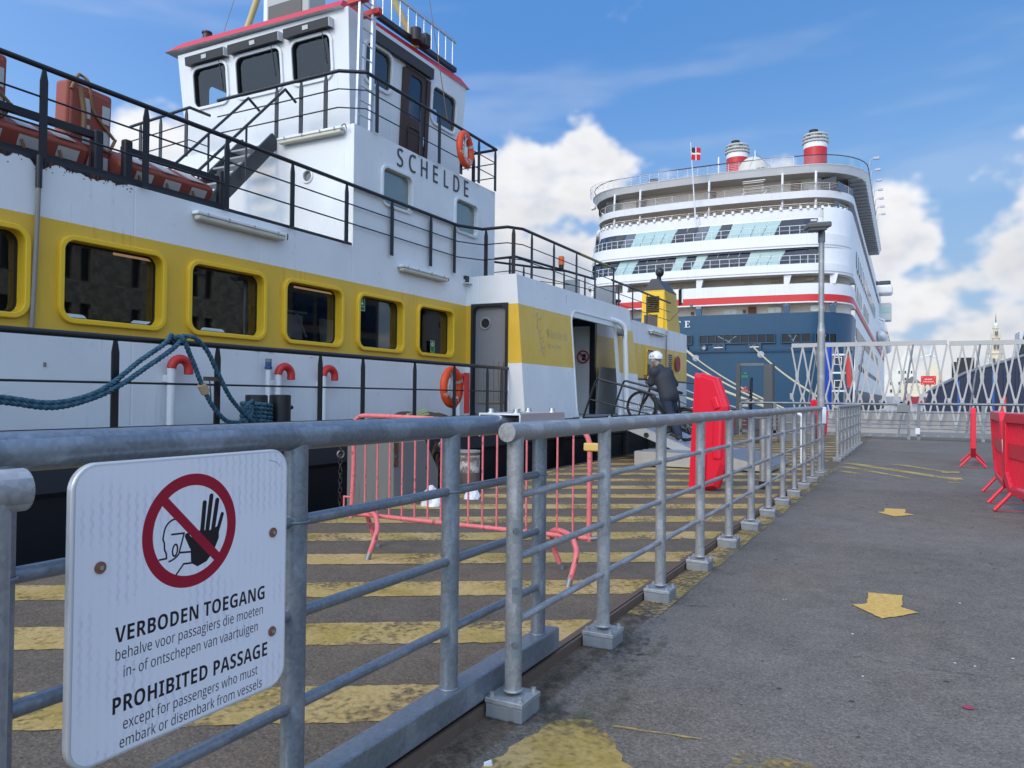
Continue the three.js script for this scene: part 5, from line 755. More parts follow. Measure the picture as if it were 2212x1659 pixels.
{ // bicycle being pushed up the gangway
  const t = thing('bicycle', 'black bicycle with disc brakes pushed up the gangway', 'bicycle', [-4.85, .6, -16.1]), Z = -16.1, F = [-5.30, 1.165], R = [-4.33, .79], rW = .345;
  const blk = MAT({ color: [.018, .019, .022], roughness: .35 });
  for (const [c, n] of [[F, 'front_wheel'], [R, 'rear_wheel']]) { const w = new B().tor([c[0], c[1], Z], rW - .02, .022, [0, 0, 0], Math.PI * 2, 48, 10).to(n, rubber, t); new B().tor([c[0], c[1], Z], rW - .052, .010, [0, 0, 0], Math.PI * 2, 40, 6).to('rim', blk, w); const sp = new B(); for (let k = 0; k < 24; k++) { const a = k / 24 * Math.PI * 2; sp.tube([c[0] + .03 * Math.cos(a + .5), c[1] + .03 * Math.sin(a + .5), Z + (k % 2 ? .03 : -.03)], [c[0] + (rW - .06) * Math.cos(a), c[1] + (rW - .06) * Math.sin(a), Z], .0022, 4); } sp.to('spokes', chrome, w); new B().tube([c[0], c[1], Z - .05], [c[0], c[1], Z + .05], .028, 12).to('hub', blk, w); new B().tor([c[0], c[1], Z + .055], .068, .008, [0, 0, 0], Math.PI * 2, 24, 4).to('brake_disc', MAT({ color: [.3, .3, .3], metalness: .8, roughness: .4 }), w); }
  const hd = [-5.10, 1.60], hb = [-5.16, 1.42], bb = [-4.80, 1.0], st = [-4.60, 1.37], q = (p, z = Z) => [p[0], p[1], z];
  new B().tube(q(hd), q(hb), .026).tube(q([-5.14, 1.47]), q(bb), .034).tube(q([-5.11, 1.57]), q(st), .028).tube(q(bb), q(st), .022).to('frame', blk, t);
  for (const s of [-.05, .05]) { new B().tube(q(hb, Z + s), q(F, Z + s), .02, 10, .014).to('fork_leg', blk, t); new B().tube(q(bb, Z + s * .8), q(R, Z + s), .013).tube(q(st, Z + s * .6), q(R, Z + s), .012).to('rear_stay', blk, t); }
  new B().tube(q(hd), q([-5.07, 1.76]), .018).path([[-5.0, 1.80, Z - .33], [-5.06, 1.78, Z - .2], [-5.09, 1.77, Z], [-5.06, 1.78, Z + .2], [-5.0, 1.80, Z + .33]], .015, 8).to('handlebar', blk, t);
  new B().path([[-5.08, 1.78, Z + .1], [-5.22, 1.84, Z + .06], [-5.2, 1.66, Z + .02]], .007, 6).path([[-5.08, 1.78, Z - .1], [-5.2, 1.86, Z - .05], [-5.19, 1.6, Z]], .007, 6).to('brake_cable', rubber, t);
  new B().bx([-5.18, 1.77, Z], [.06, .09, .08], [0, 0, 0], .02).to('headlamp', blk, t);
  new B().tube(q(st), q([-4.55, 1.47]), .015).bx([-4.53, 1.49, Z], [.27, .06, .14], [0, 0, -.25], .028).to('saddle', rubber, t);
  new B().poly([[-4.5, 1.3, Z], [-4.05, 1.12, Z]], .01).poly([[-4.1, 1.14, Z + .06], [R[0], R[1], Z + .07]], .008).path([[-4.58, .98, Z], [-4.45, 1.14, Z], [-4.25, 1.14, Z], [-4.05, 1.02, Z], [-3.98, .82, Z]], .026, 6).to('rack_and_mudguard', blk, t);
  new B().bx([-4.87, 1.22, Z], [.10, .34, .09], [0, 0, .75], .03).to('battery', MAT({ color: [.02, .05, .07], roughness: .3 }), t);
  new B().tube(q(bb, Z + .06), q([-4.72, .86], Z + .07), .012).bx([-4.71, .85, Z + .12], [.09, .025, .09]).to('crank', MAT({ color: [.3, .3, .32], metalness: .7 }), t);
}
// people: a smooth field of tapered capsules, meshed
function field(caps, cell, k) {
  const lo = V(1e9, 1e9, 1e9), hi = V(-1e9, -1e9, -1e9);
  for (const c of caps) for (const [o, r] of [[0, c[6]], [3, c[7]]]) { lo.min(V(c[o] - r, c[o + 1] - r, c[o + 2] - r)); hi.max(V(c[o] + r, c[o + 1] + r, c[o + 2] + r)); }
  const pad = cell * 4; lo.subScalar(pad); hi.addScalar(pad); const L = Math.max(hi.x - lo.x, hi.y - lo.y, hi.z - lo.z), n = Math.min(110, Math.ceil(L / cell) + 2), mc = new MarchingCubes(n, new THREE.MeshBasicMaterial(), false, false, 90000);
  mc.isolation = 0; const h = L / (n - 1); const C = caps.map((c) => { const d = [c[3] - c[0], c[4] - c[1], c[5] - c[2]]; return [...c, d[0], d[1], d[2], d[0] * d[0] + d[1] * d[1] + d[2] * d[2] || 1e-9]; });
  for (let z = 0; z < n; z++) for (let y = 0; y < n; y++) for (let x = 0; x < n; x++) {
    const X = lo.x + x * h, Y = lo.y + y * h, Z = lo.z + z * h; let s = 1e9;
    for (const c of C) { const px = X - c[0], py = Y - c[1], pz = Z - c[2], t = Math.min(1, Math.max(0, (px * c[8] + py * c[9] + pz * c[10]) / c[11])), dx = px - c[8] * t, dy = py - c[9] * t, dz = pz - c[10] * t, e = Math.sqrt(dx * dx + dy * dy + dz * dz) - (c[6] + (c[7] - c[6]) * t); const m = Math.max(k - Math.abs(s - e), 0) / k; s = Math.min(s, e) - m * m * k * .25; }
    mc.field[x + y * n + z * n * n] = -s;
  }
  mc.update(); const N = mc.count ?? 0, pos = mc.positionArray.slice(0, N * 3), half = n / 2; for (let i = 0; i < N; i++) for (let a = 0; a < 3; a++) pos[i * 3 + a] = lo.getComponent(a) + (pos[i * 3 + a] * half + half) * h;
  let g = new THREE.BufferGeometry(); g.setAttribute('position', new THREE.Float32BufferAttribute(pos, 3)); g = mergeVertices(g, 1e-5); g.computeVertexNormals(); g.setAttribute('uv', new THREE.Float32BufferAttribute(new Array(g.attributes.position.count * 2).fill(0), 2)); return g;
}
{
  const t = thing('person', 'person in a white cycle helmet, dark jacket and jeans pushing the bicycle, seen from behind', 'person', [-4.6, .5, -15.85]);
  const Zc = -15.85, f = V(-.86, 0, -.5).normalize(), r = V(-f.z, 0, f.x).multiplyScalar(-1); // r: the person's right
  const right = V(0, 0, 0).crossVectors(f, UP);
  const at = (p, x, fw) => [p[0] + right.x * x + f.x * fw, p[1], p[2] + right.z * x + f.z * fw];
  const pel = [-4.62, 1.40, Zc], chest = [-4.74, 1.76, Zc - .02], neck = [-4.84, 1.98, Zc - .05], head = [-4.94, 2.155, Zc - .08];
  const shL = at([-4.80, 1.90, Zc - .03], -.19, 0), shR = at([-4.80, 1.90, Zc - .03], .19, 0), elL = [-4.98, 1.68, Zc + .10], elR = at([-4.68, 1.66, Zc - .1], .22, .02), haL = [-5.00, 1.79, -15.80], haR = [-5.02, 1.79, -16.38];
  const hiL = at(pel, -.10, 0), hiR = at(pel, .10, 0), knL = [-4.56, .98, Zc + .06], knR = [-4.60, 1.0, Zc - .16], anL = [-4.40, .585, Zc + .04], anR = [-4.70, .70, Zc - .18];
  const seg = (a, b, ra, rb) => [...a, ...b, ra, rb];
  const put = (g, name, mat, p) => { g.translate(-t.position.x, -t.position.y, -t.position.z); const m = new THREE.Mesh(g, mat); m.name = name; m.castShadow = m.receiveShadow = true; p.add(m); return m; };
  const dn = (p, d) => [p[0], p[1] + d, p[2]];
  const skin = MAT({ color: [.50, .28, .20], roughness: .6 });
  // continuous body with head, face and hands
  const hd = (x, fw, dy) => { const p = at(head, x, fw); return [p[0], p[1] + dy, p[2]]; };
  const bodyCaps = [seg(pel, chest, .13, .15), seg(chest, neck, .13, .06), seg(neck, head, .055, .06), seg(hd(0, 0, .03), hd(0, 0, -.01), .098, .092), seg(hd(0, .05, -.05), hd(0, .06, -.095), .06, .045), seg(hd(0, .10, .0), hd(0, .118, -.035), .014, .020),
    seg(hd(-.085, .0, .02), hd(-.088, -.005, -.03), .018, .014), seg(hd(.085, .0, .02), hd(.088, -.005, -.03), .018, .014), seg(hd(-.03, .085, -.075), hd(.03, .085, -.075), .016, .016),
    seg(shL, elL, .055, .042), seg(elL, haL, .042, .03), seg(shR, elR, .055, .042), seg(elR, haR, .042, .03), seg(hiL, knL, .085, .06), seg(knL, anL, .06, .042), seg(hiR, knR, .085, .06), seg(knR, anR, .06, .042), seg(shL, shR, .08, .08), seg(hiL, hiR, .1, .1)];
  const body = put(field(bodyCaps, .02, .04), 'body', skin, t);
  for (const [h, sgn] of [[haL, 1], [haR, -1]]) { const hc = [seg([h[0] + .03, h[1], h[2]], [h[0] - .03, h[1] + .005, h[2]], .038, .036)]; for (let k = 0; k < 4; k++) { const z = h[2] - .036 + k * .024; hc.push(seg([h[0] - .03, h[1] + .02, z], [h[0] - .075 + Math.abs(k - 1.5) * .008, h[1] + .012, z], .0115, .0105), seg([h[0] - .075 + Math.abs(k - 1.5) * .008, h[1] + .012, z], [h[0] - .075 + Math.abs(k - 1.5) * .008, h[1] - .03, z], .0105, .0095)); } hc.push(seg([h[0], h[1] - .01, h[2] + sgn * .04], [h[0] - .05, h[1] - .03, h[2] + sgn * .045], .014, .011)); put(field(hc, .006, .01), 'hand', skin, body); }
  put(field([seg(hd(0, -.03, -.02), hd(0, -.06, -.06), .085, .055), seg(hd(.06, -.02, 0), hd(-.06, -.02, 0), .055, .055)], .014, .03), 'hair', MAT({ color: [.33, .32, .31], roughness: .8 }), body);
  // jacket with collar and hem, jeans, shoes, helmet
  const jac = [seg(dn(pel, .04), chest, .185, .19), seg(dn(at(pel, -.09, -.02), -.02), at(chest, -.08, 0), .135, .13), seg(dn(at(pel, .09, -.02), -.02), at(chest, .08, 0), .135, .13), seg(chest, [-4.83, 1.93, Zc - .04], .17, .10), seg(shL, shR, .105, .105), seg(shL, elL, .095, .075), seg(elL, [haL[0] + .055, haL[1] - .02, haL[2] + .01], .072, .05), seg(shR, elR, .095, .075), seg(elR, [haR[0] + .06, haR[1] - .01, haR[2] + .02], .072, .05), seg(neck, dn(neck, .02), .085, .08)];
  put(field(jac, .02, .05), 'jacket', MAT({ color: [.028, .034, .046], roughness: .75, bumpMap: tex(256, (i, j) => fbm(i / 32, j / 64, 8, 4, 401), .6, false), bumpScale: .01 }), t);
  put(field([seg(dn(hiL, -.02), knL, .118, .088), seg(knL, dn(anL, .04), .088, .078), seg(dn(hiR, -.02), knR, .118, .088), seg(knR, dn(anR, .04), .088, .078), seg(hiL, hiR, .125, .125)], .02, .05), 'jeans', MAT({ color: [.022, .034, .062], roughness: .85 }), t);
  for (const a of [anL, anR]) { const S = put(field([seg([a[0] + .03, a[1] - .05, a[2]], [a[0] - .17, a[1] - .055 + .06, a[2] - .06], .052, .042), seg([a[0] + .02, a[1], a[2]], [a[0], a[1] - .04, a[2]], .055, .055)], .012, .03), 'shoe', MAT({ color: [.03, .03, .035], roughness: .6 }), t); put(field([seg([a[0] + .04, a[1] - .09, a[2]], [a[0] - .18, a[1] - .02, a[2] - .06], .028, .024)], .012, .02), 'sole', MAT({ color: [.6, .62, .64], roughness: .7 }), S); }
  const hel = field([seg(hd(0, -.055, .055), hd(0, .06, .06), .125, .105), seg(hd(0, -.02, .085), hd(0, .04, .08), .12, .11)], .012, .03); { const p = hel.attributes.position; for (let i = 0; i < p.count; i++) if (p.getY(i) < head[1] + .03) p.setY(i, head[1] + .03 + (p.getY(i) - head[1] - .03) * .12); hel.computeVertexNormals(); }
  const H = put(hel, 'helmet', MAT({ color: [.74, .76, .78], roughness: .35 }), t);
  for (const [x, a] of [[-.105, .02], [-.11, -.06], [.105, .02], [.11, -.06], [-.05, -.14], [.05, -.14]]) { const p = hd(x, a, .085); const b = new THREE.SphereGeometry(.03, 12, 8); b.scale(1.1, .45, .8); b.translate(...p); put(b, 'vent', rubber, H); }
  put(field([seg(hd(-.1, .02, .0), hd(-.04, .06, -.11), .007, .007), seg(hd(.1, .02, .0), hd(.04, .06, -.11), .007, .007)], .006, .005), 'chin_strap', MAT({ color: [.6, .6, .6] }), H);
  for (const x of [-.035, .035]) { const e = new THREE.SphereGeometry(.012, 10, 8); e.translate(...hd(x, .088, .005)); put(e, 'eye', MAT({ color: [.5, .5, .48], roughness: .2 }), body); }
}
{ // grey steel gantry frame, blue pile, small gear on the far part of the pontoon
  const Z = -31.5, t = thing('gantry_frame', 'grey steel gantry frame holding cables beyond the fence', 'frame', [-6, 0, Z]);
  const dg = MAT({ color: [.085, .10, .11], map: grime, roughness: .6 }); new B().box(-6.42, 0, Z - .08, -6.26, 2.78, Z + .08).to('post', dg, t); new B().box(-5.35, 0, Z - .5, -5.02, 2.74, Z + .1).to('post', dg, t); new B().box(-6.26, 2.68, Z - .06, -5.35, 2.78, Z + .06).to('lintel', steelGrey, t); new B().box(-6.28, 1.3, Z, -5.42, 1.36, Z + .06).to('cross_bar', steelGrey, t);
  new B().tube([-5.88, 0, Z], [-5.84, 2.2, Z], .06, 8).path([[-5.84, 2.2, Z + .1], [-5.80, 1.5, Z + .15], [-5.84, .6, Z + .1]], .03, 6).to('cable', black, t); for (const [y, c] of [[2.25, [.04, .22, .12]], [1.68, [.5, .12, .1]], [1.1, [.5, .52, .52]]]) new B().bx([-6.05, y, Z + .12], [.26, .09, .2]).sph([-6.05, y + .1, Z + .12], .07).to('plug_box', MAT({ color: c }), t);
  tag(new B().tube([-3.12 * 1.1, -1.5, -35.8], [-3.12 * 1.1, 3.85, -35.8], .17, 20).to('blue_pile', MAT({ color: [.012, .085, .55], roughness: .4 })), 'bright blue steel pile behind the left lattice panel', 'pile');
  const bk = thing('grey_bucket', 'dark grey tub standing at the far end of the pontoon', 'tub', [-4.3, 0, -24.4]); new B().lathe([-4.3, 0, -24.4], [[0, .02], [.27, .02], [.36, .72], [.39, .74], [.39, .78], [.34, .78], [.26, .06], [0, .06]], 24).to('tub', MAT({ color: [.09, .10, .11], roughness: .6 }), bk); new B().tor([-4.3, .36, -24.4], .33, .012, [1.4, 0, 0], Math.PI, 20).to('handle', black, bk);
  const cb = thing('grey_cabinet', 'grey steel cabinet beside the tub at the far end of the pontoon', 'cabinet', [-3.4, 0, -26]); new B().bx([-3.4, .45, -26], [1.1, .9, .6], [0, 0, 0], .03).to('body', steelGrey, cb); new B().bx([-3.4, .62, -25.685], [.95, .03, .02]).bx([-3.4, .3, -25.685], [.95, .03, .02]).to('trim', galv, cb);
  const w = thing('white_post', 'slim white bent post behind the fence near the lamp post', 'post', [-2.15, 0, -17.2]); new B().path([[-2.15, 0, -17.2], [-2.15, .8, -17.2], [-2.15, 1.0, -17.2], [-2.25, 1.06, -17.2]], .035, 8).to('post', white, w);
  const ps = thing('steel_post', 'stout galvanised post standing behind the fence beside the ramp', 'post', [-2.05, 0, -12.0]); new B().tube([-2.05, 0, -12.0], [-2.05, 1.05, -12.0], .05, 14).to('post', galv, ps); new B().tube([-2.05, 0, -12.0], [-2.05, .12, -12.0], .055, 14).to('sleeve', rubber, ps);
}

// ---------------------------------------------------------------- the cruise ship
{
  const SX = -22.5, SZ = -90, ship = thing('cruise_ship', 'large white cruise ship with a dark blue stern and red band moored ahead', 'cruise ship', [SX, 0, SZ]); ship.rotation.y = .0115;
  const shipWhite = MAT({ color: [.78, .79, .80], map: tex(512, (i, j) => { const p = fbm(i / 64, j / 64, 8, 5, 155), r = fbm(i / 8, j / 170, 64, 3, 165), v = .97 + (p - .5) * .08 - sm(.6, .85, r) * .07; return v; }, 9), roughness: .4 });
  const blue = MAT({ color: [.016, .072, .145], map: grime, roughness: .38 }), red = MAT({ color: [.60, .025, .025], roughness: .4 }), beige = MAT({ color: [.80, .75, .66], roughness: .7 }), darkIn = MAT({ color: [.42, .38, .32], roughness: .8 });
  const navy = new THREE.MeshPhysicalMaterial({ color: new THREE.Color().setRGB(.012, .022, .04), roughness: .06 }), navy2 = new THREE.MeshPhysicalMaterial({ color: new THREE.Color().setRGB(.10, .115, .15), roughness: .08 }), teal = new THREE.MeshPhysicalMaterial({ color: new THREE.Color().setRGB(.33, .49, .48), roughness: .2 });
  const zAt = (x, hw, zs, R, bul) => { const a = Math.abs(x), e = hw - R; if (a <= e) return zs - bul * (a / hw) ** 2; const d = Math.min(1, (a - e) / R); return zs - bul * (e / hw) ** 2 - R * 1.15 * (1 - Math.sqrt(1 - d * d)) - bul * 2 * e / (hw * hw) * (a - e) * 0; };
  const outline = (hw, zs, R = 5, bul = 1.2, len = 0) => { const p = []; if (len) p.push([-hw, zs - len]); for (let k = 10; k >= 0; k--) { const x = -(hw - R) - R * Math.sin(k / 10 * Math.PI / 2); p.push([x, zAt(x, hw, zs, R, bul)]); } for (let k = 1; k < 20; k++) { const x = mix(-(hw - R), hw - R, k / 20); p.push([x, zAt(x, hw, zs, R, bul)]); } for (let k = 0; k <= 10; k++) { const x = hw - R + R * Math.sin(k / 10 * Math.PI / 2); p.push([x, zAt(x, hw, zs, R, bul)]); } if (len) p.push([hw, zs - len]); return p; };
  const W = ([x, z], y) => [SX + x, y, SZ + z];
  const band = (o0, y0, o1, y1, b = new B()) => { for (let i = 0; i + 1 < o0.length; i++) b.quad(W(o0[i], y0), W(o0[i + 1], y0), W(o1[i + 1], y1), W(o1[i], y1)); return b; };
  const slab = (o, y, b = new B()) => { const n = o.length; for (let i = 0; i < n / 2 - 1; i++) b.quad(W(o[i], y), W(o[n - 1 - i], y), W(o[n - 2 - i], y), W(o[i + 1], y)); return b; };
  const smooth = (m, a = .5) => { m.geometry = toCreasedNormals(m.geometry, a); return m; };
  const LEN = 150, HW = 16;
  // hull: blue transom wrapped round the quarters, boot-top, white sides
  const h0 = outline(15.6, -.6, 5, 1.4, 12), h1 = outline(16.05, 0, 5, 1.4, 12), h1f = outline(16.05, 0, 5, 1.4, LEN);
  band(outline(15.5, -.8, 5, 1.4, LEN), -1.6, outline(15.55, -.7, 5, 1.4, LEN), .15).to('boot_top', MAT({ color: [.11, .018, .016], roughness: .5 }), ship);
  smooth(band(h0, .15, h1, 11.1).to('stern', blue, ship));
  const sideO = (s, x, z0, z1) => [[s * x, z0], [s * x, z1]];
  for (const s of [-1, 1]) { band(sideO(s, 16.02, -11, -150), 2.6, sideO(s, 15.86, -11, -150), 23.3).to('hull_side', shipWhite, ship); band(sideO(s, 15.9, -11, -150), -1.5, sideO(s, 16.0, -11, -150), 2.6).to('hull_lower', MAT({ color: [.10, .11, .12], map: grime, roughness: .5 }), ship);
    band([[s * 16.04, -150], [s * 13, -190], [s * 6, -216], [0, -228]], -1.5, [[s * 16.04, -150], [s * 14, -190], [s * 8, -222], [0, -236]], 17).to('bow', shipWhite, ship); }
  band(outline(16.09, .02, 5, 1.4, 4), 6.75, outline(16.14, .07, 5, 1.4, 4), 6.95).to('rubbing_line', MAT({ color: [.03, .085, .17], roughness: .35 }), ship);
  // open promenade (between blue stern and red band) and the gallery above it
  const pillars = (y0, y1, mat, name, lean) => { for (const x of [-14.2, -9.5, -.25, 9.5, 14.2]) { const z = zAt(x, 16.05, 0, 5, 1.4); new B().ext(polyShape([[x - .28, y0], [x + .28, y0], [x + .42 + lean, y1], [x - .42 + lean, y1]]), .35, new THREE.Matrix4().makeTranslation(SX, 0, SZ + z - .36)).to(name, mat, ship); } };
  const gallery = (y0, y1, depth, mat) => { const o = outline(15.6, -depth, 4, 1.2, 8), f = outline(16.0, -.02, 5, 1.4, 12); smooth(band(o, y0, o, y1).to('gallery_wall', mat, ship)); slab(f, y0 - .03).to('gallery_deck', MAT({ color: [.42, .36, .29] }), ship); slab(f, y1 + .02).to('gallery_ceiling', shipWhite, ship); };
  gallery(11.1, 12.3, 2.2, beige); pillars(11.1, 12.32, blue, 'pillar', 0); pillars(11.9, 12.34, shipWhite, 'pillar_head', 0);
  smooth(band(outline(16.07, .03, 5, 1.4, 150), 12.3, outline(16.07, .03, 5, 1.4, 150), 13.12).to('red_band', red, ship)); band(outline(16.11, .07, 5, 1.4, 10), 12.18, outline(16.11, .07, 5, 1.4, 10), 12.32).to('white_edge', shipWhite, ship);
  smooth(band(outline(16.05, .01, 5, 1.4, 12), 13.12, outline(16.05, 0, 5, 1.4, 12), 14.35).to('stern_white', shipWhite, ship));
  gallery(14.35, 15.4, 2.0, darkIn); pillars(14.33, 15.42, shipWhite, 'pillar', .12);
  for (const x of [-6, -3, 1.5, 5, 8, 11.8]) { new B().bx([SX + x, 14.95, SZ - 2.05], [.9, .3, .05]).to('gallery_fitting', MAT({ color: [.35, .27, .18] }), ship); }
  // ledges, parapets and the two slanted window decks
  const ledge = (y0, y1, zs, hw) => { smooth(band(outline(hw, zs, 5, 1.4, 12), y0, outline(hw, zs - .05, 5, 1.4, 12), y1).to('ledge', shipWhite, ship)); slab(outline(hw, zs - .05, 5, 1.4, 12), y1).to('ledge_deck', shipWhite, ship); const q = new B(); band(outline(hw + .03, zs + .03, 5, 1.4, 6), y0 + .22, outline(hw + .03, zs + .03, 5, 1.4, 6), y0 + .30, q); q.to('ledge_lip', MAT({ color: [.45, .44, .42] }), ship); };
  ledge(15.4, 16.55, .25, 16.05); ledge(18.5, 20.05, -.55, 15.9);
  for (const s of [-1, 1]) { const cut = (o) => o.filter(([x]) => s * x > (s > 0 ? 12.9 : 14.7)); smooth(band(cut(outline(16.06, .02, 5, 1.4, 12)), 15.38, cut(outline(15.86, -1.9, 5, 1.4, 12)), 23.3).to('quarter', shipWhite, ship)); }
  const wall = (y0, y1, z0, z1, hw) => smooth(band(outline(hw, z0, 5, 1.4, 14), y0, outline(hw - .3, z1, 5, 1.4, 14), y1).to('window_wall', shipWhite, ship));
  wall(16.55, 18.52, -.55, -1.1, 15.9); wall(20.05, 22.12, -1.3, -1.9, 15.7);
  const panes = (y0, y1, z0, z1, hw, xs, xe, seq) => { const w = (xe - xs) / seq.length, lean = .36; { const q = new B(), bp = (x, t) => { const h = mix(hw, hw - .3, t); return [SX + x, mix(y0 + .03, y1 - .13, t), SZ + zAt(x, h, mix(z0, z1, t), 5, 1.4) + .025 + .068 * Math.max(0, Math.abs(x) - 9.5)]; }; for (let k = 0; k < 40; k++) { const a = mix(xs, xe, k / 40), b = mix(xs, xe, (k + 1) / 40); q.quad(bp(a - lean * .8, 0), bp(b - lean * .8, 0), bp(b + lean * .8, 1), bp(a + lean * .8, 1)); } q.to('mullion_band', MAT({ color: [.03, .05, .06], roughness: .3 }), ship); } [...seq].forEach((c, k) => { const a = xs + k * w + .03, b = xs + (k + 1) * w - .04; const P = (x, y) => { const t = (y - y0) / (y1 - y0), h = mix(hw, hw - .3, t); return [SX + x, y, SZ + zAt(Math.max(-h + .02, Math.min(h - .02, x)), h, mix(z0, z1, t), 5, 1.4) + .05 + .07 * Math.max(0, Math.abs(x) - 9.5)]; };
      const ya = y0 + .04, yb = y1 - .16, first = k === 0, last = k === seq.length - 1; new B().quad(P(a - lean * (first ? 1.6 : 1), ya), P(b + (last ? lean : -lean), ya), P(b + (last ? 0 : lean), yb), P(a + lean, yb)).to('pane', c === 'd' ? navy : c === 'g' ? navy2 : teal, ship); }); };
  panes(20.05, 22.12, -1.3, -1.9, 15.7, -14.3, 12.3, 'dddgttttddgtdttttddd'); panes(16.55, 18.52, -.55, -1.1, 15.9, -14.6, 12.6, 'dddttddddtdtddddtttddd');
  const stripRail = (y, hw, zs, h, mat, name, step, x0 = -1, x1 = 1, rods = 1) => { const o = outline(hw, zs, 5, 1.4, 0).filter(([x]) => x >= hw * x0 && x <= hw * x1); const t = new B().poly(o.map((p) => W(p, y + h)), .035, 6).to(name, mat, ship); const b = new B(); for (let r = 1; r <= rods; r++) b.poly(o.map((p) => W(p, y + h * r / (rods + 1))), .018, 5); b.to('rail_rod', mat, t); const ps = new B(); for (let i = 0; i < o.length; i += step) ps.tube(W(o[i], y), W(o[i], y + h), .035, 5); ps.to('rail_post', mat, t); };
  stripRail(16.5, 15.95, .1, 1.0, shipWhite, 'ledge_railing', 1, -1, .86); stripRail(20.0, 15.8, -.7, 1.0, shipWhite, 'ledge_railing', 1, -1, .86);
  // parapet and open decks
  smooth(band(outline(15.7, -2.3, 5, 1.6, 150), 22.12, outline(15.75, -2.3, 5, 1.6, 150), 23.3).to('parapet', shipWhite, ship)); slab(outline(15.7, -2.35, 5, 1.6, 60), 22.6).to('open_deck', MAT({ color: [.46, .38, .30] }), ship);
  const teak = MAT({ color: [.14, .07, .045], roughness: .5 });
  stripRail(23.3, 15.6, -2.6, .6, beige, 'deck_railing', 2, -1, 1, 2);
  { const o = outline(15.7, -2.2, 5, 1.6, 0); for (let i = 3; i < o.length - 3; i++) { const p = W(o[i], 23.36); new B().bx(p, [.30, .34, .3], [0, 0, 0], .04).to('light_box', shipWhite, ship); } }
  const bw = (y0, y1, z) => { smooth(band(outline(14.2, z, 3, .6, 60), y0, outline(14.2, z, 3, .6, 60), y1).to('deck_house_wall', beige, ship)); };
  bw(22.6, 24.65, -7); smooth(band(outline(15.9, -2.6, 5.5, 1.6, 150), 24.6, outline(15.95, -2.5, 5.5, 1.6, 150), 25.4).to('deck_fascia', shipWhite, ship)); slab(outline(15.9, -2.6, 5.5, 1.6, 60), 24.63).to('deck_ceiling', shipWhite, ship); slab(outline(15.9, -2.6, 5.5, 1.6, 60), 24.9).to('open_deck', MAT({ color: [.46, .38, .30] }), ship);
  bw(24.9, 27.75, -6.5); stripRail(25.4, 15.7, -2.8, .9, MAT({ color: [.62, .58, .52] }), 'deck_railing', 2, -1, 1, 4);
  { const o = outline(15.72, -2.8, 5.5, 1.6, 0); new B().poly(o.map((p) => W(p, 26.33)), .05, 6).to('teak_rail', teak, ship); new B().poly(outline(15.65, -2.6, 5, 1.6, 0).map((p) => W(p, 23.95)), .05, 6).to('teak_rail', teak, ship); }
  const top0 = outline(17.1, -3.4, 7, 2.2, 60), top1 = outline(17.5, -2.9, 7, 2.2, 60); smooth(band(top0, 27.7, top1, 28.55).to('top_fascia', shipWhite, ship)); slab(top0, 27.71).to('top_soffit', MAT({ color: [.42, .43, .42], roughness: .7 }), ship); slab(top1, 28.45).to('top_deck', shipWhite, ship);
  for (let k = 0; k < 27; k++) new B().box(SX + 15.3, 27.55, SZ - 9 - k * 1.9, SX + 17.2, 27.705, SZ - 9.15 - k * 1.9).to('soffit_beam', MAT({ color: [.40, .41, .40] }), ship);
  stripRail(28.55, 17.3, -3.2, 1.05, MAT({ color: [.66, .68, .70] }), 'top_railing', 1, -1, .62, 4); new B().poly(outline(17.35, -3.15, 7, 2.2, 36).map((p) => W(p, 29.65)), .06, 6).to('dark_handrail', MAT({ color: [.06, .035, .035] }), ship);
  const gl = new THREE.MeshPhysicalMaterial({ color: new THREE.Color().setRGB(.80, .93, .93), roughness: .03, transmission: 1, thickness: 0 }); band(outline(16.6, -5, 6, 2.2, 20).filter(([x]) => x > 10.6), 28.6, outline(16.6, -5, 6, 2.2, 20).filter(([x]) => x > 10.6), 30.2).to('glass_screen', gl, ship); band(outline(16.2, -5, 6, 2.2, 0).filter(([x]) => x < 1 && x > -8), 28.6, outline(16.2, -5, 6, 2.2, 0).filter(([x]) => x < 1 && x > -8), 29.2).to('glass_screen', gl, ship);
  for (const [y, z] of [[24.9, -2.7], [23.3, -2.7]]) for (const x of [-12.2, -8.6, 0.2, 8.6, 12.2]) new B().tube([SX + x, y, SZ + zAt(x, 15.7, -2.9, 5, 1.6)], [SX + x, y + (y > 24 ? 2.85 : 1.35), SZ + zAt(x, 15.7, -3.2, 5, 1.6)], .14, 10).to('deck_pillar', shipWhite, ship);
  for (const s of [-1, 1]) { band([[s * 14.5, -4.4], [s * 15.85, -9], [s * 15.9, -16]], 25.4, [[s * 14.5, -4.4], [s * 15.85, -9], [s * 15.9, -16]], 26.4).to('glass_balustrade', navy2, ship); band([[s * 14.2, -4.2], [s * 15.7, -9], [s * 15.72, -16]], 23.3, [[s * 14.2, -4.2], [s * 15.7, -9], [s * 15.72, -16]], 24.1).to('glass_balustrade', navy2, ship); new B().bx([SX + s * 13.4, 26.2, SZ - 6.4], [1.6, 2.5, .1]).to('dark_doorway', navy, ship); }
  for (const x of [-.3, 9.8, -9.4]) { const d = new B().bx([SX + x, 26.2, SZ - 6.4], [1.25, 2.1, .12]).to('timber_door', MAT({ color: [.20, .075, .03], roughness: .5 }), ship); new B().bx([SX + x, 26.6, SZ - 6.32], [.6, .5, .06]).to('door_light', navy, d); }
  for (const x of [3.2, 5.8]) { const w = new B().ext(rr(-.9, -.55, .9, .55, .2), .08, new THREE.Matrix4().makeTranslation(SX + x, 25.9, SZ - 6.48)).to('cabin_window', MAT({ color: [.72, .78, .75], roughness: .1 }), ship); new B().bx([0 + SX + x, 25.9, SZ - 6.36], [.06, 1.1, .05]).to('glazing_bar', beige, w); }
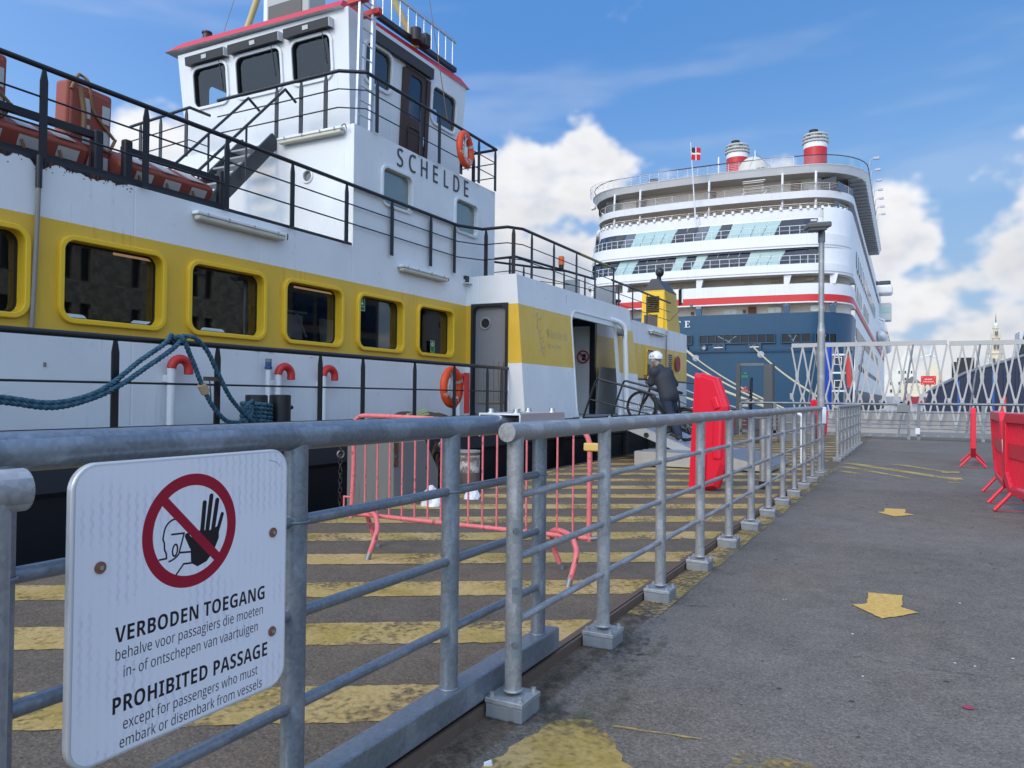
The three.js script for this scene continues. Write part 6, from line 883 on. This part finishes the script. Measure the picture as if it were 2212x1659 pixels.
  for (const x of [3, 8, 12.6]) { const w = new B().ext(rr(-.75, -.32, .75, .32, .2), .08, new THREE.Matrix4().makeTranslation(SX + x, 11.65, SZ - 2.25)).to('cabin_window', MAT({ color: [.72, .78, .75], roughness: .1 }), ship); new B().bx([SX + x, 11.65, SZ - 2.1], [.05, .6, .05]).to('glazing_bar', beige, w); }
  new B().bx([SX + 5.5, 11.6, SZ - 2.15], [.9, 1.0, .1]).to('timber_door', MAT({ color: [.20, .075, .03] }), ship); for (const x of [-1.5, 4.6]) new B().bx([SX + x, 11.6, SZ - 2.15], [.35, .4, .06]).to('vent_grille', MAT({ color: [.15, .13, .12] }), ship);
  new B().bx([SX + 4.0, 26.2, SZ - 4.8], [.2, .1, 4], [.42, 0, 0]).bx([SX + 6.6, 26.2, SZ - 4.8], [.2, .1, 4], [.42, 0, 0]).bx([SX + 5.3, 27.4, SZ - 4.2], [2.6, .08, .5]).to('deck_stairs', shipWhite, ship); for (let k = 0; k < 8; k++) new B().bx([SX + 5.3, 25.2 + k * .26, SZ - 6.2 + k * .38], [2.4, .05, .25]).to('stair_tread', beige, ship); new B().bx([SX + 1.0, 25.9, SZ - 6.2], [1.3, .8, .4]).to('red_locker', red, ship);
  for (const [x, l] of [[-7, 3.2], [-5, .6], [4, .7], [11, .8]]) new B().bx([SX + x, 25.5, SZ - 4.4], [l, .5, .5]).to('deck_furniture', MAT({ color: [.22, .14, .09] }), ship);
  // mooring deck: openings with mullions, fairleads
  const openRow = (x0, x1, n) => { const P = (x, y, o) => [SX + x, y, SZ + zAt(x, 16.0, -.1, 5, 1.4) + o]; const f = new B(); for (let k = 0; k < n; k++) { const a = mix(x0, x1, k / n), b = mix(x0, x1, (k + 1) / n); f.quad(P(a, 7.76, .05), P(b, 7.76, .05), P(b, 8.72, .09), P(a, 8.72, .09)); } const t = f.to('mooring_opening', new THREE.MeshPhysicalMaterial({ color: 0x0b0d0f, roughness: .25 }), ship); for (let k = 0; k <= n; k++) { const x = mix(x0, x1, k / n); new B().tube(P(x, 7.7, .12), P(x, 8.78, .15), .085, 6).to('mullion', blue, t); } for (const y of [7.74, 8.74]) { const pts = []; for (let k = 0; k <= n; k++) pts.push(P(mix(x0, x1, k / n), y, .13)); new B().poly(pts, .07, 6).to('opening_edge', blue, t); } new B().tube(P(mix(x0, x1, .25), 8.6, .08), P(mix(x0, x1, .42), 7.85, .08), .06, 6).tube(P(mix(x0, x1, .5), 8.6, .08), P(mix(x0, x1, .38), 7.85, .08), .05, 6).to('inner_brace', MAT({ color: [.25, .27, .28] }), t); };
  openRow(-4.2, -1.0, 3); openRow(-.1, 8.3, 9); openRow(9.0, 12.1, 3); openRow(12.5, 14.6, 3); openRow(-13.5, -5, 8);
  new B().bx([SX + 12.9, 8.25, SZ - 2.2 + .35], [.95, .85, .08], [0, .25, 0]).to('white_notice', shipWhite, ship); new B().bx([SX + 12.95, 8.2, SZ - 2.2 + .41], [.3, .4, .03], [0, .25, .78]).to('anchor_mark', MAT({ color: [.4, .36, .3] }), ship);
  const fl = (x) => { const z = zAt(x, 16, -.1, 5, 1.4) + .12; const r = new B().tor([SX + x, 7.3, SZ + z], .30, .09).to('fairlead_ring', blue, ship); new B().put(new THREE.CircleGeometry(.27, 20), new THREE.Matrix4().makeTranslation(SX + x, 7.3, SZ + z)).to('fairlead_hole', darkIn, r); }; for (const x of [-3.6, -1.8, .4]) fl(x);
  for (const x of [2.1, 6.1]) { const z = zAt(x, 16, -.1, 5, 1.4); const r = new B().bx([SX + x, 7.32, SZ + z + .08], [1.5, .78, .14], [0, 0, 0], .05).to('roller_frame', blue, ship); for (const d of [-.32, .32]) new B().bx([SX + x + d, 7.32, SZ + z + .15], [.38, .6, .06]).to('roller_hole', black, r); new B().bx([SX + x, 7.3, SZ + z + .19], [1.0, .1, .05]).to('roller', shipWhite, r); }
  // name and port of registry
  const word = (txt, y, h, sp, x0, f) => { let x = x0; for (const ch of txt) { const g = new TextGeometry(ch, { font: f, size: h, depth: .05, curveSegments: 4, bevelEnabled: false }); g.computeBoundingBox(); const w = g.boundingBox.max.x; const b = new B(); b.put(g, new THREE.Matrix4().makeTranslation(SX + x, y, SZ + zAt(x, 16, 0, 5, 1.4) + .02)); b.to('letter', MAT({ color: [.72, .74, .76] }), ship); x += w + sp; } };
  word('BOLETTE', 9.75, .78, .46, -8.9, fontSerif); word('NASSAU', 8.98, .52, .34, -7.0, font);
  // sides: cabin windows, long dark deck lines, thin red line, lifeboats, bridge wings
  for (const s of [1]) { for (let k = 0; k < 34; k++) { const z = -14 - k * 2.4; new B().bx([SX + s * 16.05, 9.6, SZ + z], [.06, 1.5, .85], [0, 0, 0], .02).to('side_window', navy, ship); }
    for (let k = 0; k < 10; k++) { const z = -12 - k * 3.2 - (k > 4 ? 6 : 0); new B().bx([SX + s * 16.06, 14.6, SZ + z], [.06, 1.7, 1.1], [0, 0, 0], .02).to('side_window', navy, ship); }
    for (let k = 0; k < 16; k++) new B().bx([SX + s * 16.06, 18.6, SZ - 14 - k * 4.2], [.06, 2.0, 2.6], [0, 0, 0], .02).to('side_window', navy2, ship);
    for (let k = 0; k < 14; k++) new B().bx([SX + s * 16.05, 5.6, SZ - 20 - k * 6], [.06, .7, 2.2]).to('side_port', MAT({ color: [.10, .085, .06] }), ship);
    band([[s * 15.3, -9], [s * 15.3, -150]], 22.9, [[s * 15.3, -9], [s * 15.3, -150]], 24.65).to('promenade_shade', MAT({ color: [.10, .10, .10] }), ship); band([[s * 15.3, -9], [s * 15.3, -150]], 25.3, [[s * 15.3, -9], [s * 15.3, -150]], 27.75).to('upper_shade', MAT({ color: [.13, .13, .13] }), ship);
    for (let k = 0; k < 5; k++) { const z = -92 - k * 11; const lb = new B().put(new THREE.SphereGeometry(1, 20, 12), new THREE.Matrix4().makeTranslation(SX + s * 16.9, 15.0, SZ + z).scale(V(1.2, 1.25, 4.4))).to('lifeboat', shipWhite, ship); new B().bx([SX + s * 16.95, 15.7, SZ + z], [2.2, .5, 5.4], [0, 0, 0], .2).to('lifeboat_cover', MAT({ color: [.6, .33, .06] }), lb); for (const d of [-3.4, 3.4]) new B().poly([[SX + s * 16, 18.8, SZ + z + d], [SX + s * 17.4, 18.2, SZ + z + d], [SX + s * 17.4, 16.2, SZ + z + d]], .16, 6).poly([[SX + s * 16, 13, SZ + z + d], [SX + s * 17, 13.4, SZ + z + d]], .12, 6).to('davit', shipWhite, lb); }
    new B().bx([SX + s * 16.6, 27.2, SZ - 110], [4.2, 2.2, 5], [0, 0, 0], .6).to('bridge_wing', shipWhite, ship); new B().bx([SX + s * 16.6, 22.2, SZ - 112], [3.6, 4.2, 4], [0, 0, 0], .3).to('bridge_wing', MAT({ color: [.5, .53, .53] }), ship); new B().bx([SX + s * 16.7, 22.6, SZ - 109.98], [2.8, 1.3, .1]).to('bridge_glass', teal, ship); new B().bx([SX + s * 16.6, 28.7, SZ - 110], [3.4, 1.1, 4.2], [0, 0, 0], .3).to('bridge_glass', navy, ship);
    new B().tube([SX + s * 15.8, 27.6, SZ - 108], [SX + s * 15.8, 32, SZ - 108], .1, 6).tube([SX + s * 16.8, 28.6, SZ - 118], [SX + s * 16.8, 33.5, SZ - 118], .05, 5).to('whip_aerial', shipWhite, ship);
    band([[s * 15.2, -40], [s * 15.2, -150]], 26.4, [[s * 15.2, -40], [s * 15.2, -150]], 30).to('upper_house', shipWhite, ship); }
  for (let k = 0; k < 7; k++) { const p = [SX + 17.7, 28.9 + (k === 0 ? .6 : .5), SZ - 8 - k * 5]; new B().poly([[p[0] - .1, 28.5, p[2]], [p[0], 29.4, p[2]], [p[0] + .6, 29.6, p[2]]], .05, 5).bx([p[0] + .7, 29.5, p[2]], [.6, .25, .35]).to('deck_floodlight', MAT({ color: [.45, .47, .5] }), ship); }
  { const p = W(outline(17.3, -3.2, 7, 2.2, 0)[1], 28.0); new B().bx([p[0] - .5, p[1], p[2]], [.7, .4, .5], [0, 0, .3], .1).to('deck_floodlight', shipWhite, ship); }
  // twin funnels: red drum, white collar, open rings, dark uptakes
  for (const [x, z] of [[-7.8, -62], [6.4, -62]]) { const c = [SX + x, 36.4, SZ + z], f = new B().lathe(c, [[2.05, 0], [2.05, 11.6], [2.0, 11.7]], 32).to('funnel', MAT({ color: [.50, .018, .022], roughness: .4 }), ship); new B().lathe(c, [[2.06, 11.6], [2.12, 12.3], [2.0, 12.7], [0, 12.8]], 32).to('funnel_collar', shipWhite, f);
    for (const [y, r] of [[12.75, 2.2], [13.4, 2.15], [14.05, 2.0]]) { const t = new THREE.TorusGeometry(r, .19, 8, 36); new B().put(t, new THREE.Matrix4().makeRotationX(Math.PI / 2).setPosition(c[0], c[1] + y, c[2])).to('funnel_ring', MAT({ color: [.52, .51, .48] }), f); }
    for (let k = 0; k < 8; k++) { const a = k / 8 * Math.PI * 2; new B().tube([c[0] + Math.cos(a) * 2.05, c[1] + 12.2, c[2] + Math.sin(a) * 2.05], [c[0] + Math.cos(a) * 1.95, c[1] + 14.05, c[2] + Math.sin(a) * 1.95], .09, 6).to('ring_stay', MAT({ color: [.45, .44, .42] }), f); }
    for (const [dx, dz, r, h] of [[-.3, .2, .78, 15.1], [.95, .2, .42, 14.5], [-1.1, .4, .42, 14.4], [.4, -.9, .5, 14.6]]) new B().tube([c[0] + dx, c[1] + 12.5, c[2] + dz], [c[0] + dx, c[1] + h - .6, c[2] + dz], r, 16).to('uptake', MAT({ color: [.33, .30, .25], map: grime }), f), new B().tube([c[0] + dx, c[1] + h - .6, c[2] + dz], [c[0] + dx, c[1] + h, c[2] + dz], r * 1.03, 16).to('uptake_top', MAT({ color: [.02, .02, .02], roughness: .7 }), f); }
  { const d = new B().sph([SX + 2.1, 33.7, SZ - 22], 2.05, 28).tube([SX + 2, 27.7, SZ - 22], [SX + 2, 33, SZ - 22], 1.7, 20).to('satellite_dome', MAT({ color: [.62, .58, .48], roughness: .5 }), ship); for (let k = 0; k < 4; k++) new B().tor([SX + 2, 33.7, SZ - 22], 1.9, .02, [0, k * .785, 0], Math.PI, 24, 4).to('dome_seam', MAT({ color: [.45, .42, .36] }), d); }
  { const st = new B().tube([SX - .9, 21.8, SZ - 1.2], [SX - 1.35, 31.8, SZ - .2], .10, 8, .05).to('ensign_staff', shipWhite, ship); const g = new THREE.PlaneGeometry(1.1, 1.5, 12, 12), p = g.attributes.position; for (let i = 0; i < p.count; i++) { p.setZ(i, .16 * Math.sin(p.getX(i) * 5 + p.getY(i)) ); p.setY(i, p.getY(i) - Math.abs(p.getX(i) + .55) * .25); } g.computeVertexNormals(); const fx = canvasTex(128, 160, (c, w, h) => { c.fillStyle = '#c4202c'; c.fillRect(0, 0, w, h); c.fillStyle = '#232a44'; c.fillRect(0, 0, w * .5, h * .45); c.fillStyle = '#e8e8e8'; c.fillRect(w * .42, 0, w * .14, h); c.fillRect(0, h * .42, w, h * .12); }); const b = new B(); b.put(g, new THREE.Matrix4().makeTranslation(SX - .72, 30.5, SZ - .25)); b.to('ensign', MAT({ map: fx, roughness: .8, side: THREE.DoubleSide }), st, true); }
  const mast = (x, z, h, r = .12) => new B().tube([SX + x, 27.7, SZ + z], [SX + x, 27.7 + h, SZ + z], r, 8).tube([SX + x - .5, 27.7, SZ + z], [SX + x, 27.7 + h * .55, SZ + z], .04, 5).tube([SX + x + .5, 27.7, SZ + z], [SX + x, 27.7 + h * .55, SZ + z], .04, 5).to('mast', shipWhite, ship); mast(-.6, -12, 5.6, .10); mast(4.4, -10, 5.2, .07);
  for (const [x, z] of [[-8.2, -8], [5.3, -9]]) new B().tube([SX + x, 27.7, SZ + z], [SX + x, 29.7, SZ + z], .06, 6).lathe([SX + x, 29.7, SZ + z], [[.1, 0], [.3, .25], [.7, .38], [.7, .45], [0, .45]], 16).to('deck_lamp', MAT({ color: [.10, .10, .11] }), ship);
  new B().poly([[SX + 4.4, 32.6, SZ - 10], [SX + 9, 29.6, SZ - 24]], .03, 4).poly([[SX + 4.4, 32.6, SZ - 10], [SX + 1, 29.4, SZ - 18]], .03, 4).to('stay_wire', MAT({ color: [.2, .2, .22] }), ship);
}
{ // mooring lines from the cruise ship to the quay
  const line = (a, b, sag, r, mat, label, cov) => { const p = []; for (let k = 0; k <= 12; k++) { const t = k / 12; p.push([mix(a[0], b[0], t), mix(a[1], b[1], t) - sag * 4 * t * (1 - t), mix(a[2], b[2], t)]); } const t = thing('mooring_line', label, 'mooring line', a, 'mooring lines of the cruise ship'); new B().path(p, r, 6, 30).to('line', mat, t); if (cov) new B().path(p.slice(0, 3), r * 2, 8).to('chafe_sleeve', ropeCream, t); const d = new B(); d.put(new THREE.CylinderGeometry(.34, .34, .02, 20), new THREE.Matrix4().compose(V(...p[2]), new THREE.Quaternion().setFromUnitVectors(UP, V(b[0] - a[0], b[1] - a[1], b[2] - a[2]).normalize()), V(1, 1, 1))); d.to('rat_guard', MAT({ color: [.45, .48, .52], roughness: .4 }), t); };
  line([-25.9, 7.3, -89.3], [-5.6, .3, -45], .5, .075, ropeCream, 'cream mooring line, topmost of those from the ship stern');
  line([-24.2, 7.2, -89.2], [-5.0, .1, -46], .6, .07, ropeCream, 'cream mooring line with a thick pale sleeve at the ship end', true);
  line([-27.5, 6.0, -89.8], [-5.9, .4, -44], .3, .10, ropeCream, 'thick cream mooring line crossing the blue stern below the fairleads');
  line([-28.5, 4.4, -90], [-6.6, .3, -43], .4, .06, ropeGrey, 'grey mooring line low across the blue stern');
  line([-29.5, 3.6, -90], [-7.0, .2, -42], .3, .09, ropeCream, 'lowest thick cream mooring line across the blue stern');
  line([-16.4, 7.3, -89.2], [-3.6, .7, -46], .4, .08, ropeCream, 'cream mooring line at the right, passing behind the lattice');
}
// ---------------------------------------------------------------- behind the lattice: blue vessel, quay traffic, town, turbine
{ const Z = -50, v = thing('blue_vessel', 'dark blue steel vessel behind the right lattice panel', 'vessel', [6, .5, Z]), navyP = MAT({ color: [.006, .014, .05], map: grime, roughness: .4 });
  new B().ext(polyShape([[.3, .4], [16, .2], [16, 5.6], [8.5, 4.7], [5.15, 3.82], [2.4, 3.45 - .55], [.7, 1.95]]), 7, FRONT(Z - 7), .05).to('hull', navyP, v);
  new B().poly([[.7, 1.98, Z + .1], [2.4, 2.95, Z + .1], [5.15, 3.87, Z + .1], [8.5, 4.75, Z + .1]], .09, 8).to('gunwale', MAT({ color: [.16, .18, .22] }), v);
  for (let k = 0; k < 14; k++) new B().box(2.0 + k * .55, .5, Z + .04, 2.12 + k * .55, 2.5 + k * .16, Z + .14).to('hull_rib', k % 3 ? navyP : MAT({ color: [.02, .09, .30], roughness: .4 }), v);
  new B().box(2.15, 2.4, Z - 3, 3.0, 3.95, Z - 4).box(1.85, 2.3, Z - 3, 2.1, 3.7, Z - 3.6).to('exhaust_box', MAT({ color: [.02, .018, .02] }), v);
  new B().poly([[5.2, 3.7, Z - 2], [5.9, 7.0, Z - 2]], .16, 8).to('crane_jib', black, v); new B().tube([6.0, 4, Z - 3], [6.05, 8.6, Z - 3], .05, 6).tube([5.7, 4, Z - 3], [5.7, 8.0, Z - 3], .04, 6).to('aerial', white, v);
  new B().box(5.2, 3.9, Z - 2.5, 8, 5.4, Z - 5).to('deck_house', white, v); for (let k = 0; k < 4; k++) new B().box(5.4 + k * .6, 4.7, Z - 2.48, 5.8 + k * .6, 5.1, Z - 2.44).to('window', navyP, v);
  tag(new B().box(3.9, .3, Z + 2, 4.15, 1.6, Z + 2.1).to('red_marker', redPaint), 'red upright marker between the lattice slats at the right', 'marker');
}
{ const car = (x, z, col, label, h = 1.45) => { const c = thing('parked_car', label, 'car', [x, .55, z], 'vehicles parked on the quay'), m = MAT({ color: col, roughness: .3 }); const s = polyShape([[-2.1, .3], [2.1, .3], [2.15, .75], [1.3, .9], [.7, h], [-1.2, h], [-1.9, .85], [-2.12, .75]]); new B().ext(s, 1.7, new THREE.Matrix4().makeTranslation(x, .55, z - .85), .05).to('body', m, c); new B().ext(polyShape([[-1.6, .9], [1.1, .9], [.62, h - .08], [-1.1, h - .08]]), 1.74, new THREE.Matrix4().makeTranslation(x, .55, z - .87)).to('windows', navyGlass, c); for (const [a, b] of [[-1.3, .86], [1.3, .86], [-1.3, -.86], [1.3, -.86]]) new B().put(new THREE.CylinderGeometry(.32, .32, .2, 18), new THREE.Matrix4().makeRotationX(Math.PI / 2).setPosition(x + a, .87, z + b)).to('wheel', rubber, c); };
  const navyGlass = MAT({ color: [.02, .025, .03], roughness: .1 });
  car(-.2, -150, [.5, .04, .05], 'red car parked on the quay behind the lattice, the left one'); car(3.5, -140, [.45, .03, .06], 'dark red car parked on the quay near the blue vessel'); car(-3.6, -145, [.7, .7, .7], 'white car parked on the quay by the cruise ship side'); car(1.8, -170, [.1, .14, .25], 'dark blue car parked farther along the quay');
  const tt = thing('blue_tent', 'small blue tent with a pointed roof on the quay', 'tent', [3.2, .55, -180]); new B().put(new THREE.ConeGeometry(2.6, 1.6, 4), new THREE.Matrix4().makeRotationY(.78).setPosition(3.2, 3.7, -180)).to('roof', MAT({ color: [.05, .2, .5], roughness: .7 }), tt); for (const [a, b] of [[-1.7, -1.7], [1.7, -1.7], [-1.7, 1.7], [1.7, 1.7]]) new B().tube([3.2 + a, .55, -180 + b], [3.2 + a, 3, -180 + b], .06, 6).to('pole', white, tt);
  const g = thing('white_gangway_tower', 'white and red boarding tower with square windows beside the cruise ship', 'boarding tower', [-4.4, .5, -60]); for (let k = 0; k < 3; k++) new B().bx([-5.0, 2.0 + k * 1.3, -60], [.9, .12, .9]).to('platform', white, g); for (const [a, b] of [[-.4, -.4], [.4, -.4], [-.4, .4], [.4, .4]]) new B().tube([-5 + a, .5, -60 + b], [-5 + a, 5.2, -60 + b], .06, 6).to('leg', midGrey, g); new B().bx([-4.35, 3.4, -60], [.28, 2.3, .3], [0, 0, .06]).to('red_mast', redPaint, g); for (const y of [2.5, 4.15]) new B().bx([-5, y, -59.5], [.5, .55, .08]).to('panel', white, g), new B().bx([-5, y, -59.45], [.4, .45, .04]).to('panel_window', black, g); }
{ // the old town far off, pale in the sun
  const stone = MAT({ color: [.74, .66, .50], map: grime, roughness: .85 }), pale = MAT({ color: [.80, .78, .70], map: grime, roughness: .85 }), slate = MAT({ color: [.16, .15, .15] }), tile = MAT({ color: [.34, .15, .09] }), pane = MAT({ color: [.06, .07, .08], roughness: .2 });
  const house = (x, z, w, h, roof, label, m, rm = slate) => { h *= .56; roof *= .55; const t = thing('town_house', label, 'building', [x, 0, z], 'houses of the old town'); new B().box(x - w / 2, -1, z - 12, x + w / 2, h, z).to('wall', m, t); new B().ext(polyShape([[x - w / 2, h], [x + w / 2, h], [x + w * .12, h + roof * .8], [x, h + roof], [x - w * .12, h + roof * .8]]), 12, FRONT(z - 12.0)).to('roof', roof > 3.8 ? m : rm, t); const n = Math.max(2, Math.round(w / 3.2)), f = Math.max(2, Math.round(h / 4)); for (let a = 0; a < n; a++) for (let b = 0; b < f; b++) new B().box(x - w / 2 + (a + .3) * w / n, 1.5 + b * h / f, z, x - w / 2 + (a + .55) * w / n, 1.5 + b * h / f + h / f * .42, z + .12).to('window', pane, t); };
  house(-11, -420, 11, 20, 9, 'pale gabled house farthest left, beside the ship bow', pale); house(-2, -405, 8, 17, 6, 'low cream house with a slate roof beside the gabled one', stone); house(7, -430, 10, 24, 13, 'tall cream gable with a steep point in the middle', stone); house(17, -410, 9, 19, 7, 'cream house right of the steep gable', stone); house(28, -440, 12, 22, 8, 'broad pale house behind the red notice', pale); house(-6, -520, 10, 36, 22, 'slender pale spired house behind the cream ones', pale); house(45, -520, 26, 26, 5, 'long house with a red tiled roof left of the cathedral', stone, tile); house(75, -700, 40, 40, 8, 'wide red roofed house at the foot of the cathedral', stone, tile);
  const c = thing('cathedral_tower', 'tall pale gothic tower with an openwork spire above the lattice', 'tower', [100, 0, -1300]), X = 100, Z = -1300;
  const tier = (y0, y1, w0, w1, name) => new B().put(new THREE.CylinderGeometry(w1 * .707, w0 * .707, y1 - y0, 4), new THREE.Matrix4().makeRotationY(Math.PI / 4).setPosition(X, (y0 + y1) / 2, Z)).to(name, stone, c);
  tier(0, 42, 22, 20, 'tower_base'); tier(42, 70, 15, 14, 'tower_stage'); tier(70, 73, 18, 18, 'gallery'); tier(73, 92, 11, 9.5, 'octagon'); tier(92, 94, 12, 12, 'gallery'); tier(94, 106, 7, 5, 'lantern'); tier(106, 108, 8, 8, 'gallery'); new B().sph([X, 111, Z], 3.2, 12, [1, 1.3, 1]).to('cap', pale, c); new B().tube([X, 112, Z], [X, 128, Z], 1.2, 6, .15).to('spire', slate, c);
  for (const [y, w, h, o] of [[14, 3, 14, 4.5], [50, 2.4, 13, 3], [77, 1.8, 10, 2.2], [96, 1.2, 6, 1]]) for (const s of [-1, 1]) new B().box(X + s * o - w / 2, y, Z + 7 + (y < 40 ? 4.2 : y < 60 ? .6 : -1.6), X + s * o + w / 2, y + h, Z + 12).to('louvre_window', pane, c);
  for (const [y, o] of [[42, 10.5], [70, 8.2], [92, 5.6]]) for (const [a, b] of [[-1, -1], [1, -1], [-1, 1], [1, 1]]) new B().tube([X + a * o, y - 6, Z + b * o], [X + a * o, y + 10, Z + b * o], 1.3, 6, .1).to('pinnacle', stone, c);
  const w = thing('wind_turbine', 'white wind turbine with three blades seen through the lattice', 'wind turbine', [27, 0, -2000]), wh = MAT({ color: [.85, .85, .85] }); new B().tube([27, 0, -2000], [27, 104, -2000], 2.4, 14, 1.4).to('mast', wh, w); new B().bx([27, 106, -1998], [4, 4, 8], [0, 0, 0], 1).sph([27, 106, -1993], 2.2).to('nacelle', wh, w); for (const a of [1.45, 3.38, 5.72]) { const p = [27 + Math.cos(a) * 30, 106 + Math.sin(a) * 30, -1992]; new B().tube([27, 106, -1992], p, 1.6, 8, .35).to('blade', wh, w); }
}
{ // across the road behind the camera's right shoulder: the stone front and the glazed front that the ferry's windows mirror
  const X = 30, st = MAT({ color: [.55, .50, .40], map: tex(512, (i, j) => { const r = Math.floor(j / 32), o = (r % 2) * 20, c = Math.floor((i + o) / 42), jt = (j % 32) < 2 || ((i + o) % 42) < 2 ? .55 : 1, v = (.5 + .5 * hash(c, r, 3)) * jt * (.75 + .5 * fbm(i / 64, j / 64, 8, 4, 9)); return [v, v * .97, v * .9]; }, 3.2), roughness: .9 }), t = thing('stone_warehouse', 'old grey stone building mirrored in the left ferry windows', 'building', [X, 0, -40]);
  const dk = MAT({ color: [.03, .032, .035], roughness: .3 });
  const s = rect(18, 0, 49, 17); const wk = []; for (let k = 0; k < 6; k++) for (const q of [0, 1.25]) wk.push(19.6 + k * 4.9 + q); for (const u of wk) for (const [y, h] of [[1.5, 2], [5.0, 2.1], [8.6, 2.1], [12.3, 2]]) s.holes.push(polyShape([[u, y], [u + .75, y], [u + .75, y + h], [u, y + h]]));
  new B().ext(s, .7, SIDE(X)).box(X + .7, 0, -18, X + 9, 17, -49).to('wall', st, t); for (const u of wk) for (const [y, h] of [[1.5, 2], [5.0, 2.1], [8.6, 2.1], [12.3, 2]]) new B().box(X + .35, y, -u, X + .45, y + h, -u - .75).to('window', dk, t); new B().box(X - .3, 16.4, -18, X + .5, 17.2, -49).box(X - .15, 5.4, -18, X - .01, 5.8, -49).to('cornice', MAT({ color: [.32, .29, .23], roughness: .9 }), t);
  const g = thing('glazed_tower', 'blue glazed tower mirrored in the fourth ferry window', 'building', [X, 0, -56]); new B().box(X + .3, 0, -49.2, X + 12, 24, -62).to('frame', MAT({ color: [.16, .14, .10], roughness: .6 }), g); for (let a = 0; a < 4; a++) for (let b = 0; b < 7; b++) new B().box(X + .15, 1 + b * 3.3, -50 - a * 3, X + .28, 3.6 + b * 3.3, -52.4 - a * 3).to('pane', new THREE.MeshPhysicalMaterial({ color: 0x1c3c58, roughness: .05, metalness: .4 }), g);
  const g2 = thing('street_lamp', 'double armed street lamp mirrored in the second ferry window', 'street lamp', [24, 0, -33]); new B().tube([24, 0, -33], [24, 8, -33], .1, 8, .07).path([[24, 7, -33], [24, 8.6, -33.4], [24, 9.2, -34.6]], .06, 6).path([[24, 7, -33], [24, 8.6, -32.6], [24, 9.2, -31.4]], .06, 6).to('post', MAT({ color: [.05, .05, .05] }), g2); for (const z of [-34.9, -31.1]) new B().bx([24, 9.2, z], [.3, .15, .8], [0, 0, 0], .05).to('lamp_head', midGrey, g2);
}
scene.traverse((o) => { if (o.isMesh) { o.castShadow = true; o.receiveShadow = true; } });
camera.far = 6000; camera.updateProjectionMatrix();
renderer.render(scene, camera);
